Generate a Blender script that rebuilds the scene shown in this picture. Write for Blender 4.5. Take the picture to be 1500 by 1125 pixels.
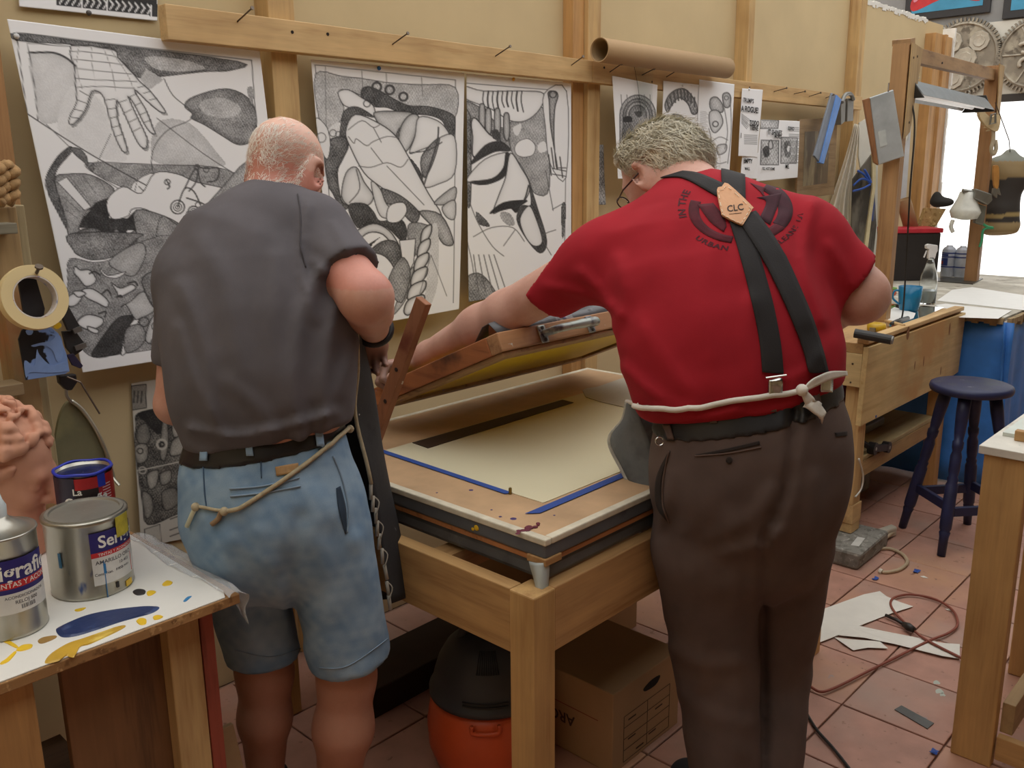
import bpy, math, random
import numpy as np
from mathutils import Vector, Matrix

random.seed(7)
rng = np.random.default_rng(11)
scene = bpy.context.scene
for o in list(bpy.data.objects):
    bpy.data.objects.remove(o)

# ------------------------------------------------------------------ camera
FPX, CX, CY, CAMH = 1315.0, 750.0, 562.5, 1.6
YAW, PITCH, ROLL = [math.radians(a) for a in (43.24, 13.22, -0.615)]
_h = np.array([math.cos(YAW), math.sin(YAW), 0.0])
FW = _h * math.cos(PITCH) + np.array([0, 0, -math.sin(PITCH)])
_r = np.cross(FW, [0, 0, 1]); _r /= np.linalg.norm(_r); _u = np.cross(_r, FW)
RT = _r * math.cos(ROLL) + _u * math.sin(ROLL)
UP = -_r * math.sin(ROLL) + _u * math.cos(ROLL)
CAM = np.array([0, 0, CAMH])
cam = bpy.data.cameras.new('camera'); cam.sensor_width = 36; cam.sensor_fit = 'HORIZONTAL'
cam.lens = FPX * 36 / 1500; cam.clip_start = 0.05
camo = bpy.data.objects.new('camera', cam); scene.collection.objects.link(camo)
m = Matrix.Identity(4)
for i in range(3):
    m[i][0] = RT[i]; m[i][1] = UP[i]; m[i][2] = -FW[i]; m[i][3] = CAM[i]
camo.matrix_world = m
scene.camera = camo

# ------------------------------------------------------------------ light
world = bpy.data.worlds.new('sky'); scene.world = world; world.use_nodes = True
bg = world.node_tree.nodes['Background']
bg.inputs[0].default_value = (1.0, 0.985, 0.96, 1); bg.inputs[1].default_value = 1.55
def area(name, loc, size, power, rot=(0, 0, 0), col=(1, .97, .92)):
    l = bpy.data.lights.new(name, 'AREA'); l.shape = 'RECTANGLE'; l.size, l.size_y = size
    l.energy = power; l.color = col
    o = bpy.data.objects.new(name, l); scene.collection.objects.link(o)
    o.location = loc; o.rotation_euler = rot
    return o
vs = scene.view_settings
vs.view_transform = 'Standard'; vs.look = 'None'; vs.gamma = 1.0; vs.use_curve_mapping = False
vs.exposure = 0.32

# ------------------------------------------------------------------ pixel -> place helpers (photo frame 1500 x 1125)
def ray(x, y): return FW + RT * (x - CX) / FPX - UP * (y - CY) / FPX
def az(x, y, z): d = ray(x, y); return CAM + d * (z - CAMH) / d[2]
def ay(x, y, Y): d = ray(x, y); return CAM + d * Y / d[1]
def ax(x, y, X): d = ray(x, y); return CAM + d * X / d[0]
def ph(x, y, k): d = ray(x, y); return CAM + d * k / (d @ _h)
def prj(P):
    d = np.asarray(P) - CAM; k = d @ FW
    return np.stack([CX + FPX * (d @ RT) / k, CY - FPX * (d @ UP) / k], -1)
def mpp(k): return (k * .9735 + .13) / FPX          # metres per photo pixel near ground distance k

# ------------------------------------------------------------------ materials
def lin(c):
    if isinstance(c, str):
        c = [int(c[i:i + 2], 16) / 255 for i in (0, 2, 4)]
    elif max(c) > 1: c = [v / 255 for v in c]
    return tuple(v / 12.92 if v <= .04045 else ((v + .055) / 1.055) ** 2.4 for v in c)
MATS = {}
def _new(name):
    m = bpy.data.materials.new(name); m.use_nodes = True
    nt = m.node_tree; b = nt.nodes['Principled BSDF']; MATS[name] = m
    return m, nt, b
def _noise(nt, scale, detail=4, vec=None, rough=.55):
    n = nt.nodes.new('ShaderNodeTexNoise'); n.inputs['Scale'].default_value = scale
    n.inputs['Detail'].default_value = detail; n.inputs['Roughness'].default_value = rough
    if vec: nt.links.new(vec, n.inputs['Vector'])
    return n
def _map(nt, scale):
    t = nt.nodes.new('ShaderNodeTexCoord'); mp = nt.nodes.new('ShaderNodeMapping')
    mp.inputs['Scale'].default_value = scale; nt.links.new(t.outputs['Object'], mp.inputs['Vector'])
    return mp.outputs['Vector']
def _ramp(nt, fac, stops):
    r = nt.nodes.new('ShaderNodeValToRGB'); nt.links.new(fac, r.inputs[0])
    e = r.color_ramp.elements
    while len(e) < len(stops): e.new(.5)
    for k, (p, c) in enumerate(stops): e[k].position = p; e[k].color = (*c, 1)
    return r
def _bump(nt, b, h, s, d=.002):
    n = nt.nodes.new('ShaderNodeBump'); n.inputs['Strength'].default_value = s; n.inputs['Distance'].default_value = d
    nt.links.new(h, n.inputs['Height']); nt.links.new(n.outputs[0], b.inputs['Normal'])
def sc(c, k): return tuple(min(1, v * k) for v in c)
def plain(name, col, rough=.6, metal=0, var=.12, scale=14, bump=.15, bscale=None, stretch=(1, 1, 1), spec=None):
    if name in MATS: return MATS[name]
    m, nt, b = _new(name); c = lin(col); v = _map(nt, stretch)
    n = _noise(nt, scale, 5, v)
    r = _ramp(nt, n.outputs['Fac'], [(.28, sc(c, 1 - var * 1.6)), (.72, sc(c, 1 + var))])
    nt.links.new(r.outputs[0], b.inputs['Base Color'])
    b.inputs['Roughness'].default_value = rough; b.inputs['Metallic'].default_value = metal
    if spec is not None: b.inputs['Specular IOR Level'].default_value = spec
    if bump:
        n2 = _noise(nt, bscale or scale * 8, 3, v); _bump(nt, b, n2.outputs['Fac'], bump)
    return m
def spotted(name, base, spots, rough=.7, metal=0, bump=.2, stretch=(1, 1, 1), fine=None):
    """base colour with blotches of other colours: spots = [(colour, scale, threshold, softness)]"""
    if name in MATS: return MATS[name]
    m, nt, b = _new(name); v = _map(nt, stretch)
    n0 = _noise(nt, 9, 5, v); c = lin(base)
    cur = _ramp(nt, n0.outputs['Fac'], [(.3, sc(c, .82)), (.7, sc(c, 1.12))]).outputs[0]
    for k, (col, s, th, so) in enumerate(spots):
        mp = nt.nodes.new('ShaderNodeMapping'); mp.inputs['Location'].default_value = (3.1 * k + 1, 1.7 * k, 5.3 * k)
        nt.links.new(v, mp.inputs['Vector'])
        n = _noise(nt, s, 4, mp.outputs[0]); r = _ramp(nt, n.outputs['Fac'], [(th, (0, 0, 0)), (th + so, (1, 1, 1))])
        mx = nt.nodes.new('ShaderNodeMix'); mx.data_type = 'RGBA'
        nt.links.new(r.outputs[0], mx.inputs['Factor']); nt.links.new(cur, mx.inputs[6]); mx.inputs[7].default_value = (*lin(col), 1)
        cur = mx.outputs[2]
    nt.links.new(cur, b.inputs['Base Color'])
    b.inputs['Roughness'].default_value = rough; b.inputs['Metallic'].default_value = metal
    if bump: _bump(nt, b, _noise(nt, 60, 4, v).outputs['Fac'], bump)
    return m
def wood(name, light, dark, axis='z', rough=.62, ring=26, knots=True, stain=None):
    if name in MATS: return MATS[name]
    m, nt, b = _new(name)
    k = {'x': (.07, 1, 1), 'y': (1, .07, 1), 'z': (1, 1, .07)}[axis]
    v = _map(nt, k)
    n1 = _noise(nt, ring, 3, v); n2 = _noise(nt, ring * 6, 4, v); n3 = _noise(nt, 4, 3, _map(nt, (1, 1, 1)))
    a = nt.nodes.new('ShaderNodeMath'); a.operation = 'MULTIPLY_ADD'; a.inputs[1].default_value = .35
    nt.links.new(n2.outputs['Fac'], a.inputs[0]); nt.links.new(n1.outputs['Fac'], a.inputs[2])
    ds = lambda c: tuple(g_ * (v * .86 + .14 * (c[0] * .3 + c[1] * .6 + c[2] * .1)) for v, g_ in zip(c, (.97, 1.05, .98)))
    L, D = ds(lin(light)), ds(lin(dark))
    r = _ramp(nt, a.outputs[0], [(.42, D), (.62, sc(L, .92)), (.85, sc(L, 1.1))])
    mx = nt.nodes.new('ShaderNodeMix'); mx.data_type = 'RGBA'; mx.blend_type = 'MULTIPLY'
    r3 = _ramp(nt, n3.outputs['Fac'], [(.3, (.72, .66, .6)), (.62, (1, 1, 1))])
    mx.inputs['Factor'].default_value = .7
    nt.links.new(r.outputs[0], mx.inputs[6]); nt.links.new(r3.outputs[0], mx.inputs[7])
    cur = mx.outputs[2]
    if stain:
        for kk, (col, s, th, so) in enumerate(stain):
            mp = nt.nodes.new('ShaderNodeMapping'); mp.inputs['Location'].default_value = (2.1 * kk + 4, 1.3, 2.2 * kk)
            nt.links.new(_map(nt, (1, 1, 1)), mp.inputs['Vector'])
            n = _noise(nt, s, 4, mp.outputs[0]); rr = _ramp(nt, n.outputs['Fac'], [(th, (0, 0, 0)), (th + so, (1, 1, 1))])
            m2 = nt.nodes.new('ShaderNodeMix'); m2.data_type = 'RGBA'
            nt.links.new(rr.outputs[0], m2.inputs['Factor']); nt.links.new(cur, m2.inputs[6]); m2.inputs[7].default_value = (*lin(col), 1)
            cur = m2.outputs[2]
    nt.links.new(cur, b.inputs['Base Color']); b.inputs['Roughness'].default_value = rough
    _bump(nt, b, a.outputs[0], .25, .001)
    return m
def vcol(name, rough=.7, bump=.1, bscale=120, var=0, metal=0, sss=0, spec=None):
    if name in MATS: return MATS[name]
    m, nt, b = _new(name)
    a = nt.nodes.new('ShaderNodeVertexColor'); a.layer_name = 'Col'
    cur = a.outputs[0]
    if var:
        n = _noise(nt, bscale, 4, _map(nt, (1, 1, 1))); r = _ramp(nt, n.outputs['Fac'], [(.3, (1 - var,) * 3), (.7, (1, 1, 1))])
        mx = nt.nodes.new('ShaderNodeMix'); mx.data_type = 'RGBA'; mx.blend_type = 'MULTIPLY'; mx.inputs['Factor'].default_value = 1
        nt.links.new(cur, mx.inputs[6]); nt.links.new(r.outputs[0], mx.inputs[7]); cur = mx.outputs[2]
    nt.links.new(cur, b.inputs['Base Color'])
    b.inputs['Roughness'].default_value = rough; b.inputs['Metallic'].default_value = metal
    if spec is not None: b.inputs['Specular IOR Level'].default_value = spec
    if sss: b.inputs['Subsurface Weight'].default_value = sss; b.inputs['Subsurface Radius'].default_value = (.01, .004, .002)
    if bump: _bump(nt, b, _noise(nt, bscale, 4, _map(nt, (1, 1, 1))).outputs['Fac'], bump, .001)
    return m
def clear(name, col=(1, 1, 1), rough=.05, ior=1.45, alpha=None):
    if name in MATS: return MATS[name]
    m, nt, b = _new(name); b.inputs['Base Color'].default_value = (*col, 1)
    b.inputs['Roughness'].default_value = rough; b.inputs['IOR'].default_value = ior
    if alpha is None: b.inputs['Transmission Weight'].default_value = 1
    else: b.inputs['Alpha'].default_value = alpha
    return m

# ------------------------------------------------------------------ objects
COL = scene.collection
def tag(o, label=None, cat=None, group=None, kind=None):
    if label: o['label'] = label
    if cat: o['category'] = cat
    if group: o['group'] = group
    if kind: o['kind'] = kind
    return o
def thing(name, label, cat, loc, group=None, kind=None):
    o = bpy.data.objects.new(name, None); COL.objects.link(o); o.location = [float(v) for v in loc]
    o.empty_display_size = .05
    return tag(o, label, cat, group, kind)
def wloc(o):
    v = Vector((0, 0, 0))
    while o: v += o.location; o = o.parent
    return np.array(v)
def mk(name, V, F, mat, parent=None, smooth=False, bevel=0, col=None, solid=0, loc=None):
    V = np.asarray(V, float)
    if parent is not None: org = wloc(parent)
    elif loc is not None: org = np.asarray(loc, float)
    else:
        lo, hi = V.min(0), V.max(0); org = np.array([(lo[0] + hi[0]) / 2, (lo[1] + hi[1]) / 2, lo[2]])
    me = bpy.data.meshes.new(name)
    me.from_pydata((V - org).tolist(), [], [list(f) for f in F]) if not isinstance(F, np.ndarray) else _fast(me, V - org, F)
    if smooth: me.polygons.foreach_set('use_smooth', [True] * len(me.polygons))
    if col is not None:
        a = me.color_attributes.new('Col', 'FLOAT_COLOR', 'POINT')
        c = np.ones((len(V), 4), np.float32); c[:, :3] = col; a.data.foreach_set('color', c.ravel())
    me.materials.append(mat); me.update()
    o = bpy.data.objects.new(name, me); COL.objects.link(o)
    if parent is not None: o.parent = parent
    else: o.location = org.tolist()
    if solid:
        s = o.modifiers.new('thickness', 'SOLIDIFY'); s.thickness = solid; s.offset = 0
    if bevel:
        bv = o.modifiers.new('bevel', 'BEVEL'); bv.width = bevel; bv.segments = 2; bv.limit_method = 'ANGLE'; bv.angle_limit = math.radians(40)
    return o
def _fast(me, V, F):
    me.vertices.add(len(V)); me.vertices.foreach_set('co', V.astype(np.float32).ravel())
    n = F.shape[1]
    me.loops.add(F.size); me.loops.foreach_set('vertex_index', F.astype(np.int32).ravel())
    me.polygons.add(len(F)); me.polygons.foreach_set('loop_start', np.arange(0, F.size, n, dtype=np.int32))
    me.update(calc_edges=True); me.validate()
def dup(o, parent=None, loc=None, **kw):
    c = o.copy(); COL.objects.link(c)
    if parent is not None: c.parent = parent
    if loc is not None: c.location = [float(v) for v in loc]
    for k, v in kw.items(): c[k] = v
    return c
def nrm(v): v = np.asarray(v, float); return v / (np.linalg.norm(v) + 1e-12)
def perp(d, hint=(0, 0, 1)):
    d = nrm(d); a = np.cross(hint, d)
    if np.linalg.norm(a) < 1e-4: a = np.cross((1, 0, 0), d)
    a = nrm(a); return a, np.cross(d, a)
def spline(P, n=6, closed=False):
    P = np.asarray(P, float); N = len(P); out = []
    rngk = range(N if closed else N - 1)
    for i in rngk:
        g = (lambda j: P[j % N]) if closed else (lambda j: P[min(max(j, 0), N - 1)])
        p0, p1, p2, p3 = g(i - 1), g(i), g(i + 1), g(i + 2)
        for t in np.arange(n) / n:
            out.append(.5 * (2 * p1 + (p2 - p0) * t + (2 * p0 - 5 * p1 + 4 * p2 - p3) * t * t + (3 * p1 - p0 - 3 * p2 + p3) * t ** 3))
    if not closed: out.append(P[-1])
    return np.array(out)
class B:
    def __init__(s): s.V = []; s.F = []
    def add(s, V, F):
        o = len(s.V); s.V += [tuple(map(float, v)) for v in V]; s.F += [tuple(i + o for i in f) for f in F]; return s
    def box(s, lo, hi):
        (a, b, c), (d, e, f) = lo, hi
        return s.add([(a, b, c), (d, b, c), (d, e, c), (a, e, c), (a, b, f), (d, b, f), (d, e, f), (a, e, f)],
                     [(0, 3, 2, 1), (4, 5, 6, 7), (0, 1, 5, 4), (1, 2, 6, 5), (2, 3, 7, 6), (3, 0, 4, 7)])
    def beam(s, p, q, w, h, side=None):
        p, q = np.asarray(p, float), np.asarray(q, float); d = nrm(q - p)
        if side is None: a, b = perp(d)
        else: a = nrm(np.asarray(side) - d * (np.asarray(side) @ d)); b = np.cross(d, a)
        c = [a * w / 2 * i + b * h / 2 * j for i, j in ((-1, -1), (1, -1), (1, 1), (-1, 1))]
        return s.add([p + k for k in c] + [q + k for k in c], [(0, 3, 2, 1), (4, 5, 6, 7), (0, 1, 5, 4), (1, 2, 6, 5), (2, 3, 7, 6), (3, 0, 4, 7)])
    def tube(s, P, r, n=8, caps=True, closed=False):
        P = np.asarray(P, float); N = len(P); r = np.broadcast_to(np.asarray(r, float), (N,))
        T = np.gradient(P, axis=0) if not closed else np.roll(P, -1, 0) - np.roll(P, 1, 0)
        a, b = perp(T[0], (.1, .2, 1)); V = []; F = []
        for i in range(N):
            t = nrm(T[i]); a = nrm(a - t * (a @ t)); b = np.cross(t, a)
            for k in range(n):
                w = 2 * math.pi * k / n; V.append(P[i] + r[i] * (a * math.cos(w) + b * math.sin(w)))
        for i in range(N if closed else N - 1):
            j = (i + 1) % N
            for k in range(n): F.append((i * n + k, i * n + (k + 1) % n, j * n + (k + 1) % n, j * n + k))
        if caps and not closed: F += [tuple(range(n))[::-1], tuple((N - 1) * n + k for k in range(n))]
        return s.add(V, F)
    def lathe(s, prof, c=(0, 0, 0), n=32, axis=(0, 0, 1), caps=True, sx=None):
        ax_ = nrm(axis); a, b = perp(ax_, (0, 1, .001) if abs(ax_[2]) > .9 else (0, 0, 1)); c = np.asarray(c, float); V = []; F = []
        for (r, z) in prof:
            for k in range(n):
                w = 2 * math.pi * k / n; V.append(c + ax_ * z + r * (a * math.cos(w) + b * math.sin(w)))
        for i in range(len(prof) - 1):
            for k in range(n): F.append((i * n + k, i * n + (k + 1) % n, (i + 1) * n + (k + 1) % n, (i + 1) * n + k))
        if caps: F += [tuple(range(n))[::-1], tuple((len(prof) - 1) * n + k for k in range(n))]
        return s.add(V, F)
    def prism(s, poly, off):
        P = np.asarray(poly, float); off = np.asarray(off, float); n = len(P)
        return s.add(list(P) + list(P + off), [tuple(range(n))[::-1], tuple(range(n, 2 * n))] + [(i, (i + 1) % n, n + (i + 1) % n, n + i) for i in range(n)])
    def grid(s, G):
        G = np.asarray(G, float); a, b = G.shape[:2]
        return s.add(G.reshape(-1, 3), [(i * b + j, i * b + j + 1, (i + 1) * b + j + 1, (i + 1) * b + j) for i in range(a - 1) for j in range(b - 1)])
    def ball(s, c, r, n=12, m=8):
        pr = [(max(1e-4, math.sin(math.pi * i / m)), -math.cos(math.pi * i / m)) for i in range(m + 1)]
        r = np.broadcast_to(np.asarray(r, float), (3,)); V = []; F = []
        for (q, z) in pr:
            for k in range(n): V.append(np.asarray(c) + r * (q * math.cos(2 * math.pi * k / n), q * math.sin(2 * math.pi * k / n), z))
        for i in range(m):
            for k in range(n): F.append((i * n + k, i * n + (k + 1) % n, (i + 1) * n + (k + 1) % n, (i + 1) * n + k))
        return s.add(V, F)
    def mk(s, name, mat, parent=None, **kw): return mk(name, s.V, s.F, mat, parent, **kw)
def thick(G, t, N=None):
    """closed slab from a grid of points; N = offset normal(s)"""
    G = np.asarray(G, float); a, b = G.shape[:2]
    if N is None:
        du = np.gradient(G, axis=0); dv = np.gradient(G, axis=1); N = np.cross(dv, du); N /= np.linalg.norm(N, axis=-1, keepdims=True) + 1e-12
    H = G + np.asarray(N) * t
    V = np.concatenate([G.reshape(-1, 3), H.reshape(-1, 3)]); n = a * b
    idx = np.arange(n).reshape(a, b); F = []
    for i in range(a - 1):
        for j in range(b - 1):
            q = (idx[i, j], idx[i, j + 1], idx[i + 1, j + 1], idx[i + 1, j]); F.append(q[::-1]); F.append(tuple(v + n for v in q))
    bd = list(idx[0, :]) + list(idx[1:, -1]) + list(idx[-1, -2::-1]) + list(idx[-2:0:-1, 0])
    for i in range(len(bd)):
        p, q = bd[i], bd[(i + 1) % len(bd)]; F.append((p, q, q + n, p + n))
    return V, [tuple(int(v) for v in f) for f in F]
_TXT = {}
def text2d(s, size=1.0, bold=0.0, spacing=1.0, align='CENTER'):
    """flat lettering as triangles: (N,2) points, faces; unit = size metres"""
    key = (s, bold, spacing, align)
    if key not in _TXT:
        cu = bpy.data.curves.new('lettering', 'FONT'); cu.body = s; cu.align_x = align; cu.align_y = 'CENTER'; cu.offset = bold; cu.space_character = spacing
        cu.resolution_u = 3
        o = bpy.data.objects.new('lettering', cu); COL.objects.link(o)
        dg = bpy.context.evaluated_depsgraph_get(); e = o.evaluated_get(dg); me = e.to_mesh()
        V = np.array([v.co[:2] for v in me.vertices]).reshape(-1, 2); F = [tuple(p.vertices) for p in me.polygons]
        e.to_mesh_clear(); bpy.data.objects.remove(o); bpy.data.curves.remove(cu); _TXT[key] = (V, F)
    V, F = _TXT[key]; return V * size, F
def flat_text(s, size, c, right, up, mat, parent, name='lettering', off=.0008, bold=.01, spacing=1.0, align='CENTER', mirror=False):
    V, F = text2d(s, size, bold, spacing, align)
    right, up = nrm(right), nrm(up); n = np.cross(right, up)
    P = np.asarray(c) + V[:, :1] * right + V[:, 1:] * up + n * off
    return mk(name, P, F, mat, parent)
def cyl_text(s, size, c, r, ang, z, mat, parent, name='lettering', bold=.01, spacing=1.0, off=.0012, slope=0.0):
    """lettering wrapped on an upright cylinder; ang = centre direction"""
    V, F = text2d(s, size, bold, spacing)
    th = ang + V[:, 0] / r; R = r + off
    P = np.stack([c[0] + R * np.cos(th), c[1] + R * np.sin(th), c[2] + z + V[:, 1] + slope * V[:, 0]], -1)
    return mk(name, P, F, mat, parent)
# ------------------------------------------------------------------ the room
PINE = wood('pine_upright', 'd2a469', 'b07c43', 'z')
PINEX = wood('pine_rail', 'd8a970', 'b9854b', 'x')
PINEY = wood('pine_cross', 'd2a469', 'b07c43', 'y')
PINED = wood('pine_amber_upright', 'c98f4f', 'a2682f', 'z')
PINEDX = wood('pine_amber_x', 'c28a50', '95602f', 'x')
PINEDY = wood('pine_amber_y', 'c28a50', '95602f', 'y')
BOARD = plain('wallboard_paper', 'cdb88f', .85, var=.05, scale=3, bump=.1)
WHITEWALL = plain('white_plaster', 'd9d6cb', .8, var=.05, scale=3)
GREYWALL = plain('grey_plaster', '8f8f8e', .8, var=.12, scale=3)
STEEL = plain('nail_steel', '6a5e54', .45, .8, var=.2, bump=0)

def struct(o): o['kind'] = 'structure'; return o
# floor: mortar bed with terracotta tiles laid on it
floor = struct(B().box((-1.7, -3.1, -.06), (8.7, 6.5, -.004)).mk('floor', plain('mortar', '9c7a68', .9, var=.2, scale=20)))
TILE = spotted('terracotta_tile', 'b28472', [('a88e80', 2.2, .5, .25), ('bd9070', 1.7, .52, .2), ('8e6653', 30, .66, .06), ('8b8c92', 7, .72, .03), ('6e5245', 45, .70, .04)], .55, bump=.12)
_nt = TILE.node_tree; _oi = _nt.nodes.new('ShaderNodeObjectInfo'); _tc = [n for n in _nt.nodes if n.type == 'TEX_COORD'][0]
_vm = _nt.nodes.new('ShaderNodeVectorMath'); _vm.operation = 'MULTIPLY_ADD'; _vm.inputs[1].default_value = (37, 53, 71)
_mps = [l.to_socket for l in list(_nt.links) if l.from_node == _tc]
_nt.links.new(_oi.outputs['Random'], _vm.inputs[0]); _nt.links.new(_tc.outputs['Object'], _vm.inputs[2])
for _s in _mps: _nt.links.new(_vm.outputs[0], _s)
TILES = .30
tb = B().box((-.1472, -.1472, -.004), (.1472, .1472, 0.006))
tile0 = None
inner = []
nx0, ny0 = 2.77 - .15, .95 - .15
for i in range(-9, 20):
    for j in range(-4, 8):
        cxx, cyy = nx0 + i * TILES, ny0 + j * TILES
        q = prj((cxx, cyy, 0)); front = (np.array([cxx, cyy, 0]) - CAM) @ FW
        if cyy > 2.35 or cxx > 8.4: continue
        vis = front > .3 and -150 < q[0] < 1650 and 380 < q[1] < 1320
        if not vis: inner.append((cxx, cyy)); continue
        if tile0 is None:
            tile0 = mk('tile', [(v[0], v[1], v[2]) for v in tb.V], tb.F, TILE, floor, bevel=.003); t = tile0
            fl = wloc(floor); tile0.data.transform(Matrix.Translation(Vector(fl)))
        else: t = dup(tile0)
        t.location = Vector((cxx, cyy, random.uniform(-.0012, .0012))) - Vector(fl)
        t.rotation_euler = (0, 0, random.choice((0, 1, 2, 3)) * math.pi / 2 + random.uniform(-.006, .006))
rest = B()
for (a, b) in inner: rest.box((a - .1455, b - .1455, -.004), (a + .1455, b + .1455, .004))
tag(rest.mk('tile_field', TILE, floor), kind='stuff')

# back partition: board on studs, one rail across
Y0, YS, YR = 2.48, 2.395, 2.352
wall = struct(B().box((-1.7, Y0 + .002, -.01), (7.32, Y0 + .06, 2.3)).mk('wall_back', BOARD))
edges = [-1.7, .35, 1.61, 3.06, 4.33, 5.69, 7.28]
for a, b in zip(edges[:-1], edges[1:]):
    top = 2.62
    B().box((a + .002, Y0 - .012, 0), (b - .002, Y0 + .002, top)).mk('wall_board', BOARD, wall, bevel=.001)
for a, b in ((1.54, 1.628), (3.017, 3.10), (4.30, 4.36), (5.64, 5.727)):
    B().box((a, YS, 0), (b, Y0 - .012, 2.9)).mk('stud', PINE, wall, bevel=.002)
B().box((2.945, YS + .02, 0), (3.015, Y0 - .012, 2.9)).mk('stud', PINED, wall, bevel=.002)
x0, z0 = ay(243, 5, YR)[0], ay(243, 5, YR)[2]
# partition end: doubled planks and torn white board edge
for a, b, dy in ((6.93, 7.08, 0), (7.08, 7.13, -.02), (7.13, 7.32, .012)):
    B().box((a, YS + dy, 0), (b - .003, Y0 - .012, 2.53)).mk('end_plank', PINED, wall, bevel=.002)
tb_ = B()
for k in range(26):
    z = k * .1; d = random.uniform(0, .012)
    tb_.box((7.322, YS - .005 + d, z), (7.345 + random.uniform(0, .008), Y0 + .05, z + .1))
tb_.mk('torn_board_edge', plain('gypsum', 'e8e6df', .9, var=.05), wall)
tb_ = B()
for k in range(60):
    a = 5.75 + k * .02; tb_.box((a, Y0 - .016, 2.612 - random.uniform(0, .02)), (a + .021, Y0 + .05, 2.63 + random.uniform(-.006, .006)))
tb_.mk('torn_board_top', MATS['gypsum'], wall)

# far wall with the bright opening, and the walls behind the camera that close the room
XF = 8.6
ztop = ax(1460, 150, XF)[2]; zsill = ax(1450, 416, XF)[2]; zwb = ax(1445, 108, XF)[2]; zg = ax(1445, 34, XF)[2]
wf = struct(B().box((XF, -3.1, -.01), (XF + .15, .9, zwb)).mk('wall_far', WHITEWALL))
B().box((XF, .9, -.01), (XF + .15, 3.4, zsill)).mk('wall_below_window', WHITEWALL, wf)
B().box((XF, 3.4, -.01), (XF + .15, 6.5, zwb)).mk('wall_beside_window', WHITEWALL, wf)
B().box((XF - .03, -3.1, zwb), (XF + .15, 6.5, zg)).mk('wall_white_band', WHITEWALL, wf)
B().box((XF - .02, -3.1, zg), (XF + .15, 6.5, 4.6)).mk('wall_grey_band', GREYWALL, wf)
B().box((XF - .02, .9, ztop + .06), (XF + .12, 3.4, zwb)).mk('lintel', plain('shaded_lintel_plaster', 'c9c6ba', .8, var=.05), wf, bevel=.004)  # white beam coloured greyer, its slight shade put into the plaster tone
win = struct(thing('window_1', None, None, (XF, 2.15, zsill), kind='structure'))
B().box((XF - .025, .9, ztop), (XF + .02, 3.4, ztop + .06)).mk('window_head', plain('dark_metal', '3c3835', .5, .3), win, bevel=.003)
B().box((XF - .03, .9, zsill - .04), (XF + .1, 3.4, zsill)).mk('window_sill', WHITEWALL, win, bevel=.004)
for yy in (.93, 3.37):
    B().box((XF - .01, yy - .03, zsill), (XF + .06, yy + .03, ztop)).mk('window_jamb', WHITEWALL, win)
B().box((XF + .03, .9, zsill), (XF + .036, 3.4, ztop)).mk('pane', clear('window_glass', (1, 1, 1), .0, 1.02), win)
c = ax(1472, 152, XF - .002); 
flat_text('VENTANA', .035, ax(1472, 158, XF + .028), (0, -1, 0), (0, 0, 1), plain('pale_grey_print', 'b8b8b4', .8), win, 'window_sticker') if False else None
struct(B().box((-1.8, -3.1, -.01), (-1.7, 6.5, 4.6)).mk('wall_left', plain('cream_wall', 'c9b48c', .85)))
struct(B().box((-1.8, -3.2, -.01), (8.75, -3.1, 4.6)).mk('wall_behind', MATS['cream_wall']))
struct(B().box((-1.8, 6.5, -.01), (8.75, 6.6, 4.6)).mk('wall_rear', MATS['cream_wall']))

struct(B().box((-1.8, -3.2, 3.0), (8.75, -.3, 3.08)).mk('ceiling_light_block', plain('light_block_brown', '6f6456', .9)))  # unseen slab added behind the camera to cut low frontal light
MATS['cream_wall'].node_tree.nodes['Principled BSDF'].inputs['Base Color'].default_value = (.3, .25, .18, 1)
# ------------------------------------------------------------------ nail rail on the studs
zt, zb = ay(243, 5, YR)[2], ay(250, 58, YR)[2]
xa, xb = ay(243, 20, YR)[0], ay(1263, 150, YR)[0]
rail = thing('nail_rail', 'long pale pine rail screwed across the wall studs, carrying a row of nails', 'rail', ((xa + xb) / 2, YR, zb))
zt2, zb2 = ay(1233, 138, YR)[2], ay(1260, 161, YR)[2]
xm = 2.99
for p, q in ((xa, xm - .001), (xm + .001, xb)):
    f = lambda x: ((zt + (zt2 - zt) * (x - xa) / (xb - xa)), (zb + (zb2 - zb) * (x - xa) / (xb - xa)))
    (t0, b0), (t1, b1) = f(p), f(q)
    B().add([(p, YR, b0), (q, YR, b1), (q, YS - .001, b1), (p, YS - .001, b0), (p, YR, t0), (q, YR, t1), (q, YS - .001, t1), (p, YS - .001, t0)],
            [(0, 3, 2, 1), (4, 5, 6, 7), (0, 1, 5, 4), (1, 2, 6, 5), (2, 3, 7, 6), (3, 0, 4, 7)]).mk('board', PINEX, rail, bevel=.002)
for (a, b), (c, d) in (((345, 34), (369, 12)), ((572, 67), (597, 49)), ((723, 84), (747, 68)), ((835, 97), (854, 83)), ((891, 107), (910, 94)), ((938, 111), (958, 101)),
                       ((974, 114), (992, 103)), ((1131, 135), (1152, 129)), ((1161, 138), (1179, 134)), ((1183, 142), (1202, 136)), ((1208, 144), (1221, 139))):
    P = ay(a, b, YR + .01); Q = ay(c, d, YR - .075)
    n = B().tube([P, Q], .0022, 6); h = nrm(Q - P)
    n.tube([Q, Q + h * .003], .0055, 8); n.mk('nail', STEEL, rail)
for (a, b) in ((428, 47), (885, 99), (955, 120), (480, 50), (1098, 128)):
    P = ay(a, b, YR); B().tube([P + (0, .002, 0), P - (0, .0012, 0)], .005, 8).mk('screw_head', plain('black_screw', '2a211c', .5, .5), rail)

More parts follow.
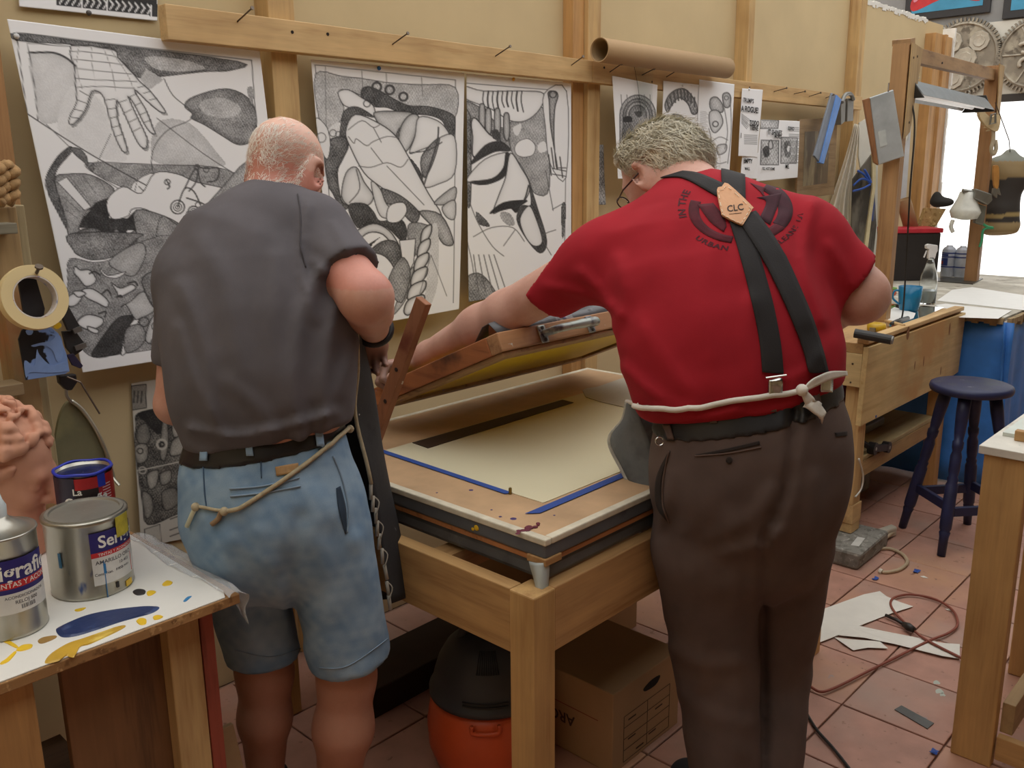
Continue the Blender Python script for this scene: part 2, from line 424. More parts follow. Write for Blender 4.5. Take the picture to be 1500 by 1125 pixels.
# ------------------------------------------------------------------ printing table
TX0, TY0, TZ = 1.265, 1.135, .745
TX1, TY1 = 2.72, 2.22
LEG = wood('table_pine', 'cf9a58', 'b0783a', 'z'); LEGX = wood('table_pine_x', 'c99257', 'a87038', 'x'); LEGY = wood('table_pine_y', 'cc9657', 'ab733a', 'y')
pt = thing('printing_table', 'sturdy open pine table with square legs and deep aprons, holding the printing bed', 'table', (TX0, TY0, 0))
for x, y in ((TX0, TY0), (TX1 - .07, TY0), (TX0, TY1 - .07), (TX1 - .07, TY1 - .07)):
    B().box((x, y, .006), (x + .07, y + .07, TZ)).mk('leg', LEG, pt, bevel=.004)
B().box((TX0 + .003, TY0 + .0705, TZ - .15), (TX0 + .04, TY1 - .071, TZ)).mk('apron', LEGY, pt, bevel=.003)
B().box((TX1 - .04, TY0 + .0705, TZ - .15), (TX1 - .003, TY1 - .071, TZ)).mk('apron', LEGY, pt, bevel=.003)
B().box((TX0 + .0705, TY0 + .003, TZ - .15), (TX1 - .071, TY0 + .04, TZ)).mk('apron', LEGX, pt, bevel=.003)
B().box((TX0 + .0705, TY1 - .04, TZ - .15), (TX1 - .071, TY1 - .003, TZ)).mk('apron', LEGX, pt, bevel=.003)
B().box((TX0 + .0405, TY0 + .3, TZ - .06), (TX1 - .0405, TY0 + .36, TZ - .008)).mk('crossbar', LEGX, pt)
B().box((TX0 + .0405, TY0 + .75, TZ - .06), (TX1 - .0405, TY0 + .81, TZ - .008)).mk('crossbar', LEGX, pt)

# printing bed: grey taped box, kraft top, white printing area
BX0, BY0, BX1, BY1, BZ = 1.325, 1.155, 2.72, 2.15, .85
GREYT = spotted('grey_duct_tape', '5d6064', [('7c7f80', 12, .6, .2), ('45474b', 8, .6, .1)], .45, bump=.25)
bed = thing('printing_bed', 'box-like screen printing bed with grey taped sides and brown paper top on the pine table', 'printing bed', (BX0, BY0, TZ))
B().box((BX0 + .012, BY0 + .012, TZ + .001), (BX1 - .012, BY1 - .012, TZ + .045)).mk('lower_frame', GREYT, bed, bevel=.012)
B().box((BX0 + .004, BY0 + .004, TZ + .0455), (BX1 - .004, BY1 - .004, TZ + .058)).mk('plywood_layer', wood('plywood_edge', 'c4783f', '8e4d22', 'x'), bed, bevel=.002)
B().box((BX0, BY0, TZ + .0585), (BX1, BY1, BZ - .004)).mk('upper_frame', GREYT, bed, bevel=.006)
B().box((BX0 - .001, BY0 - .001, BZ - .0038), (BX1 + .001, BY1 + .001, BZ)).mk('top_sheet', spotted('bed_kraft', 'c9a680', [('b59270', 4, .5, .3)], .5, bump=.05), bed)
EDGE = plain('bed_edge_white', 'd8d0ba', .6, var=.12, scale=25)
for lo, hi in (((BX0 - .003, BY0 - .003, BZ - .014), (BX0 + .018, BY1 + .003, BZ + .0012)), ((BX0 + .0185, BY0 - .003, BZ - .014), (BX1 + .003, BY0 + .018, BZ + .0012)),
               ((BX1 - .018, BY0 + .0185, BZ - .014), (BX1 + .003, BY1 + .003, BZ + .0012)), ((BX0 + .0185, BY1 - .018, BZ - .014), (BX1 - .0185, BY1 + .003, BZ + .0012))):
    B().box(lo, hi).mk('edge_tape', EDGE, bed, bevel=.003)
cs = np.array([az(*q, BZ) for q in ((560, 655), (790, 752), (1000, 640), (800, 575))])
# sheet of print paper
ps = B().prism([(1.485, 1.30, BZ + .0004), (2.42, 1.30, BZ + .0004), (2.42, 1.90, BZ + .0004), (1.485, 1.90, BZ + .0004)], (0, 0, .0014))
tag(ps.mk('print_sheet', plain('cream_stock', 'e9e2c2', .26, var=.02, scale=3, bump=0)), 'large cream sheet of printing paper taped flat on the printing bed', 'paper')
BLUE = plain('blue_masking_tape', '2c4f9e', .6, var=.06)
for nm, P, lab in (('masking_tape_strip', ((1.468, 1.408), (1.486, 1.40), (1.500, 1.935), (1.482, 1.945)), 'thin blue tape strip along the cream sheet beside the wooden prop'),
              ('masking_tape_strip', ((1.405, 1.285), (1.43, 1.262), (2.25, 1.272), (2.25, 1.296)), 'wide blue tape strip along the cream sheet beside the bare bed corner')):
    tag(B().prism([(x, y, BZ + .002) for x, y in P], (0, 0, .0008)).mk(nm, BLUE), lab, 'tape', 'blue tape on the printing bed')
q = [az(*p, BZ) for p in ((604, 650), (627, 658), (840, 591), (824, 587))]
tag(B().prism([(p[0], p[1], BZ + .0022) for p in q], (0, 0, .0018)).mk('dark_strip', plain('dark_brown_card', '3a2a24', .5)), 'long dark brown strip printed along the cream sheet', 'strip')
pn = az(747.5, 724, BZ); tag(B().lathe([(.004, 0), (.004, .014), (.003, .016)], (pn[0], pn[1], BZ + .0005), 10).mk('register_pin', plain('brass_pin', '8d7a45', .35, .9)), 'tiny brass register pin standing beside the blue tape', 'pin')
sm = B()
for (a, b, r) in ((690, 718, .006), (720, 747, .003), (640, 722, .003), (733, 757, .004), (752, 760, .008), (812, 755, .003)):
    p = az(a, b, BZ); B().lathe([(r, 0), (r * .8, .0006)], (p[0], p[1], BZ + .0002), 7).mk('ink_speck', plain('violet_ink', '4b3b72', .5), bed)
sm = B()
for k in range(14):
    t = k / 13; p = az(760 + 28 * t, 780 - 10 * t + 2 * math.sin(k * 2.1), BZ); r = .006 * math.sin(math.pi * (t * .8 + .15)) + .002
    sm.lathe([(r, 0), (r * .8, .0006 + .0001 * k)], (p[0] - .01 * math.sin(k), p[1], BZ + .0016), 7)
sm.mk('ink_smear', plain('maroon_ink', '6b2438', .5), bed)
sm = B(); p = np.array([BX0 - .001, 1.36, .822]); sm.ball(p, (.002, .008, .007), 8, 5); sm.ball(p + (0, .012, -.006), (.002, .005, .004), 8, 5)
sm.mk('ink_drip', plain('yellow_ink', 'e0b520', .5), bed)
# loose grey tape hanging off the bed corner
G = np.zeros((9, 5, 3)); 
for i in range(9):
    for j in range(5):
        s = i / 8; w = (j / 4 - .5)
        G[i, j] = (BX0 - .006 - .012 * s + (.05 * w if w > 0 else 0) * (1 - .3 * s), BY0 + .002 + (-.05 * w if w < 0 else 0) * (1.6 - s) - .008 * s, .80 - .075 * s + .008 * math.sin(3 * w + 4 * s))
V, F = thick(G, .0008); mk('loose_tape_flap', V, F, plain('silver_tape', 'b9c2c2', .4, var=.08), bed, smooth=True)
B().box((BX0 - .004, BY0 - .004, TZ + .046), (BX0 + .05, BY0 + .05, TZ + .062)).mk('corner_block', LEGX, bed, bevel=.002)
# curled template sheet lying at the far side of the bed
e = [az(*p, BZ) for p in ((853, 573), (860, 570), (875, 568), (912, 555), (960, 560), (960, 612), (915, 598), (880, 590), (858, 583))]
tag(B().prism([(p[0], p[1], BZ + .0025) for p in e], (0, 0, .0012)).mk('paper_template', plain('pale_grey_card', 'b9b1a2', .55, var=.03)), 'grey curved paper template lying between the cream sheet and the bed edge', 'paper')

# ------------------------------------------------------------------ the lifted silk screen
SX0, SX1 = 1.597, 2.62
H0 = az(530, 577, .958); N0 = ax(728, 487, SX0)
H0 = np.array([SX0, H0[1], H0[2]]); N0 = np.array([SX0, N0[1], N0[2]])
sd = nrm(N0 - H0); sl = np.linalg.norm(N0 - H0); sn = np.array([0, -sd[2], sd[1]]); sn = sn if sn[2] > 0 else -sn
ST = .05
OR = wood('screen_wood_red', 'b5652f', '7c3d1a', 'y', stain=[('8c6f86', 26, .68, .05), ('5d3a28', 5, .58, .1), ('c8c0b4', 40, .72, .03)])
ORX = wood('screen_wood_pale', 'bb8052', '8a5734', 'x', stain=[('6c5a94', 22, .66, .05), ('6d4a3d', 4, .52, .15), ('c8c0b4', 40, .70, .03)])
scr = thing('silk_screen', 'wooden silk screen frame with yellow mesh, hinged at the wall side and propped open', 'screen', H0)
def SP(x, t, n): return np.array([x, 0, 0]) + np.array([0, H0[1], H0[2]]) + sd * t + sn * n
def sbox(x0, x1, t0, t1, n0, n1):
    return B().add([SP(x, t, n) for n in (n0, n1) for x, t in ((x0, t0), (x1, t0), (x1, t1), (x0, t1))], [(0, 3, 2, 1), (4, 5, 6, 7), (0, 1, 5, 4), (1, 2, 6, 5), (2, 3, 7, 6), (3, 0, 4, 7)])
sbox(SX0, SX0 + .06, .0, sl - .045, -ST, 0).mk('side_rail', OR, scr, bevel=.003)
sbox(SX1 - .06, SX1, .0, sl - .045, -ST, 0).mk('side_rail', OR, scr, bevel=.003)
sbox(SX0, SX1, sl - .0445, sl, -ST, 0).mk('front_rail', ORX, scr, bevel=.003)
sbox(SX0 + .0605, SX1 - .0605, .0, .045, -ST, 0).mk('back_rail', ORX, scr, bevel=.003)
LOW = wood('screen_wood_brown', 'a5774a', '6f4a2a', 'y', stain=[('77688c', 30, .68, .04)])
for a in ((SX0 + .006, SX0 + .075, .01, sl - .01), (SX1 - .075, SX1 - .006, .01, sl - .01)): sbox(*a, -ST - .012, -ST - .0005).mk('mesh_batten', LOW, scr, bevel=.002)
sbox(SX0 + .0755, SX1 - .0755, sl - .075, sl - .01, -ST - .012, -ST - .0005).mk('mesh_batten', LOW, scr, bevel=.002)
sbox(SX0 + .0755, SX1 - .0755, .01, .075, -ST - .012, -ST - .0005).mk('mesh_batten', LOW, scr, bevel=.002)
sbox(SX0 + .061, SX1 - .061, .046, sl - .0455, -ST - .003, -ST - .001).mk('mesh', plain('yellow_mesh', 'd9b81f', .45, var=.05, scale=4, bscale=900, bump=.2), scr)
# smoke-grey tape roll bar along the top of the front rail
fb = B(); 
G = []
for i in range(15):
    x = SX0 + .03 + i * (.75 / 14)
    h = .03 + .006 * math.sin(i * 1.7)
    G.append([SP(x, sl - .12, .002), SP(x, sl - .075, .002 + h), SP(x, sl - .05, h + .004), SP(x, sl - .03, .003)])
V, F = thick(G, .002); mk('taped_ridge', V, F, spotted('smeared_tape', '55565a', [('a9aab0', 18, .6, .1), ('6f62b8', 11, .66, .04), ('30302f', 9, .6, .1)], .4, bump=.5), scr, smooth=True)
# cast handle on the front rail
HM = spotted('painted_handle_metal', 'a9b0aa', [('72757c', 20, .5, .1), ('7fa595', 25, .62, .05), ('5f5470', 30, .66, .05)], .4, .4)
hd = thing('handle_tmp', None, None, (0, 0, 0)); bpy.data.objects.remove(hd)
p0 = SP(SX0 + .16, sl, -ST * .55); p1 = SP(SX0 + .36, sl, -ST * .55)
hn = B(); hx = np.array([1, 0, 0])
hn.tube(spline([p0 + sd * .006, p0 + sd * .03 + hx * .01, p0 + sd * .045 + hx * .04, p1 + sd * .045 - hx * .04, p1 + sd * .03 - hx * .01, p1 + sd * .006], 5), [.010] * 5 + [.011] * 8 + [.013] * 8 + [.010] * 5, 10)
hob = hn.mk('handle', HM, scr, smooth=True)
for p in (p0, p1):
    b_ = B(); b_.add([p + hx * i * .014 + sd * k + sn * j * .024 for k in (0, .006) for i, j in ((-1, -1), (1, -1), (1, 1), (-1, 1))], [(0, 3, 2, 1), (4, 5, 6, 7), (0, 1, 5, 4), (1, 2, 6, 5), (2, 3, 7, 6), (3, 0, 4, 7)])
    b_.mk('mounting_plate', HM, hob, bevel=.003)
    for s in (-1, 1):
        c = p + sn * s * .016 + sd * .006; B().tube([c, c + sd * .002], .005, 8).mk('screw', plain('dark_screw', '3b352f', .5, .6), hob)
# bent rod handle on the side rail
u0, u1 = ax(541, 592, SX0 - .01), ax(556, 538, SX0 - .03)
rod = spline([SP(SX0 - .002, .02, -.015), SP(SX0 - .03, .022, .03), SP(SX0 - .032, .03, .062), SP(SX0 - .03, .05, .07), SP(SX0 - .01, .10, .05)], 6)
B().tube(rod, .005, 8).mk('rod_handle', plain('grey_rod', 'b9bcba', .35, .7), scr, smooth=True)
# prop stick
P0 = az(549, 652, BZ + .004); P0 = np.array([1.50, P0[1], BZ + .004]); P1 = ax(621, 440, 1.535)
st = thing('prop_stick', 'worn reddish wooden stick standing on the bed, leaning against the screen frame', 'stick', P0)
B().beam(P0 + (0, 0, .004), P1, .022, .042, side=(1, 0, 0)).mk('shaft', wood('prop_wood', '9c5a34', '653519', 'z', stain=[('c9b9a8', 30, .70, .04), ('6a2f18', 6, .55, .1)]), st, bevel=.002)
d = nrm(P1 - P0)
for t in (.33, .55): 
    c = P0 + (P1 - P0) * t - np.array([.0115, 0, 0]); B().tube([c, c - np.array([.002, 0, 0])], .006, 8).mk('peg_hole', plain('dark_hole', '2d1a12', .8), st)
# ------------------------------------------------------------------ left ink table
LT = .80
lx, ly = .815, 1.508
PART = spotted('particle_board', 'a37a4d', [('7d5a36', 40, .55, .08), ('c19a68', 60, .6, .06), ('4d3c5a', 9, .7, .04)], .8, bump=.4)
lt = thing('ink_table', 'low work table with particle board top and plank supports, covered with inky white paper', 'table', (lx - .5, ly + .35, 0))
B().box((-.55, ly, LT - .02), (lx, 2.36, LT)).mk('top', PART, lt, bevel=.002)
B().box((.0, ly + .02, .006), (.345, ly + .05, LT - .021)).mk('support_plank', PINED, lt) if False else None
q = az(10, 1060, .6)
B().box((q[0] - .09, ly + .03, .006), (q[0], ly + .07, LT - .021)).mk('leg', PINED, lt, bevel=.003)
B().box((.505, ly + .10, .006), (.70, ly + .12, LT - .021)).mk('side_board', wood('brown_plank', '8a5a33', '5f3b20', 'z'), lt, bevel=.002)
B().box((.69, ly + .06, .006), (.755, ly + .098, LT - .021)).mk('leg', PINE, lt, bevel=.003)
B().box((.757, ly + .06, .006), (.785, ly + .10, LT - .021)).mk('red_strip', wood('red_painted_wood', 'a5402a', '7c2c1c', 'z'), lt, bevel=.002)
for x, y in ((-.5, ly + .06), (-.5, 2.25), (.72, 2.25)): B().box((x, y, .006), (x + .06, y + .06, LT - .021)).mk('leg', PINED, lt, bevel=.003)
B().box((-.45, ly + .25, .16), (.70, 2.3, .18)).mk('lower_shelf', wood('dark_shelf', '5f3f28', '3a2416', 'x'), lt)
# paper on it: thin white sheet
pp = tag(B().prism([(-.5, ly + .004, LT + .0005), (lx - .03, ly + .003, LT + .0005), (lx - .018, ly + .03, LT + .0005), (lx - .012, 2.1, LT + .0005), (-.5, 2.2, LT + .0005)], (0, 0, .002)).mk('ink_paper', plain('white_paper_matte', 'e6e4dd', .6, var=.04, scale=5, bump=.05)), 'white paper sheet smeared with ink covering the low table', 'paper')
def blob(P, z, mat, name, parent, h=.0016, n=5):
    S = spline(P, n, True); c = S.mean(0); V = [tuple(p) + (z,) for p in S] + [tuple(c + (p - c) * .9) + (z + h,) for p in S]; m_ = len(S)
    F = [(i, (i + 1) % m_, m_ + (i + 1) % m_, m_ + i) for i in range(m_)] + [tuple(range(m_, 2 * m_))]
    return mk(name, V, F, mat, parent, smooth=False)
PZ = LT + .0026
def lp(l): return [az(x * .2933, 800 + y * .2933, PZ)[:2] for x, y in l]
blob(lp([(280, 425), (300, 400), (420, 350), (560, 320), (700, 303), (780, 300), (795, 312), (760, 335), (690, 355), (600, 380), (480, 420), (380, 450), (310, 455)]), PZ, spotted('navy_ink', '2d3c68', [('4d5f8c', 14, .6, .1)], .3, bump=.4), 'ink_smear', pp, .003)
blob(lp([(225, 585), (250, 540), (330, 490), (420, 460), (520, 425), (610, 395), (625, 405), (560, 440), (450, 490), (400, 505), (370, 555), (330, 550), (290, 575)]), PZ, spotted('ochre_ink', 'c9a035', [('e8ca62', 14, .55, .1)], .4, bump=.4), 'ink_smear', pp, .002)
YI = plain('bright_yellow_ink', 'efc52c', .4)
for P in ([(810, 190), (835, 172), (862, 180), (850, 195), (820, 200)], [(733, 230), (755, 222), (780, 228), (760, 245), (738, 248)], [(680, 375), (700, 360), (730, 365), (728, 390), (700, 394)], [(765, 352), (790, 345), (815, 352), (795, 366), (770, 368)],
          [(80, 520), (110, 495), (160, 490), (155, 510), (110, 525)], [(0, 585), (30, 565), (75, 525), (80, 535), (45, 575), (10, 592)], [(372, 320), (400, 312), (430, 308), (410, 322), (385, 327)], [(0, 472), (40, 470), (90, 500), (80, 510), (30, 485)]):
    blob(lp(P), PZ, YI, 'ink_drop', pp, .0012)
blob(lp([(190, 470), (220, 455), (280, 447), (275, 462), (220, 485), (195, 485)]), PZ, plain('brown_ink', 'a88345', .5), 'ink_drop', pp, .0012)
blob(lp([(664, 225), (690, 215), (725, 220), (722, 240), (690, 247), (668, 238)]), PZ, plain('black_ink', '2e2a2a', .4), 'ink_drop', pp, .0015)
blob(lp([(915, 275), (935, 255), (958, 250), (940, 268), (925, 278)]), PZ, plain('sky_ink', '3f8cc4', .5), 'ink_drop', pp, .001)
# clear plastic film hanging off the corner
G = np.zeros((12, 16, 3))
for i in range(12):
    for j in range(16):
        s, t = i / 11, j / 15
        x = lx - .03 + .055 * min(1, s * 1.6) + .006 * math.sin(t * 9 + s * 5); y = ly - .015 + .45 * t; z = LT + .006 - max(0, s - .45) * (.12 if t < .18 else .035) + .004 * math.sin(t * 31 + s * 7)
        if t < .2: x += -.02 * (.2 - t) * 5 * s; y += .012 * math.sin(s * 11)
        G[i, j] = (x, y, z)
V, F = thick(G, .0006)
tag(mk('plastic_film', V, F, clear('cellophane', (.85, .87, .88), .12, 1.45, .28), smooth=True), 'crumpled clear plastic film hanging over the corner of the low ink table', 'plastic film')
# plywood offcut leaning on the table
a, b, c_, d_ = az(200, 1122, .12), az(345, 1056, .12), None, None
p = [az(338, 1056, .42), az(346, 1125, .30), az(205, 1125, .42)]
q0 = np.array([.60, 1.30, .0]); 
tp = [np.array([.50, ly - .04, .435]), np.array([.765, ly - .04, .44])]
P1_ = az(338, 1057, .44); P2_ = az(205, 1122, .44)
tag(B().prism([P2_, P1_, P1_ + (.03, -.06, -.434), P2_ + (.03, -.06, -.434)], nrm(np.cross(P1_ - P2_, (0, 0, 1))) * .012).mk('plywood_offcut', spotted('stained_ply', 'a3835f', [('6e563e', 5, .55, .1), ('3d332c', 7, .68, .06)], .75), bevel=.002), 'scrap of stained brown hardboard leaning below the low ink table', 'board')

# ------------------------------------------------------------------ right foreground table
RZ = .905
rc0 = az(1434, 652, RZ); rx, ry = rc0[0], rc0[1]
rt = thing('side_table', 'pine side table with stained white top, raised strip and wide plank leg', 'table', (rx + .2, ry - .3, 0))
B().box((rx, ry - .7, RZ - .022), (rx + .62, ry, RZ)).mk('top', spotted('stained_top', 'd8d4c8', [('b3ad9f', 6, .55, .1), ('6b7d6c', 12, .68, .05)], .55), rt, bevel=.002)
B().box((rx - .001, ry - .7, RZ - .0225), (rx + .62, ry + .001, RZ - .002)).mk('top_edge', LEGY, rt, bevel=.002) if False else None
B().box((rx + .10, ry - .7, RZ + .0005), (rx + .122, ry - .055, RZ + .028)).mk('back_strip', LEGY, rt, bevel=.002)
B().box((rx + .008, ry - .115, .006), (rx + .048, ry - .012, RZ - .0225)).mk('leg', LEG, rt, bevel=.004)
B().box((rx + .56, ry - .115, .006), (rx + .60, ry - .012, RZ - .0225)).mk('leg', LEG, rt, bevel=.004)
B().box((rx + .008, ry - .69, .006), (rx + .048, ry - .6, RZ - .0225)).mk('leg', LEG, rt, bevel=.004)
B().box((rx + .0485, ry - .112, RZ - .115), (rx + .56, ry - .08, RZ - .0235)).mk('apron', LEGX, rt, bevel=.002)
B().box((rx + .05, ry - .15, .10), (rx + .56, ry - .118, .19)).mk('stretcher', wood('weathered_stretcher', 'b08a5e', '86633d', 'x'), rt, bevel=.002)
B().box((rx + .02, ry - .6, .03), (rx + .045, ry - .12, .10)).mk('stretcher', LEGY, rt, bevel=.002)
tag(B().prism([(rx + .03, ry - .12, RZ + .0005), (rx + .08, ry - .10, RZ + .0005), (rx + .09, ry - .16, RZ + .0005), (rx + .04, ry - .165, RZ + .0005)], (0, 0, .003)).mk('metal_plate', plain('grey_metal', '8d8c86', .5, .5)), 'small grey metal offcut lying on the stained pine table top', 'metal offcut')
# knife handle lying past the strip
kn = thing('palette_knife', 'dark wooden palette knife handle with a brass star lying on a white board', 'knife', (rx + .2, ry - .13, RZ + .012))
tag(B().box((rx + .13, ry - .55, RZ + .0005), (rx + .5, ry - .02, RZ + .01)).mk('white_board', plain('pale_board', 'cfd6cd', .5, var=.06)), 'white painted board lying behind the strip of the stained pine table', 'board')
k0 = np.array([rx + .17, ry - .10, RZ + .024]); k1 = k0 + (.05, -.14, 0)
B().tube([k0, k0 + (k1 - k0) * .1, k0 + (k1 - k0) * .4, k0 + (k1 - k0) * .8, k1], [.006, .013, .014, .010, .008], 10).mk('knife_handle', plain('dark_handle', '4a2f26', .35), kn, smooth=True)
B().beam(k1, k1 + (.05, -.12, -.006), .02, .002, side=(1, 0, 0)).mk('knife_blade', plain('blade_steel', 'aeb2b2', .25, .9), kn)
B().ball(k0 + (.008, -.02, .0135), (.005, .005, .002), 8, 4).mk('brass_star', plain('brass_bit', 'd9a93a', .3, .8), kn)

# ------------------------------------------------------------------ blue stool
sc_ = np.mean([az(1423, 566, .60)], 0); scx, scy = 4.36, 1.19
SBL = plain('stool_blue', '1d2348', .45, var=.2, scale=20, bump=.15)
s0 = az(1423, 566, .70); scx, scy = s0[0], s0[1]
stl = thing('bar_stool', 'dark blue painted wooden stool with round seat and turned legs', 'stool', (scx, scy, 0))
B().lathe([(.02, .675), (.145, .675), (.160, .682), (.164, .695), (.160, .708), (.150, .713), (.02, .713)], (scx, scy, 0), 40).mk('seat', spotted('stool_seat_blue', '20264a', [('363a48', 10, .5, .15), ('6a6a78', 30, .68, .05)], .5), stl, smooth=True)
prof = [(0, .017), (.08, .019), (.10, .023), (.105, .019), (.115, .024), (.14, .025), (.30, .025), (.31, .020), (.325, .023), (.335, .018), (.36, .022), (.42, .023), (.44, .017), (.455, .022), (.48, .023), (.485, .018), (.52, .022), (.60, .026), (.667, .026)]
feet = []
az0 = math.radians(4)
for k in range(4):
    w = az0 + k * math.pi / 2; top = np.array([scx + .095 * math.cos(w), scy + .095 * math.sin(w), .674]); bot = np.array([scx + .222 * math.cos(w), scy + .222 * math.sin(w), .007])
    feet.append((bot, top)); d = (top - bot) / .667
    P = [bot + d * (z - 0) for z, r in prof]; B().tube([p for p in P if p[2] < .675], [r for (z, r), p in zip(prof, P) if p[2] < .675], 12).mk('leg', SBL, stl, smooth=True)
for k in range(4):
    zz = .185 + .02 * (k % 2); f = lambda i: feet[i % 4][0] + (feet[i % 4][1] - feet[i % 4][0]) * (zz / .667)
    d = nrm(f(k + 1) - f(k)); B().beam(f(k) + d * .018, f(k + 1) - d * .018, .02, .04, side=np.cross(d, (0, 0, 1))).mk('stretcher', SBL, stl, bevel=.003)

# ------------------------------------------------------------------ wooden workbench
WX0, WY0, WZ = 3.575, 1.385, .90
WX1, WY1 = 4.78, 2.10
PB = wood('bench_panel', 'd5ad72', 'bf9252', 'x', stain=[('bf935c', 2.6, .56, .12)])
wb = thing('workbench', 'pale pine workbench with deep knotty side panel and low shelf, raised on blocks', 'workbench', (WX0 + .6, WY0 + .35, 0))
B().prism([(WX0 - .02, WY0, .574), (WX0 + .88, WY0, .574), (WX1 - .02, WY0, .60), (WX1, WY0, WZ), (WX0, WY0, WZ)], (0, .022, 0)).mk('side_panel', PB, wb, bevel=.002)
B().box((WX0, WY0 + .023, WZ - .03), (WX1, WY1, WZ + .012)).mk('top', wood('bench_top', 'c08f55', '94663a', 'x'), wb, bevel=.002)
B().box((WX0, WY0 + .003, WZ + .0125), (WX1 - .02, WY0 + .05, WZ + .032)).mk('edge_strip', PINEX, wb, bevel=.003)
B().box((WX0 - .002, WY0 + .023, WZ - .17), (WX0 + .022, WY1, WZ - .031)).mk('end_panel', wood('bench_end', 'd9b47c', 'c29758', 'y'), wb, bevel=.002)
B().box((WX0 + .024, WY0 + .024, .21), (WX0 + .10, WY0 + .09, WZ - .0305)).mk('leg', PINE, wb, bevel=.003)
B().box((WX0 + .024, WY0 + .02, .125), (WX0 + .115, WY0 + .11, .2095)).mk('foot_block', PINEX, wb, bevel=.003)
B().box((WX0 + .028, WY0 + .022, .082), (WX0 + .112, WY0 + .107, .1245)).mk('foot_block', PINEX, wb, bevel=.003)
for x, y in ((WX1 - .16, WY0 + .024), (WX0 + .024, WY1 - .08), (WX1 - .16, WY1 - .08)): B().box((x, y, .007), (x + .07, y + .066, WZ - .0305)).mk('leg', PINED, wb, bevel=.003)
B().box((WX0 + .101, WY0 + .05, .37), (WX1 - .161, WY1 - .1, .39)).mk('shelf', wood('shelf_ply', 'b79a6c', '977a4d', 'x'), wb, bevel=.002)
B().box((WX0 + .101, WY0 + .045, .30), (WX1 - .161, WY0 + .06, .369)).mk('shelf_lip', wood('shelf_edge', 'b98c54', '92683a', 'x'), wb)
KN = plain('pine_knot', '8a5c33', .6, var=.2, scale=60)
for (a, b, w, h, t) in ((1330, 488, .035, .03, .3), (1391, 482, .02, .03, .2), (1353, 529, .012, .025, 1.2), (1340, 535, .012, .02, 1.0), (1378, 543, .012, .02, .9)):
    p = ay(a, b, WY0); B().prism([(p[0] + w * math.cos(k * .52) * .5, WY0 - .0006, p[2] + h * math.sin(k * .52)) for k in range(12)], (0, .0004, 0)).mk('knot', KN, wb)
cp = ay(1283, 610, WY0); B().tube([cp, cp - (0, .002, 0)], .006, 10).mk('blue_screw', BLUE, wb)
for a, b in ((1249, 533), (1246, 560)):
    p = ax(a, b, WX0 - .002); B().tube([p, p - (.002, 0, 0)], .004, 8).mk('screw', STEEL, wb)
# concrete blocks
CON = spotted('concrete', '85827a', [('6a675f', 30, .5, .1), ('a3a097', 60, .6, .08)], .9, bump=.8)
def rough_block(name, lo, hi, rz, lab):
    lo, hi = np.array(lo), np.array(hi); c = (lo + hi) / 2; n = 5; V = []; F = []
    b_ = B().box(lo, hi); V = np.array(b_.V)
    R_ = np.array([[math.cos(rz), -math.sin(rz), 0], [math.sin(rz), math.cos(rz), 0], [0, 0, 1]]); V = (V - c) @ R_.T + c
    V[:, :2] += rng.normal(0, .004, (8, 2)); V[4:, 2] += rng.normal(0, .003, 4)
    return tag(mk(name, V, b_.F, CON, bevel=.012), lab, 'concrete block')
b1 = rough_block('concrete_block', (3.42, 1.30, .0065), (3.75, 1.52, .079), .03, 'flat grey concrete block under the near bench leg')
b2 = rough_block('concrete_block', (4.02, 1.66, .0065), (4.42, 1.80, .19), -.05, 'taller grey concrete block standing below the bench shelf')

# ------------------------------------------------------------------ blue-draped table
DZ = .885
TARP = plain('blue_tarp', '3a7ccc', .5, var=.14, scale=8, bump=.3, bscale=40)
dt = thing('draped_table', 'long work table draped in a blue tarp, its cardboard top scattered with papers', 'table', (5.6, 1.6, 0))
e0 = az(1402, 470, DZ); e1 = az(1470, 470, DZ); e2 = az(1500, 447, DZ)
DX0, DY0 = 4.83, 1.22
B().box((DX0, DY0, DZ - .02), (6.75, 2.36, DZ)).mk('top', spotted('card_top', 'b9b3a5', [('d8d4c8', 5, .5, .1), ('8d8678', 12, .62, .08)], .8), dt, bevel=.002)
def drape(P, name, zt, zb, amp, n=60, rows=9):
    P = np.asarray(P, float); L = np.linalg.norm(P[-1] - P[0]); d = nrm(P[-1] - P[0]); nn = np.array([d[1], -d[0]]); G = np.zeros((rows, n, 3))
    for i in range(rows):
        s = i / (rows - 1)
        for j in range(n):
            t = j / (n - 1); o = amp * s * (math.sin(t * L * 16) + .5 * math.sin(t * L * 37 + 1)) + .03 * s
            xy = P[0] + d * L * t + nn * o; G[i, j] = (xy[0], xy[1], zt + (zb - zt) * s)
    V, F = thick(G, .002); return mk(name, V, F, TARP, dt, smooth=True)
drape([(DX0 - .012, 2.3), (DX0 - .012, DY0 - .05)], 'tarp', DZ - .022, .02, .014)
drape([(DX0 - .05, DY0 - .014), (6.7, DY0 - .014)], 'tarp', DZ - .022, .02, .02, 90)
for x, y in ((DX0 + .06, DY0 + .06), (6.6, DY0 + .06), (DX0 + .06, 2.25), (6.6, 2.25)): B().box((x, y, .007), (x + .06, y + .06, DZ - .021)).mk('leg', PINED, dt)
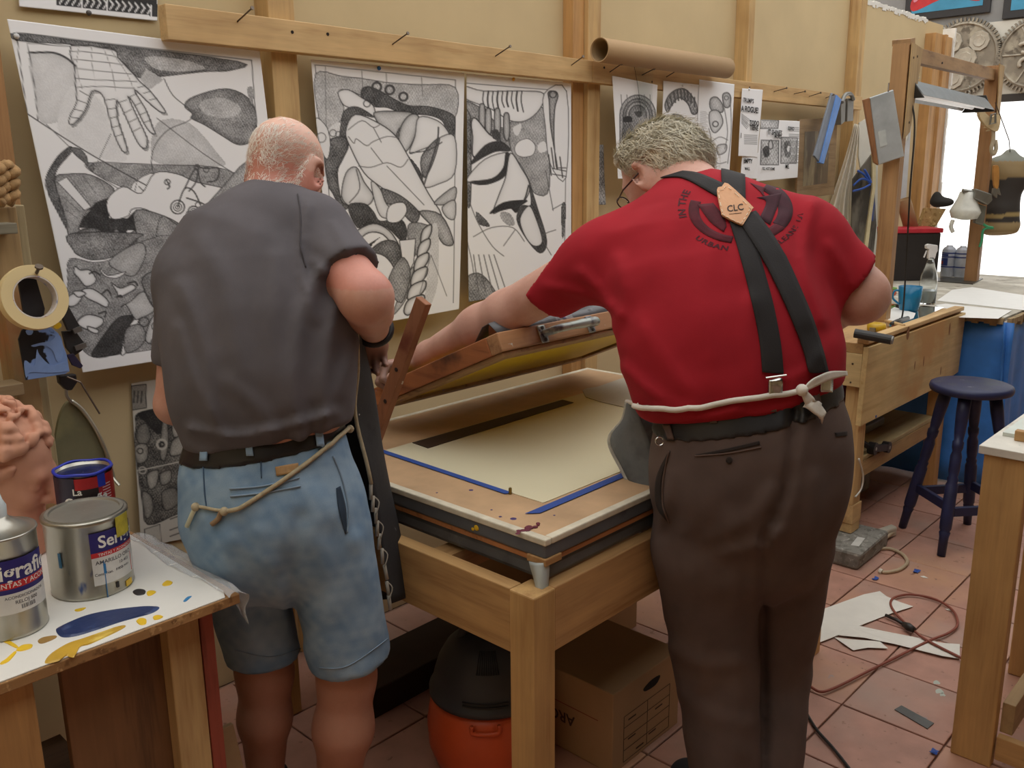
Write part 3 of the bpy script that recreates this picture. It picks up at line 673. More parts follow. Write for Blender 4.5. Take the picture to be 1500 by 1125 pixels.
# ------------------------------------------------------------------ drawings pinned to the wall (flat print as colour on a fine paper mesh)
class Ink:
    def __init__(s, Q, seed=1):
        s.Q = Q; g = np.random.default_rng(seed); s.v = np.ones(len(Q)); s.r = g.uniform(-1, 1, len(Q))
        x, y = Q.T; s.h = .5 * np.sin(x * 1.3 + y * 1.1 + 2 * np.sin(y * .07)) + .5 * np.sin(x * 1.7 - y * .9 + 1.5 * np.sin(x * .06)); s.c = np.sin(x * .11 + 2 * np.sin(y * .05)) * np.sin(y * .13 + 1.3 * np.sin(x * .07))
    def _d2(s, S, q, closed):
        best = np.full(len(q), 1e9); n = len(S)
        for i in range(n if closed else n - 1):
            u, v = S[i], S[(i + 1) % n]; e = v - u; t = np.clip((q - u) @ e / (e @ e + 1e-9), 0, 1); best = np.minimum(best, ((q - u - t[:, None] * e) ** 2).sum(1))
        return best
    def fill(s, P, v=1.0, hatch=.0, edge=.0, ew=5, line=0, sm=4):
        S = spline(P, sm, True) if sm > 1 else np.asarray(P, float); lo, hi = S.min(0), S.max(0)
        m_ = np.where(((s.Q >= lo) & (s.Q <= hi)).all(1))[0]
        if len(m_):
            q = s.Q[m_]; ins = np.zeros(len(q), bool); n = len(S)
            for i in range(n):
                (x0, y0), (x1, y1) = S[i], S[(i + 1) % n]
                if y0 == y1: continue
                c = ((y0 > q[:, 1]) != (y1 > q[:, 1])) & (q[:, 0] < (x1 - x0) * (q[:, 1] - y0) / (y1 - y0) + x0); ins ^= c
            m_ = m_[ins]; val = v + hatch * (.45 * s.h[m_] + .55 * s.r[m_] + .35 * s.c[m_])
            if edge: val = val * (1 - edge * np.exp(-np.sqrt(s._d2(S, s.Q[m_], True)) / ew))
            s.v[m_] = np.clip(val, .05, 1)
        if line: s.line(np.vstack([S, S[:1]]), line, .12, 1)
        return s
    def line(s, P, w=1.0, v=.15, sm=4):
        S = spline(P, sm) if sm > 1 else np.asarray(P, float); lo, hi = S.min(0) - w - 1, S.max(0) + w + 1
        m_ = np.where(((s.Q >= lo) & (s.Q <= hi)).all(1))[0]
        if len(m_):
            d = np.sqrt(s._d2(S, s.Q[m_], False)); a = np.clip(w * .5 + .6 - d, 0, 1); s.v[m_] = s.v[m_] * (1 - a) + v * a
        return s
    def circ(s, c, r, w=1, v=.15): t = np.linspace(0, 6.2832, 18); return s.line(np.stack([c[0] + r * np.cos(t), c[1] + r * np.sin(t)], 1), w, v, 1)
PAPER = vcol('printed_paper', .65, .03, 60)
def sheet(name, label, cat, quad, Y, step, draw, base='f2f3f6', dark='17171a', group=None, wob=.004, seed=1, world=False, mat=None, slant=0.0):
    """paper sheet on the wall from its four corners TL TR BR BL (photo points, or x,z)"""
    Wq = np.array([ay(*q, Y)[[0, 2]] if not world else q for q in quad], float)
    w, h = np.linalg.norm(Wq[1] - Wq[0]), np.linalg.norm(Wq[3] - Wq[0])
    D = math.hypot(Wq[:, 0].mean(), Y) * .97; nu, nv = max(2, int(w * FPX / D / step * .75)), max(2, int(h * FPX / D / step))
    u, v = np.meshgrid(np.linspace(0, 1, nu), np.linspace(0, 1, nv)); u, v = u.ravel(), v.ravel()
    xz = (Wq[0] * ((1 - u) * (1 - v))[:, None] + Wq[1] * (u * (1 - v))[:, None] + Wq[2] * (u * v)[:, None] + Wq[3] * ((1 - u) * v)[:, None])
    yy = Y - wob * (np.sin(u * 5 + v * 3 + seed) * .5 + .5) * (.3 + v) - slant * v
    V = np.stack([xz[:, 0], yy, xz[:, 1]], 1); flatV = V.copy(); flatV[:, 1] = Y
    I = Ink(prj(flatV), seed); draw(I) if draw else None
    I.v = I.v ** 1.7
    c = np.array(lin(dark))[None] * (1 - I.v[:, None]) + np.array(lin(base))[None] * I.v[:, None]
    idx = np.arange(nu * nv).reshape(nv, nu); F = np.stack([idx[:-1, :-1], idx[1:, :-1], idx[1:, 1:], idx[:-1, 1:]], -1).reshape(-1, 4)
    o = mk(name, V, F, mat or PAPER, col=c, smooth=True); tag(o, label, cat, group)
    so = o.modifiers.new('thickness', 'SOLIDIFY'); so.thickness = .0006; so.offset = 1
    return o
def C1(l): return [(x / 3, y / 3) for x, y in l]
def C5(l): return [(x / 3.75, 350 + y / 3.75) for x, y in l]
def C2(l): return [(400 + x / 3, y / 3) for x, y in l]
def C6(l): return [(200 + x * .2933, 150 + y * .2933) for x, y in l]
def draw1(k):
    f, l = k.fill, k.line
    l(C1([(70, 145), (1105, 265)]), 1.2, .3, 1); l(C1([(70, 150), (250, 1500)]), 1.2, .3, 1); l(C1([(1105, 265), (1135, 700)]), 1.2, .3, 1)
    f(C1([(70, 145), (400, 185), (1045, 270), (1010, 310), (900, 315), (720, 335), (620, 345), (560, 300), (510, 250), (480, 212), (300, 195), (80, 180)]), .46, .3, .3, 9, .8)
    f(C1([(640, 250), (800, 262), (900, 300), (780, 315), (680, 300)]), .72, .2)
    f(C1([(130, 240), (250, 240), (330, 290), (330, 380), (300, 500), (240, 540), (170, 525), (145, 380)]), .90, .06, .12, 6)
    f(C1([(615, 350), (640, 300), (720, 350), (655, 395)]), .74, .12, sm=1)
    f(C1([(810, 465), (850, 425), (1000, 390), (1110, 455), (1125, 600), (1090, 630), (1040, 635), (980, 600), (900, 550), (840, 520), (845, 500)]), .55, .28, .35, 8, .8)
    f(C1([(880, 450), (980, 430), (1060, 480), (1000, 520), (900, 500)]), .72, .2)
    f(C1([(1085, 390), (1110, 385), (1110, 460), (1095, 440)]), .6, .2)
    f(C1([(310, 380), (440, 440), (500, 600), (560, 700), (460, 700), (330, 640), (250, 560)]), .93, .05); f(C1([(690, 540), (830, 540), (960, 680), (980, 730), (800, 725), (670, 700)]), .84, .10, .1, 8)
    f(C1([(390, 715), (660, 722), (950, 735), (1065, 790), (985, 830), (700, 760), (590, 800), (560, 830), (410, 760)]), .55, .22, 0, 5, .6)
    hand = C1([(310, 200), (500, 220), (515, 250), (590, 330), (615, 360), (660, 400), (720, 478), (725, 495), (700, 490), (640, 440), (600, 400), (592, 405), (640, 480), (670, 560), (683, 588), (660, 582), (630, 540), (590, 460), (562, 425), (610, 530), (645, 605), (642, 650), (618, 645), (590, 600), (545, 500), (512, 440), (515, 520), (545, 610), (557, 665), (535, 662), (500, 590), (480, 520), (455, 430), (430, 402), (402, 402), (388, 440), (370, 490), (322, 545), (300, 540), (310, 500), (335, 450), (330, 380), (325, 290)])
    f([(x + 3, y + 4) for x, y in hand], .6, .2, 0, 4, 0, 2); f(hand, 1, 0, .28, 1.8, 1.2, 2)
    for P in ([(312, 225), (420, 232), (510, 250)], [(322, 262), (430, 270), (540, 285)], [(327, 300), (440, 312), (575, 325)], [(330, 345), (440, 352), (600, 358)], [(332, 385), (430, 380), (590, 388)]): l(C1(P), .9, .35)
    for P in ([(345, 205), (335, 300), (360, 390)], [(400, 210), (405, 300), (420, 390)], [(455, 215), (490, 310), (505, 400)], [(490, 225), (560, 330), (585, 390)]): l(C1(P), .6, .55)
    for a, b in (((350, 400), (385, 420)), ((340, 440), (380, 455)), ((325, 480), (365, 490)), ((312, 515), (345, 520)), ((458, 440), (505, 435)), ((470, 480), (512, 475)), ((482, 520), (516, 512)), ((492, 560), (525, 552)), ((505, 600), (538, 590)), ((520, 450), (555, 440)), ((540, 500), (578, 480)), ((560, 540), (598, 522)), ((580, 580), (615, 562)), ((570, 425), (600, 412)), ((590, 465), (622, 450)), ((612, 505), (645, 492)), ((630, 540), (660, 528)), ((605, 385), (635, 378)), ((630, 410), (660, 402)), ((655, 440), (690, 432))): l(C1([a, b]), .9, .3, 1)
    l(C1([(120, 190), (310, 205)]), 1, .3, 1); l(C1([(125, 232), (230, 232), (290, 255), (330, 290)]), 2.6, .15); l(C1([(120, 190), (150, 380), (165, 530)]), .8, .3)
    l(C1([(110, 495), (400, 680), (810, 905)]), 1.4, .2); l(C1([(200, 545), (410, 750)]), .8, .3, 1); l(C1([(690, 520), (900, 680), (1065, 785)]), 1, .3); l(C1([(485, 590), (410, 750)]), .8, .35, 1)
    l(C1([(720, 345), (760, 420), (840, 490), (830, 530), (740, 570), (680, 640), (665, 720), (685, 800), (660, 858), (610, 820)]), 1.1, .25); l(C1([(605, 780), (585, 870), (410, 760)]), .8, .3, 1)
    f(C1([(305, 645), (250, 690), (200, 780), (210, 850), (250, 930), (300, 1020), (300, 985), (262, 880), (240, 800), (252, 740), (312, 668)]), .3, .2, 0, 4, 1); f(C1([(310, 650), (350, 655), (380, 690), (390, 730), (410, 720), (405, 755), (370, 715), (340, 690), (318, 668)]), .35, .15, 0, 4, .8)
    f(C1([(240, 790), (300, 765), (400, 770), (500, 830), (470, 880), (390, 920), (350, 990), (340, 1060), (300, 1050), (290, 970)]), .62, .22, .2, 6, 1)
    f(C1([(250, 800), (290, 778), (400, 910), (370, 925)]), .97, 0, 0, 4, .8, 1)
    for a, b in (((300, 770), (380, 870)), ((360, 770), (420, 850)), ((430, 780), (460, 830)), ((270, 860), (350, 930)), ((285, 920), (340, 960))): l(C1([a, b]), .8, .35, 1)
    f(C1([(360, 965), (420, 890), (475, 870), (478, 960), (560, 960), (600, 920), (602, 1010), (560, 1010), (540, 1040), (510, 1000), (465, 1052), (430, 1005), (345, 1000)]), .14, .12, 0, 4, .6, 1)
    f(C1([(470, 880), (540, 820), (620, 850), (680, 760), (780, 765), (860, 800), (990, 835), (900, 900), (800, 990), (640, 920), (580, 920), (560, 950), (490, 960)]), 1, 0, 0, 4, 1)
    f(C1([(340, 1020), (430, 1005), (465, 1055), (510, 1005), (540, 1042), (600, 1010), (600, 1060), (520, 1110), (420, 1130), (350, 1120)]), .5, .3, .3, 6, 1)
    f(C1([(590, 930), (680, 935), (800, 1000), (740, 1100), (720, 1200), (620, 1200), (600, 1040)]), .55, .25, .2, 6, 1)
    for r, w in ((10, 1.6), (6, 1), (3, 1)): k.circ(C1([(780, 910)])[0], r, w, .15); k.circ(C1([(850, 930)])[0], r * .8, w, .15)
    for P in ([(780, 910), (810, 830), (850, 840), (880, 900)], [(810, 830), (860, 740), (880, 800), (900, 820)], [(860, 730), (900, 740), (960, 740), (950, 790), (910, 800)], [(820, 870), (900, 900), (910, 940)], [(730, 790), (745, 820), (735, 830)], [(800, 990), (860, 960), (930, 930)], [(870, 740), (860, 800), (830, 840)]): l(C1(P), 1.8, .2)
    for c in ((735, 800), (865, 735), (905, 745), (870, 900), (830, 940)): k.circ(C1([c])[0], 4, 1.4, .25)
    f(C1([(700, 960), (820, 1000), (960, 840), (1130, 720), (1180, 1300), (1150, 1560), (900, 1540), (700, 1300)]), .62, .25, .2, 8, .8); f(C1([(860, 1000), (1000, 900), (1060, 1060), (940, 1200)]), .95, 0, .2, 4, 1); f(C1([(900, 1280), (1060, 1200), (1120, 1380), (960, 1480)]), .3, .2, .2, 5, 1)
    # lower half
    f(C5([(385, -30), (760, -30), (750, 0), (640, 90), (520, 115), (440, 95), (400, 60)]), .5, .28, .25, 6, 1)
    f(C5([(380, 110), (520, 130), (640, 100), (760, 20), (1000, 20), (1100, 560), (880, 600), (660, 632), (512, 650), (420, 560), (360, 380), (370, 250)]), .52, .24, 0, 4, .6)
    f(C5([(600, 120), (760, 20), (800, 80), (740, 200), (660, 180)]), .72, .15, .2, 6, .8); f(C5([(540, 140), (590, 200), (690, 180), (640, 215), (570, 200)]), .97, 0, 0, 3, .8)
    for P in ([(410, 150), (440, 170), (490, 170), (525, 215), (515, 245), (470, 260), (430, 215), (405, 185)], [(450, 280), (510, 275), (590, 335), (585, 375), (530, 350), (470, 320)], [(365, 330), (400, 300), (450, 310), (430, 350), (400, 370), (370, 365)], [(425, 450), (480, 415), (560, 435), (560, 470), (500, 500), (440, 480)], [(610, 240), (660, 270), (720, 250), (745, 270), (700, 300), (650, 320), (640, 290)], [(400, 290), (440, 285), (470, 300), (430, 320)], [(480, 480), (540, 500), (530, 520), (490, 505)]):
        f(C5(P), .98, 0, .25, 2, 1.3)
    for P in ([(490, 190), (520, 180), (550, 200)], [(560, 300), (590, 280), (610, 310)], [(540, 410), (580, 400), (575, 430)], [(700, 245), (740, 235), (755, 255)], [(640, 320), (660, 310), (670, 320)]): l(C5(P), 2.2, .15)
    f(C5([(505, 645), (560, 540), (640, 440), (700, 420), (735, 430), (700, 500), (670, 570), (660, 628)]), .16, .12, 0, 4, 1)
    f(C5([(665, 628), (700, 500), (740, 440), (760, 450), (720, 540), (690, 625)]), .95, 0, 0, 3, .8)
    f(C5([(665, 375), (720, 340), (790, 290), (850, 385), (760, 440), (735, 430), (690, 360)]), .8, .1, .2, 4, 1); f(C5([(780, 220), (830, 180), (880, 170), (890, 330), (850, 380), (800, 300)]), .5, .25, .3, 5, 1.4)
    f(C5([(690, 500), (770, 470), (800, 540), (760, 600), (690, 620)]), .55, .2, .2, 4, 1); f(C5([(800, 560), (830, 440), (900, 380), (960, 420), (880, 560)]), .85, .05, .3, 3, 1.2)
    for c, r in (((855, 480), 6), ((790, 455), 7), ((855, 570), 7), ((860, 575), 3)): k.circ(C5([c])[0], r, 1.6, .2)
def draw2(k):
    f, l = k.fill, k.line
    l(C2([(182, 285), (800, 352)]), .9, .3, 1); l(C2([(182, 285), (240, 800), (300, 1400)]), .9, .3, 1); l(C2([(800, 352), (790, 1330)]), .9, .3, 1)
    f(C2([(185, 325), (300, 335), (390, 345), (520, 365), (650, 372), (800, 385), (795, 520), (700, 480), (600, 470), (520, 430), (440, 400), (395, 390), (390, 420), (330, 395), (290, 400), (300, 450), (310, 480), (290, 540), (240, 570), (200, 520)]), .72, .2, 0, 4, .8)
    f(C2([(240, 570), (290, 540), (285, 620), (240, 700), (215, 660)]), .9, .1)
    for x in (228, 390, 497, 652): l(C2([(x, 290 + (x - 182) * .108), (x + 4, 420 if x > 300 else 560)]), .8, .4, 1)
    f(C2([(388, 395), (420, 380), (470, 400), (540, 440), (600, 465), (680, 468), (760, 490), (797, 520), (790, 605), (760, 570), (740, 530), (690, 508), (620, 502), (560, 495), (500, 472), (450, 470), (420, 452), (390, 440)]), .24, .2, 0, 4, 1)
    for c, r in (((455, 382), 6.5), ((512, 395), 6.5), ((572, 425), 6)): k.circ(C2([c])[0], r, 3, .2)
    f(C2([(285, 405), (330, 395), (390, 430), (440, 465), (442, 512), (380, 482), (325, 470), (300, 450)]), .98, 0, .2, 2, 1); k.circ(C2([(412, 455)])[0], 5, 1.2)
    f(C2([(298, 540), (315, 485), (370, 470), (442, 515), (370, 503), (330, 540), (318, 620), (290, 640)]), .25, .2, 0, 3, 1)
    f(C2([(450, 492), (560, 490), (612, 502), (562, 560), (552, 600), (480, 560), (450, 522)]), .86, .08, .45, 4, 1.2); f(C2([(560, 560), (600, 505), (640, 515), (622, 600), (585, 665), (553, 640)]), .88, .06, .5, 3, 1.2); f(C2([(540, 600), (560, 560), (552, 640), (600, 690), (590, 690)]), .3, .2)
    f(C2([(640, 515), (720, 530), (765, 575), (770, 605), (740, 622), (640, 662), (598, 672), (622, 600)]), .98, 0, .2, 3, 1)
    f(C2([(655, 680), (722, 610), (795, 600), (795, 760), (720, 810), (660, 820), (655, 740)]), .97, 0, .2, 3, 1); f(C2([(650, 690), (725, 605), (720, 655), (690, 740), (660, 780)]), .5, .25, .3, 4, 1); f(C2([(600, 695), (650, 760), (657, 830), (620, 780)]), .22, .15)
    l(C2([(725, 560), (720, 620), (690, 720), (660, 815)]), 2, .2); l(C2([(600, 672), (680, 660), (740, 625)]), 1.4, .2)
    f(C2([(225, 640), (300, 600), (330, 640), (305, 700), (282, 760), (300, 880), (335, 905), (300, 920), (262, 850), (238, 800)]), .36, .25, .3, 5, 1.2)
    f(C2([(185, 520), (235, 560), (250, 640), (235, 700), (205, 640)]), .95, 0, 0, 3, .8); k.circ(C2([(210, 605)])[0], 7, 1, .3); k.circ(C2([(262, 585)])[0], 5, 1, .25); k.circ(C2([(285, 590)])[0], 4, 1, .25)
    f(C2([(320, 760), (365, 735), (400, 800), (440, 860), (420, 900), (380, 895), (335, 905), (300, 860)]), .95, 0, .3, 4, 1.2); l(C2([(365, 745), (380, 830), (335, 890)]), 1.2, .2)
    f(C2([(318, 580), (360, 503), (470, 545), (540, 600), (592, 685), (680, 850), (735, 940), (722, 1000), (640, 930), (560, 880), (470, 820), (400, 760), (345, 660)]), .98, 0, .1, 3, 1.3)
    for P in ([(330, 570), (390, 530), (440, 560), (472, 545)], [(330, 600), (355, 630), (365, 610), (410, 640), (440, 622), (500, 600), (545, 605)], [(375, 730), (430, 735), (500, 715), (560, 735), (592, 700)], [(440, 560), (475, 625)], [(430, 650), (480, 715)], [(500, 730), (660, 900)]): l(C2(P), 1, .3)
    f(C2([(330, 905), (400, 895), (440, 930), (470, 972), (550, 960), (582, 1000), (572, 1065), (500, 1000), (430, 985), (370, 1000)]), .2, .18, 0, 4, 1); f(C2([(470, 830), (540, 850), (600, 892), (640, 940), (620, 982), (580, 950), (560, 902), (490, 892)]), .34, .22, 0, 4, 1.2); f(C2([(430, 800), (470, 830), (500, 900), (560, 940), (500, 960), (460, 930)]), .95, 0, .2, 3, 1); f(C2([(510, 905), (570, 890), (585, 930), (550, 975), (500, 970)]), .97, 0, 0, 3, 1)
    f(C2([(640, 930), (735, 945), (790, 1065), (745, 1072), (700, 1000)]), .7, .2, .4, 4, 1.2); f(C2([(705, 890), (795, 820), (795, 880), (750, 900)]), .85, .1, .4, 4, 1); f(C2([(740, 910), (795, 880), (795, 960), (760, 955)]), .9, .05, .3, 3, 1)
    f(C2([(600, 980), (690, 1000), (660, 1080), (620, 1120), (590, 1050)]), .6, .2, .2, 4, .8); f(C2([(620, 1050), (570, 1060), (560, 1125), (620, 1125)]), .97, 0, 0, 3, 1, 1)
    # lower part: bowls, rope
    f(C6([(1090, 650), (1180, 605), (1260, 640), (1310, 720), (1290, 730), (1230, 660), (1160, 650), (1100, 690)]), .95, 0, .3, 4, 1.4); f(C6([(1120, 740), (1220, 670), (1170, 720), (1180, 780)]), .12, .1); f(C6([(1170, 740), (1240, 690), (1310, 720), (1320, 900), (1300, 1010), (1290, 850), (1240, 770)]), .35, .25, .2, 4, 1.2); f(C6([(1310, 690), (1390, 680), (1380, 800), (1330, 900), (1320, 760)]), .95, 0, 0, 3, 1, 1)
    f(C6([(1330, 900), (1380, 820), (1350, 960), (1300, 1040), (1280, 1045)]), .8, .15, .3, 4, .8); f(C6([(1460, 640), (1500, 620), (1500, 900), (1450, 1040), (1430, 1040), (1450, 800)]), .85, .1)
    for i in range(6):
        t = i / 5; cx_, cy_ = 1440 - 62 * t, 660 + 350 * t; w = 26 + 22 * t
        f(C6([(cx_ - w, cy_ + 30), (cx_ - w * .5, cy_ - 25), (cx_ + w, cy_ - 50), (cx_ + w * 1.1, cy_ - 15), (cx_ + w * .4, cy_ + 25), (cx_ - w * .6, cy_ + 52)]), .97, 0, .5, 2.5, 1.6)
    l(C2([(640, 1290), (690, 1120), (760, 1300)]), .8, .35, 1)
    k.fill(C2([(500, 1250), (560, 1130), (600, 1200), (560, 1330)]), .6, .25, .3, 5, 1)
def draw3(k):
    f, l = k.fill, k.line
    l(C2([(838, 365), (1288, 400)]), .8, .3, 1); l(C2([(1288, 400), (1280, 1060)]), .8, .3, 1); l(C2([(838, 365), (838, 1400)]), .8, .3, 1)
    f(C2([(838, 440), (920, 480), (1000, 560), (1040, 560), (1040, 660), (1000, 625), (940, 600), (900, 540), (870, 520), (845, 480)]), .55, .25, .2, 4, .8)
    f(C2([(1040, 540), (1110, 530), (1190, 480), (1212, 820), (1150, 852), (1120, 790), (1090, 730), (1045, 660)]), .62, .22, .1, 6, .8); f(C2([(1060, 650), (1080, 620), (1120, 610), (1150, 640), (1140, 680), (1100, 690), (1070, 680)]), .97, 0, 0, 3, .6); f(C2([(1160, 640), (1190, 620), (1200, 660), (1170, 670)]), .93); f(C2([(1055, 560), (1090, 545), (1080, 590), (1060, 590)]), .9)
    f(C2([(838, 380), (925, 400), (1100, 400), (1188, 412), (1170, 480), (1110, 530), (1040, 530), (960, 480), (838, 430)]), .98, 0, .1, 3, 1)
    for i in range(9): x = 925 + i * 21; l(C2([(x, 402), (x - 4, 440), (x + 6 - 3 * (i % 2), 480 + 12 * math.sin(i))]), 2.2 if i % 2 else 1.4, .15)
    for x, y in ((918, 500), (945, 520), (985, 520), (1025, 540)): f(C2([(x - 12, y - 30), (x, y - 45), (x + 12, y - 30), (x + 14, y + 50), (x + 2, y + 80), (x - 12, y + 50)]), .8, .1, .5, 2.5, 1.2)
    f(C2([(840, 490), (862, 500), (870, 560), (868, 880), (850, 885), (842, 700)]), .4, .3, .2, 3, 1)
    f(C2([(870, 540), (890, 520), (950, 590), (1000, 620), (940, 640), (880, 690), (876, 600)]), .98, 0, .15, 3, 1.6); f(C2([(866, 722), (930, 640), (1000, 622), (1042, 662), (980, 665), (925, 690)]), .14, .1, 0, 3, 1); f(C2([(960, 575), (985, 570), (1000, 600), (990, 620), (965, 605)]), .2, .1)
    f(C2([(850, 788), (930, 700), (1030, 672), (1010, 740), (960, 790), (890, 800)]), .98, 0, .1, 3, 1); f(C2([(868, 798), (960, 785), (1010, 740), (1022, 672), (1042, 690), (1020, 770), (960, 805), (905, 812)]), .13, .08, 0, 3, .8)
    f(C2([(1042, 672), (1090, 740), (1122, 800), (1120, 850), (1082, 900), (1000, 925), (965, 935), (990, 860), (1020, 780)]), .98, 0, .15, 3, 1.2); f(C2([(950, 938), (1010, 890), (1112, 880), (1085, 905), (1065, 935), (1040, 915), (1000, 925)]), .1, .06, 0, 3, .6); l(C2([(1120, 815), (1100, 880), (1060, 915)]), 2, .15)
    f(C2([(1125, 815), (1160, 920), (1200, 1060), (1170, 1112), (1110, 1050), (1068, 965), (1090, 905), (1130, 900)]), .22, .15, 0, 3, 1); f(C2([(1082, 960), (1120, 905), (1148, 950), (1180, 1060), (1140, 1080), (1100, 1030)]), .97, 0, .1, 3, 1)
    f(C2([(1000, 930), (1040, 940), (1060, 985), (1030, 990), (1000, 960)]), .6, .2); f(C2([(890, 930), (930, 960), (950, 995), (905, 985)]), .3, .2)
    for P in ([(860, 880), (900, 980), (960, 1080), (1010, 1125)], [(880, 1040), (960, 1000), (1050, 1000), (1100, 1060)], [(850, 1050), (880, 1200), (870, 1320)], [(1010, 1080), (1060, 1010)], [(1225, 920), (1280, 890)], [(1195, 750), (1228, 925)], [(1240, 1010), (1180, 1040), (1220, 1120)]): l(C2(P), 1, .3)
    f(C2([(1265, 905), (1285, 900), (1280, 1020), (1268, 1040)]), .3, .25)
    f(C2([(1190, 412), (1288, 402), (1285, 780), (1215, 720), (1195, 560)]), .97, 0, 0, 3, .8); f(C2([(1208, 405), (1240, 402), (1250, 425), (1236, 480), (1232, 600), (1240, 722), (1246, 728), (1218, 560), (1212, 450)]), .7, .2, .4, 3, 1.2); k.circ(C2([(1228, 415)])[0], 5, 1.6, .2)
    for x, y in ((1208, 680), (1220, 650), (1258, 690)): l(C2([(x, y), (x + 12, y + 90)]), 1.6, .2, 1)
    for P in ([(1225, 740), (1285, 752)], [(1225, 765), (1285, 775)], [(1250, 738), (1285, 738)]): l(C2(P), 1.2, .2, 1)
    f(C2([(838, 1240), (900, 1200), (960, 1260), (980, 1340), (838, 1400)]), .5, .3, .2, 5, 1)
    for i in range(5): l(C2([(880 + i * 22, 1120), (900 + i * 30, 1280)]), 1.2, .3)
PY = YS - .004
sheet('ink_drawing', 'large ink drawing of a scaly clawed hand over surreal shapes, pinned left of the stud', 'drawing', [(10, 28), (380, 75), None, (121, 546)][:2] + [prj((1.545, PY, 1.10)), (121, 546)], PY, 1.15, draw1, seed=1)
sheet('ink_drawing', 'tall ink drawing of a reclining winged figure and twisted rope, between two studs', 'drawing', [(455, 87), (680, 107), (672, 453), prj((1.70, PY, 1.107))], PY - .001, 1.1, draw2, seed=2)
sheet('ink_drawing', 'narrow ink drawing with hanging cloth, horn and nails, beside the doubled stud', 'drawing', [(683, 108), (836, 122), prj((2.91, PY, 1.14)), prj((2.31, PY, 1.135))], PY - .003, 1.1, draw3, seed=3)
def drawA(k):
    for i in range(16):
        x = 82 + i * 9.3; y = (x - 82) * .11
        for dx in (0,): k.fill([(x, y - 22), (x + 9, y - 22), (x + 9, y + 1 + 8), (x, y + 8)][:4], .1, .05, sm=1)
    for i in range(15):
        x = 86 + i * 9.3; y = (x - 82) * .11; k.line([(x, y - 8), (x + 5, y - 2), (x, y + 5)], 2.2, .95, 1)
sheet('ink_print', 'black and white print with a chevron border, pinned above the clawed hand drawing', 'print', [(24, -90), (232, -70), (230, 31), (27, 10)], Y0 - .02, 1.3, drawA, seed=4)
def drawN(k):
    f, l = k.fill, k.line; C = lambda L: [(x / 3.75, 350 + y / 3.75) for x, y in L]; D = lambda L: [(x / 3.75, 560 + y / 3.75) for x, y in L]
    f(D([(720, 20), (800, 10), (800, 140), (710, 155)]), .62, .1, 0, 3, 1, 1)
    for x in (738, 758, 778): l(D([(x, 50), (x - 5, 110)]), 2.4, .3, 1)
    f(D([(755, 170), (900, 140), (1100, 140), (1100, 700), (980, 720), (800, 775), (770, 640), (750, 480), (735, 340), (745, 240)]), .38, .35, .15, 6, 1)
    for P, v in (([(760, 170), (900, 150), (870, 280), (800, 220)], .1), ([(755, 250), (800, 225), (820, 300), (790, 340), (750, 320)], .6), ([(900, 160), (920, 300), (900, 420), (870, 400), (880, 260)], .75), ([(940, 200), (1000, 170), (1010, 260), (950, 300)], .9), ([(940, 320), (1010, 290), (1010, 380), (930, 400)], .85), ([(740, 350), (800, 340), (800, 420), (750, 440)], .8), ([(800, 500), (860, 480), (850, 560), (810, 580)], .85), ([(870, 500), (930, 480), (930, 540), (880, 560)], .75), ([(770, 600), (820, 620), (830, 700), (790, 740)], .7), ([(880, 600), (960, 580), (980, 660), (900, 700)], .6)): f(D(P), v, .15, .4, 3, 1)
    k.circ(D([(882, 338)])[0], 7, 3, .95); k.circ(D([(882, 338)])[0], 3, 2, .1); k.circ(D([(775, 480)])[0], 5, 1.6, .9); k.circ(D([(765, 375)])[0], 4, 1.4, .15)
    l(D([(715, 490), (850, 460), (1060, 420)]), 1.6, 1.0, 1); l(D([(710, 170), (790, 770)]), .8, .4, 1)
    for x0 in (740, 747): 
        for i in range(26): l(D([(735 + .02 * i + (x0 - 740) * .3, 335 + i * 11), (737, 341 + i * 11)]), 1, .45, 1)
    f(D([(780, 800), (870, 775), (880, 890), (790, 905)]), .92, .04, 0, 3, .7, 1)
    for y in (740, 800, 835): l(D([(930, y + 10), (1010, y - 15)]), 1.6, .4, 1)
nw = sheet('newspaper_page', 'yellowed newsprint page with a dark collage print, pinned low on the wall behind the shorts', 'newspaper', [(192, 562), (290, 545), (305, 785), (203, 800)], Y0 - .018, 1.1, drawN, base='c9c5bb', seed=5, wob=.012)
p = ay(231, 584, Y0 - .031); flat_text('R.A', .022, p + np.array([.01, 0, 0]), (1, 0, 0), (0, 0, 1), plain('black_type', '1d1c1c', .8), nw, bold=.02)
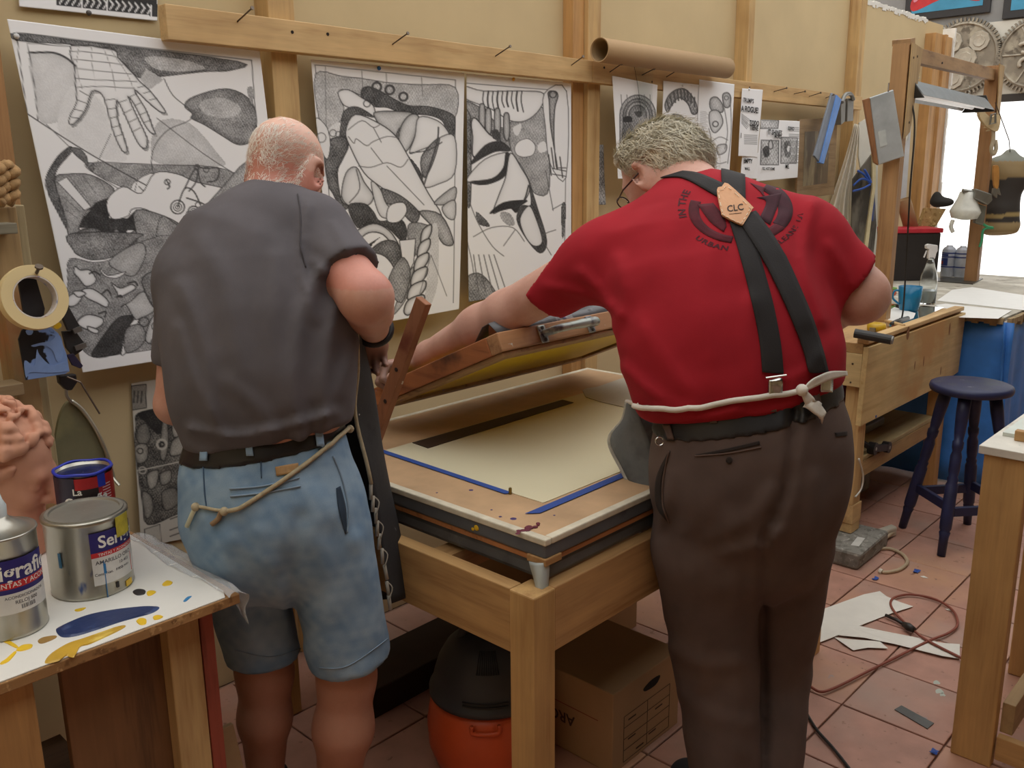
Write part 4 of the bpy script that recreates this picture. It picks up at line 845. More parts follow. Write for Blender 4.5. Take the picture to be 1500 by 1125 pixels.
# small sheets by the red shirt
def C8(l): return [(860 + x * .21333, 90 + y * .21333) for x, y in l]
def dS1(k):
    f, l = k.fill, k.line
    for r, v in ((1.0, .7), (.82, .55), (.66, .75), (.5, .5)): f(C8([(345 + 125 * r * math.cos(t), 370 + 140 * r * math.sin(t)) for t in np.linspace(math.pi, 2 * math.pi, 12)] + [(345 + 125 * r, 560), (345 - 125 * r, 560)]), v, .25, .2, 3, 1, 1)
    f(C8([(250, 380), (300, 380), (305, 415), (245, 415)]), .1, .05); f(C8([(320, 350), (370, 345), (360, 390)]), .2, .1); f(C8([(240, 440), (310, 440), (310, 560), (240, 560)]), .3, .3); f(C8([(340, 400), (420, 400), (430, 560), (330, 560)]), .5, .3)
    for x in (230, 270, 390, 430): l(C8([(x, 230), (x + 6, 330)]), .9, .4)
def dS2(k):
    f, l = k.fill, k.line
    f(C8([(530, 300), (560, 230), (620, 190), (680, 195), (740, 270), (755, 350), (720, 360), (690, 290), (630, 250), (580, 300), (550, 350)]), .55, .35, .2, 3, 1)
    for i in range(9): l(C8([(545 + i * 24, 320 - 130 * math.sin(.4 + i * .27)), (560 + i * 22, 370 - 110 * math.sin(.4 + i * .27))]), 2, .25, 1)
    f(C8([(540, 420), (580, 370), (640, 370), (690, 420), (710, 480), (540, 520)]), .75, .25, .4, 4, 1); f(C8([(570, 380), (600, 360), (600, 430), (575, 430)]), .25, .2)
def dS3(k):
    f, l = k.fill, k.line
    f(C8([(845, 260), (890, 245), (930, 300), (925, 350), (850, 330)]), .8, .15, .4, 3, .9); f(C8([(930, 230), (965, 215), (985, 250), (975, 310), (940, 310)]), .78, .15, .4, 3, 1); f(C8([(840, 350), (900, 340), (930, 420), (880, 490), (845, 450)]), .92, .05, .3, 3, .9); f(C8([(890, 580), (950, 570), (945, 620), (895, 640)]), .92, .05, .3, 3, .8)
    k.circ(C8([(955, 250)])[0], 3, 1, .3); k.circ(C8([(880, 430)])[0], 4, 1.4, .2)
    for P in ([(835, 460), (850, 540), (830, 640)], [(940, 320), (960, 480), (940, 600)], [(820, 580), (900, 520), (960, 540)], [(790, 450), (820, 540), (800, 620)], [(980, 250), (985, 480), (960, 700)], [(870, 640), (890, 700), (950, 690)]): l(C8(P), 1, .4)
    for i in range(14): l(C8([(775, 345 + i * 9), (815 + 8 * (i % 3), 345 + i * 9)]), .6, .72, 1)
SY = YR - .003
sheet('comic_print', 'white sheet with an arched ink drawing hanging from the rail beside the tube', 'print', [(896.5, 111), (963, 124.5), (957, 262), (904, 262)], SY - .002, 1.0, dS1, seed=6)
sheet('comic_print', 'white sheet with curved drawn lettering hanging from the rail under the tube', 'print', [(971.5, 118.5), (1026, 124.5), (1022, 262), (966, 262)], SY - .001, 1.0, dS2, seed=7)
sheet('comic_print', 'white sheet with faint figure sketches hanging from the rail, overlapping its neighbour', 'print', [(1024, 116.5), (1075.5, 123.5), (1067, 262), (1018, 262)], SY - .004, 1.0, dS3, seed=8)
def dS5(k):
    f, l = k.fill, k.line
    for (a, b, w, h) in ((1185, 400, 130, 60), (1195, 540, 120, 170), (1330, 520, 110, 180)): f(C8([(a, b), (a + w, b + 4), (a + w - 6, b + h), (a - 6, b + h)]), .74, .32, .2, 3, .8, 1)
    f(C8([(1205, 600), (1240, 580), (1250, 640), (1220, 660)]), .2, .2); f(C8([(1350, 560), (1390, 550), (1390, 650), (1355, 650)]), .35, .3); f(C8([(1245, 560), (1265, 540), (1275, 590), (1250, 600)]), .9, .05, .4, 2, 1); f(C8([(1375, 580), (1390, 590), (1380, 620), (1368, 610)]), .95)
    for i in range(22):
        y = 440 + i * 12
        l(C8([(1385, y), (1450, y + 3)]), .9, .5, 1) if i % 4 else None
s5 = sheet('comic_print', 'comic page with two columns of dense lettering and drawings, hung near the framed picture', 'print', [(1114, 175), (1171, 177.5), (1168, 260), (1107, 266)], SY - .002, .9, dS5, seed=9)
s4 = sheet('comic_print', 'narrow comic strip sheet with bold lettering hanging from the rail', 'print', [(1087, 129.5), (1117, 131.6), (1109, 230.5), (1080.5, 228.5)], SY - .006, .9, lambda k: [k.line(C8([(1060, 360 + i * 9), (1110 - 6 * (i % 4), 400 + i * 9)]), .8, .5) for i in range(8)] + [k.line(C8([(1075, 505 + i * 12), (1165, 508 + i * 12)]), 1, .5, 1) for i in range(6)], seed=10)
s6 = sheet('comic_print', 'comic sheet with bold lettering showing below the narrow strip sheet', 'print', [(1088, 222), (1112, 224), (1108, 262), (1083, 262)], SY - .003, 1, None, seed=11)
TYP = MATS['black_type']
def wt(s, size, px, par, Y): c = ay(*px, Y); flat_text(s, size * .66, c, (1, 0, -.02), (0, 0, 1), TYP, par, bold=.03)
for s, z, q in (("TRUMP'S", .042, C8([(1108, 270)])[0]), ('A ROGUE!', .058, C8([(1118, 332)])[0]), ('TODO', .05, C8([(1148, 425)])[0]), ('TIENE', .05, C8([(1146, 458)])[0]), ('I', .05, C8([(1057, 510)])[0])): wt(s, z, q, s4, SY - .012)
for s, z, q in (('EMPTY', .045, C8([(1105, 685)])[0]), ('WALL', .03, C8([(1100, 738)])[0])): wt(s, z, q, s6, SY - .008)
for s, z, q in (('IT SHINES', .055, C8([(1290, 490)])[0]), ('MORE!', .04, C8([(1310, 518)])[0]), ('SUNO', .04, C8([(1400, 462)])[0]), ('YES, HOT SOME', .03, C8([(1245, 738)])[0]), ('ME.', .045, C8([(1375, 722)])[0])): wt(s, z, q, s5, SY - .010)
# dark print behind the doubled stud, pale scrap beside the rope, small note
sheet('dark_print', 'grey photographic print tucked behind the brace beside the doubled stud', 'print', [(873, 212), (884, 212), (886, 300), (876, 300)], YS + .03, 1.2, lambda k: k.fill([(872, 208), (892, 208), (892, 330), (872, 330)], .5, .35, sm=1), seed=12)
sheet('paper_scrap', 'narrow white paper scrap on the wall beside the hanging rope', 'paper', [(12, 204), (13, 204), (24, 258), (14, 258)], Y0 - .02, 3, None, seed=13)
# pins holding the drawings
for i, (x, y, c) in enumerate(((555, 100, '2f6fb5'), (130, 19, '4a4440'), (752, 116, 'd8a020'), (24, 53, 'd0d0d0'), (1000, 125, 'd8d8d8'), (1097, 131, 'd8d8d8'))):
    P = ay(x, y, PY - .006 if x < 850 else SY - .006); tag(B().tube([P + (0, .004, 0), P, P - (0, .004, 0)], [.002, .007, .006], 8).mk('push_pin', plain('pin_' + c, c, .4), None, smooth=True), ['blue push pin at the top of the winged figure drawing', 'dark push pin under the chevron print', 'yellow push pin at the top of the horn drawing', 'pale pin in the corner of the clawed hand drawing', 'pale pin holding the sheet with curved lettering', 'pale pin holding the narrow comic strip sheet'][i], 'pin')
# kraft paper tube resting on the nails
ta, tb3 = ay(878, 73, 2.285), ay(1064, 100, 2.285); td = nrm(tb3 - ta)
tu = thing('cardboard_tube', 'long brown cardboard tube with open end resting on the rail nails', 'tube', ta)
KR = plain('kraft_tube', 'a98a63', .75, var=.06, scale=5, stretch=(.3, 1, 1))
B().lathe([(.046, 0), (.046, np.linalg.norm(tb3 - ta)), (.042, np.linalg.norm(tb3 - ta)), (.042, 0), (.046, 0)], ta, 28, td, caps=False).mk('wall', KR, tu, smooth=True, bevel=0)
B().lathe([(.041, .004), (.041, .5), (.040, .5), (.040, .004), (.041, .004)], ta, 24, td, caps=False).mk('rolled_paper', plain('kraft_inner', '8c7350', .8), tu, smooth=True)
# clear acrylic strip hanging over the rail
tag(B().prism([ay(x, y, YR - .02) for x, y in ((927, 84), (957, 102), (955, 150), (940, 170), (935, 128))], (0, .002, 0)).mk('acrylic_strip', clear('acrylic', (.95, .97, .95), .05, 1.2)), 'clear plastic strip hanging from a nail in front of the arched drawing', 'plastic strip')
# ------------------------------------------------------------------ smooth solid modelling for bodies and cloth
def smin(a, b, k):
    h = np.maximum(k - np.abs(a - b), 0) / k
    return np.minimum(a, b) - h * h * k * .25
def smax(a, b, k): return -smin(-a, -b, k)
def rc(a, b, ra, rb):
    a, b = np.asarray(a, float), np.asarray(b, float); ba = b - a; L = ba @ ba + 1e-12
    def f(p):
        q = p - a; t = np.clip(q @ ba / L, 0, 1); return np.sqrt(((q - t[:, None] * ba) ** 2).sum(1)) - (ra + (rb - ra) * t)
    return f
def ec(a, b, wa, da, wb, db, side):
    """tapered limb with elliptical section: half width w along side, half depth d across"""
    a, b = np.asarray(a, float), np.asarray(b, float); ba = b - a; L = ba @ ba + 1e-12; s = nrm(np.asarray(side) - ba * (np.asarray(side) @ ba) / L)
    def f(p):
        q = p - a; t = np.clip(q @ ba / L, 0, 1); q = q - t[:, None] * ba
        u = q @ s; o2 = np.maximum((q * q).sum(1) - u * u, 0); w = wa + (wb - wa) * t; d = da + (db - da) * t
        k0 = np.sqrt((u / w) ** 2 + o2 / d ** 2); k1 = np.sqrt(u * u / w ** 4 + o2 / d ** 4) + 1e-9
        return k0 * (k0 - 1) / k1
    return f
def el(c, A, r):
    c = np.asarray(c, float); A = np.asarray(A, float); r = np.asarray(r, float)
    def f(p):
        q = (p - c) @ A.T; k0 = np.sqrt(((q / r) ** 2).sum(1)); k1 = np.sqrt(((q / r ** 2) ** 2).sum(1)) + 1e-9
        return k0 * (k0 - 1) / k1
    return f
def half(c, n):
    c = np.asarray(c, float); n = nrm(n)
    return lambda p: (p - c) @ n
class Solid:
    def __init__(s): s.ops = []
    def u(s, f, k=.03): s.ops.append(('u', f, k)); return s
    def sub(s, f, k=.01): s.ops.append(('s', f, k)); return s
    def cut(s, f, k=.004): s.ops.append(('c', f, k)); return s
    def add(s, f): s.ops.append(('a', f, 0)); return s
    def __call__(s, p):
        d = None
        for (o, f, k) in s.ops:
            if o == 'a': d = d + f(p); continue
            v = f(p)
            if d is None: d = v
            elif o == 'u': d = smin(d, v, k)
            elif o == 's': d = smax(d, -v, k)
            else: d = smax(d, v, k)
        return d
def waves(seed, n, scale, amp):
    g = np.random.default_rng(seed); K = g.normal(0, 1, (n, 3)); K /= np.linalg.norm(K, axis=1, keepdims=True); K *= scale * g.uniform(.6, 1.6, (n, 1)); ph_ = g.uniform(0, 6.28, n)
    return lambda p: amp * np.sin(p @ K.T + ph_).mean(1) * 1.6
def nets(f, lo, hi, h):
    """surface nets on a block-culled grid"""
    lo, hi = np.asarray(lo, float), np.asarray(hi, float); BL = 6
    nb = np.ceil((hi - lo) / (h * BL)).astype(int); N = nb * BL
    D = np.empty(tuple(N), np.float32)
    bc = np.stack(np.meshgrid(*[np.arange(n) for n in nb], indexing='ij'), -1).reshape(-1, 3)
    cen = lo + (bc * BL + (BL - 1) / 2) * h; dc = f(cen); rad = h * BL * .87 * 1.2 + .012
    off = np.stack(np.meshgrid(*[np.arange(BL)] * 3, indexing='ij'), -1).reshape(-1, 3)
    act = np.abs(dc) < rad
    D4 = D.reshape(nb[0], BL, nb[1], BL, nb[2], BL)
    D4[:] = dc.reshape(nb[0], 1, nb[1], 1, nb[2], 1)
    A = bc[act]
    for c0 in range(0, len(A), 3000):
        a = A[c0:c0 + 3000]; P = (a[:, None] * BL + off[None]).reshape(-1, 3); v = f(lo + P * h).astype(np.float32); D[P[:, 0], P[:, 1], P[:, 2]] = v
    S = D < 0
    cells = np.zeros(tuple(N - 1), np.uint8)
    for i in (0, 1):
        for j in (0, 1):
            for k in (0, 1): cells += S[i:N[0] - 1 + i, j:N[1] - 1 + j, k:N[2] - 1 + k]
    idx = np.argwhere((cells > 0) & (cells < 8))
    vid = np.full(tuple(N - 1), -1, np.int32); vid[idx[:, 0], idx[:, 1], idx[:, 2]] = np.arange(len(idx))
    acc = np.zeros((len(idx), 3)); cnt = np.zeros(len(idx))
    cor = [(i, j, k) for i in (0, 1) for j in (0, 1) for k in (0, 1)]
    val = {c: D[idx[:, 0] + c[0], idx[:, 1] + c[1], idx[:, 2] + c[2]] for c in cor}
    for a in cor:
        for ax_ in range(3):
            if a[ax_]: continue
            b = list(a); b[ax_] = 1; b = tuple(b); va, vb = val[a], val[b]; m_ = (va < 0) != (vb < 0)
            t = va[m_] / (va[m_] - vb[m_]); q = np.tile(np.array(a, float), (m_.sum(), 1)); q[:, ax_] = t; acc[m_] += q; cnt[m_] += 1
    V = lo + (idx + acc / cnt[:, None]) * h
    Fs = []
    for ax_ in range(3):
        sl0 = [slice(None)] * 3; sl1 = [slice(None)] * 3; sl0[ax_] = slice(0, N[ax_] - 1); sl1[ax_] = slice(1, N[ax_])
        s0, s1 = S[tuple(sl0)], S[tuple(sl1)]; e = np.argwhere(s0 != s1)
        o1, o2 = (ax_ + 1) % 3, (ax_ + 2) % 3
        e = e[(e[:, o1] > 0) & (e[:, o2] > 0) & (e[:, o1] < N[o1] - 1) & (e[:, o2] < N[o2] - 1)]
        flip = s0[e[:, 0], e[:, 1], e[:, 2]]
        def g(d1, d2):
            q = e.copy(); q[:, o1] += d1; q[:, o2] += d2; return vid[q[:, 0], q[:, 1], q[:, 2]]
        Q = np.stack([g(-1, -1), g(0, -1), g(0, 0), g(-1, 0)], 1); Q[~flip] = Q[~flip][:, ::-1]; Fs.append(Q)
    F = np.concatenate(Fs); F = F[(F >= 0).all(1)]
    return V, F
def bbox_of(f, lo, hi, h=.04, pad=.03):
    lo, hi = np.asarray(lo, float), np.asarray(hi, float); n = np.ceil((hi - lo) / h).astype(int)
    G = lo + np.stack(np.meshgrid(*[np.arange(k) for k in n], indexing='ij'), -1).reshape(-1, 3) * h
    d = f(G); I = G[d < h]; return I.min(0) - pad, I.max(0) + pad
def grad(f, P, e=.002):
    g = np.stack([f(P + np.eye(3)[i] * e) - f(P - np.eye(3)[i] * e) for i in range(3)], 1); return g / (np.linalg.norm(g, axis=1, keepdims=True) + 1e-9)
def hit(f, px, t0=.9, tmax=4, it=90, k=.75):
    """where the lines of sight through photo points meet a solid: points, outward normals"""
    px = np.asarray(px, float).reshape(-1, 2); d = FW + (px[:, :1] - CX) / FPX * RT - (px[:, 1:] - CY) / FPX * UP; L = np.linalg.norm(d, axis=1, keepdims=True); d = d / L
    t = np.full(len(px), t0)
    bt, bf = t.copy(), np.full(len(px), 1e9)
    for _ in range(it):
        v = f(CAM + d * t[:, None]); c = np.abs(v) < bf; bf = np.where(c, np.abs(v), bf); bt = np.where(c, t, bt); t = np.minimum(t + v * k, tmax)
    P = CAM + d * bt[:, None]                       # a line of sight that just misses falls onto the nearest surface
    for _ in range(4): P = P - grad(f, P) * f(P)[:, None]
    return P, grad(f, P)
def strip(f, Lp, Rp, t, name, mat, parent, n=8, m_=5, off=.001, smooth=True):
    """band lying on a solid between two photo polylines"""
    Lp, Rp = spline(Lp, n), spline(Rp, n); a = len(Lp); w = np.linspace(0, 1, m_)
    px = Lp[:, None] * (1 - w[None, :, None]) + Rp[:, None] * w[None, :, None]
    P, N = hit(f, px.reshape(-1, 2)); G = (P + N * off).reshape(a, m_, 3); N = N.reshape(a, m_, 3)
    V, F = thick(G, t, N); return mk(name, V, F, mat, parent, smooth=smooth)
def cord(f, px, r, name, mat, parent, off=0, n=6, sides=7):
    S = spline(px, n); P, N = hit(f, S); return B().tube(P + N * (r * .8 + off), r, sides).mk(name, mat, parent, smooth=True)
def frame_az(azd, pitch=0, roll=0):
    """rows: right, forward, up of something facing compass azd (deg), nose down by pitch, tilted right by roll"""
    a, p, r_ = map(math.radians, (azd, pitch, roll)); fwd = np.array([math.cos(a) * math.cos(p), math.sin(a) * math.cos(p), -math.sin(p)])
    right = np.array([math.sin(a), -math.cos(a), 0]); up = np.cross(right, fwd)
    R2 = right * math.cos(r_) - up * math.sin(r_); U2 = right * math.sin(r_) + up * math.cos(r_)
    return np.array([R2, fwd, U2])
def head_ops(S, c, A, s=1.0, ears=True, es=1.0):
    """cranium, face, nose, brow, chin, ears in the head frame A"""
    W = lambda x, y, z: np.asarray(c) + (np.array([x, y, z]) * s) @ A
    S.u(el(W(0, -.012, .03), A, np.array([.076, .098, .085]) * s), .02)
    S.u(el(W(0, .030, -.035), A, np.array([.058, .066, .078]) * s), .04)
    S.u(el(W(0, .060, -.092), A, np.array([.030, .032, .024]) * s), .035)
    S.u(rc(W(-.055, .0, -.07), W(-.025, .06, -.095), .018 * s, .016 * s), .03); S.u(rc(W(.055, .0, -.07), W(.025, .06, -.095), .018 * s, .016 * s), .03)
    S.u(rc(W(-.03, .082, .012), W(.03, .082, .012), .012 * s, .012 * s), .02)
    S.sub(el(W(-.031, .105, -.008), A, np.array([.017, .014, .011]) * s), .012); S.sub(el(W(.031, .105, -.008), A, np.array([.017, .014, .011]) * s), .012)
    S.u(rc(W(0, .094, .0), W(0, .118, -.036), .007 * s, .011 * s), .012); S.u(rc(W(-.012, .104, -.04), W(.012, .104, -.04), .008 * s, .008 * s), .008)
    S.u(rc(W(-.034, .073, -.036), W(-.034, .060, -.03), .018 * s, .016 * s), .02); S.u(rc(W(.034, .073, -.036), W(.034, .060, -.03), .018 * s, .016 * s), .02)
    S.u(rc(W(-.018, .090, -.062), W(.018, .090, -.062), .006 * s, .006 * s), .008); S.u(rc(W(-.015, .089, -.073), W(.015, .089, -.073), .007 * s, .007 * s), .006)
    for e in (-1, 1):
        S.u(el(W(e * .031, .082, -.008), A, np.array([.013, .011, .010]) * s), .006)
        if ears:
            E = frame_local(A, e)
            S.u(el(W(e * .086, -.014, -.008), E, np.array([.009, .025, .038]) * s * es), .006)
            S.sub(el(W(e * .097, -.006, -.001), E, np.array([.010, .012, .021]) * s * es), .004)
            S.u(el(W(e * .084, -.004, -.038), E, np.array([.006, .010, .012]) * s), .006)
    return W
def frame_local(A, e):
    R_, F_, U_ = A; a = math.radians(32) * e
    r2 = R_ * math.cos(a) - F_ * math.sin(a); f2 = R_ * math.sin(a) + F_ * math.cos(a)
    return np.array([r2, f2, U_])
def hand_ops(S, w, d, n, th, s=1.0, curl=(40, 50, 35), spread=5, thumb=(35, 25), open_=0):
    """w wrist, d wrist->knuckles, n back of the hand, th towards the thumb"""
    w = np.asarray(w, float); d = nrm(d); th = nrm(np.asarray(th) - d * (np.asarray(th) @ d)); n0 = np.cross(d, th); n0 = n0 if n0 @ np.asarray(n) > 0 else -n0
    kn = w + d * .085 * s
    S.u(ec(w + d * .012 * s, w + d * .078 * s, .030 * s, .018 * s, .040 * s, .015 * s, th), .02)
    for k, (o, L, r) in enumerate(((.030, .92, .0092), (.010, 1.0, .0095), (-.010, .95, .0092), (-.029, .76, .0082))):
        base = w + d * (.082 - .006 * abs(k - 1.2)) * s + th * o * s; a = 0; p = base; dd = d; rr = r * s
        for j, (l, cu) in enumerate(zip((.042, .027, .022), curl)):
            a += math.radians(cu + (k - 1) * 3); sp = math.radians(spread * (1 - k * .7))
            dd = nrm(d * math.cos(a) - n0 * math.sin(a) + th * math.sin(sp) * .4); q = p + dd * l * L * s
            S.u(rc(p, q, rr, rr * .92), .007 if j else .012); p = q; rr *= .92
    p = w + d * .022 * s + th * .026 * s - n0 * .004 * s; dd = nrm(d * .6 + th * .8 - n0 * .3); rr = .0125 * s
    for j, l in enumerate((.036, .032, .026)):
        q = p + dd * l * s; S.u(rc(p, q, rr, rr * .88), .014 if j == 0 else .008); p = q; rr *= .88; dd = nrm(dd * .8 + d * .55 - n0 * .25 * (1 + j) - th * .1)
    return kn
def cloth(name, S, h, mat, parent, lo, hi, colf=None):
    a, b = bbox_of(S, lo, hi); V, F = nets(S, a, b, h)
    return mk(name, V, F, mat, parent, smooth=True, col=None if colf is None else colf(V))
def mixc(a, b, t): t = np.clip(t, 0, 1)[:, None]; return np.asarray(a)[None] * (1 - t) + np.asarray(b)[None] * t if np.ndim(a) == 1 else a * (1 - t) + np.asarray(b)[None] * t
def hair_strands(f, roots_px_or_pts, dirs, n, length, width, name, mat, parent, seed=3, lift=.004, curl=.01, segs=6, droop=.0):
    """ribbons combed along the surface of solid f"""
    g = np.random.default_rng(seed); P = np.asarray(roots_px_or_pts); I = g.integers(0, len(P), n); p = P[I] + g.normal(0, .002, (n, 3)); D = dirs[I] + g.normal(0, .25, (n, 3))
    V = np.zeros((n, segs + 1, 2, 3)); ln = length * g.uniform(.5, 1.25, n); ph_ = g.uniform(0, 6.28, n); lf = lift * g.uniform(.2, 2.0, n)
    for k in range(segs + 1):
        N = grad(f, p); d0 = f(p); t = k / segs; p = p - N * (d0 - (lf * (.3 + t)))[:, None]
        D = D - N * (D * N).sum(1, keepdims=True); D /= np.linalg.norm(D, axis=1, keepdims=True) + 1e-9; sd_ = np.cross(D, N)
        w = width * (1 - .75 * t); V[:, k, 0] = p - sd_ * w / 2; V[:, k, 1] = p + sd_ * w / 2 + N * w * .3
        p = p + D * (ln / segs)[:, None] + sd_ * (curl * np.sin(ph_ + 5 * t) / segs)[:, None]; D = D + sd_ * (curl * 12 * np.cos(ph_ + 5 * t))[:, None] + np.array([0, 0, -droop])
    idx = np.arange(n * (segs + 1) * 2).reshape(n, segs + 1, 2)
    F = np.stack([idx[:, :-1, 0], idx[:, :-1, 1], idx[:, 1:, 1], idx[:, 1:, 0]], -1).reshape(-1, 4)
    return mk(name, V.reshape(-1, 3), F, mat, parent, smooth=True)
def chain(S, st, side, k=.05, grow=0.0, dk=0.0):
    Q = [(ph(x, y, kk + dk), hw * mpp(kk + dk) + grow, d + grow) for x, y, kk, hw, d in st]
    for (a, wa, da), (b, wb, db) in zip(Q[:-1], Q[1:]): S.u(ec(a, b, wa, da, wb, db, side), k)
def folds(L):
    """creases drawn along photo lines: (polyline, width px, height m)"""
    L = [(spline(P, 4), w, a) for P, w, a in L]
    def f(p):
        q = prj(p); o = np.zeros(len(p))
        for S, w, a in L:
            lo, hi = S.min(0) - 3 * w, S.max(0) + 3 * w; m_ = ((q > lo) & (q < hi)).all(1)
            if not m_.any(): continue
            x = q[m_]; best = np.full(len(x), 1e9)
            for u, v in zip(S[:-1], S[1:]):
                e = v - u; t = np.clip((x - u) @ e / (e @ e + 1e-9), 0, 1); best = np.minimum(best, ((x - u - t[:, None] * e) ** 2).sum(1))
            # ridge with a soft trough on its flanks
            r2 = best / (w * w); o[m_] -= a * (np.exp(-r2) - .45 * np.exp(-r2 / 5))
        return o
    return f
# ------------------------------------------------------------------ person in grey T-shirt and denim shorts
DK1 = -.11
def ph1(x, y, k): return ph(x, y, k + DK1)
R1 = np.array([math.sin(math.radians(55)), -math.cos(math.radians(55)), 0]); U3 = np.array([0, 0, 1.0]); F1 = np.array([-R1[1], R1[0], 0])
T1 = [(390, 660, 1.95, 108, .125), (388, 600, 1.945, 119, .135), (386, 540, 1.95, 126, .14), (381, 470, 1.97, 129, .135), (376, 410, 2.0, 122, .125), (374, 366, 2.03, 98, .11), (388, 338, 2.05, 66, .085)]
shL, elL, wrL = ph1(276, 402, 2.01), ph1(257, 592, 2.00), ph1(330, 640, 2.26)
shR, elR, wrR = ph1(462, 342, 2.05), ph1(536, 436, 1.91), ph1(548, 484, 2.12)
sh1 = Solid(); chain(sh1, T1, R1, .05, 0.0, DK1)
for s, r in ((shL, .062), (shR, .068)): sh1.u(el(s, np.eye(3), (r, r, r)), .07)
sh1.u(rc(ph1(392, 332, 2.05), ph1(406, 308, 2.09), .075, .056), .05)
sh1.u(rc(ph1(300, 380, 2.03), ph1(390, 318, 2.06), .055, .060), .05); sh1.u(rc(ph1(452, 330, 2.06), ph1(405, 316, 2.07), .060, .060), .05)
slR = Solid().u(rc(shR, shR + (elR - shR) * .95, .070, .074)); cR = ph1(516, 400, 1.96); slR.cut(half(cR, nrm(elR - shR) + np.array([0, 0, .0])))
slL = Solid().u(rc(shL, shL + (elL - shL) * .9, .062, .056)); slL.cut(half(ph1(255, 529, 2.03), elL - shL))
sh1.u(slR, .03); sh1.u(slL, .02)
sh1.cut(half(ph1(388, 650, 1.86), -U3 + .13 * R1 - .10 * F1), .012)
sh1.cut(half(ph1(418, 282, 2.10), (ph1(420, 250, 2.13) - ph1(400, 305, 2.06))), .008)
sh1.add(waves(5, 10, 26, .0035)); sh1.add(waves(6, 8, 60, .0012))
sh1.add(folds([([(452, 300), (440, 380), (462, 470)], 7, 0.0102), ([(470, 400), (440, 470), (430, 560), (440, 640)], 12, 0.0136), ([(500, 420), (478, 520), (475, 620)], 10, 0.0119), ([(405, 380), (400, 480), (415, 600)], 16, 0.0085),
               ([(265, 420), (300, 520), (310, 620)], 14, 0.0102), ([(290, 350), (330, 420), (350, 540)], 18, 0.0068), ([(262, 480), (285, 560), (330, 640)], 10, 0.0102), ([(490, 330), (505, 360), (512, 384)], 8, 0.0068), ([(455, 380), (478, 398), (500, 400)], 6, 0.0068), ([(520, 500), (500, 560), (470, 630)], 9, 0.0102),
               ([(280, 628), (340, 640), (400, 630), (490, 605)], 8, 0.0170), ([(335, 560), (380, 600), (400, 640)], 12, 0.0085)]))
TEE = plain('grey_tshirt_cotton', '625e62', .9, var=.10, scale=9, bump=.12, bscale=500, spec=.2)
SKIN = vcol('skin', .5, .12, 180, .06, sss=.06)
p1 = thing('person', 'balding person in grey T-shirt, faded denim shorts and dark apron, bending over the printing bed', 'person', (.97, 1.62, .0065))
t1_ = cloth('tshirt', sh1, .009, TEE, p1, (.55, 1.35, .7), (1.75, 2.45, 1.9))
SE1 = plain('grey_seam', '464246', .9)
cord(sh1, [(436, 285), (441, 320), (440, 360), (447, 392)], .0016, 'armhole_seam', SE1, t1_); cord(sh1, [(486, 388), (505, 384), (524, 370)], .0012, 'sleeve_hem', SE1, t1_)
# shorts
sho = Solid(); PL = [(390, 605, 1.95, 106, .118), (392, 690, 1.945, 118, .135), (402, 745, 1.94, 130, .15), (408, 790, 1.95, 128, .145)]
chain(sho, PL, R1, .04, 0.0, DK1)
hpL, knL, ftL = ph1(345, 790, 1.98), ph1(388, 985, 2.03), None
hpR, knR = ph1(474, 790, 1.94), ph1(508, 990, 1.95)
tl = Solid().u(rc(hpL, ph1(388, 965, 2.03), .100, .086)); tl.cut(half(ph1(392, 955, 2.03), (ph1(392, 975, 2.03) - ph1(382, 880, 2.01)) + .0 * U3))
tr = Solid().u(rc(hpR, ph1(515, 970, 1.95), .103, .094)); tr.cut(half(ph1(518, 965, 1.95), (ph1(522, 990, 1.95) - ph1(500, 880, 1.945)) - .05 * R1 * .0))
sho.u(tl, .03); sho.u(tr, .03)
sho.cut(half(ph1(390, 606, 1.86), U3 - .12 * R1), .004)
sho.add(waves(15, 10, 24, .004)); sho.add(waves(16, 8, 55, .0015))
sho.add(folds([([(440, 760), (428, 830), (440, 930)], 14, -.012), ([(470, 800), (480, 880), (480, 980)], 14, .007), ([(320, 800), (350, 880), (372, 950)], 14, .008), ([(520, 790), (540, 860), (548, 940)], 12, .006), ([(420, 700), (470, 730), (520, 790)], 16, .004), ([(300, 760), (350, 800), (400, 830)], 14, .006), ([(380, 780), (400, 850), (430, 930)], 12, .007), ([(345, 700), (340, 760), (330, 830)], 14, .004)]))
def denim(V):
    q = prj(V); n = waves(33, 12, 40, 1)(V); n2 = waves(34, 12, 200, 1)(V)
    c = mixc(lin('6889ab'), lin('a6bccd'), .45 + .35 * n + .25 * n2)
    hem = np.exp(-((q[:, 1] - (978 - .0 * q[:, 0])) / 10) ** 2) * .0
    return c
DEN = vcol('faded_denim', .9, .25, 700, .12, spec=.15)
shorts = cloth('denim_shorts', sho, .009, DEN, p1, (.55, 1.35, .3), (1.75, 2.45, 1.2), denim)
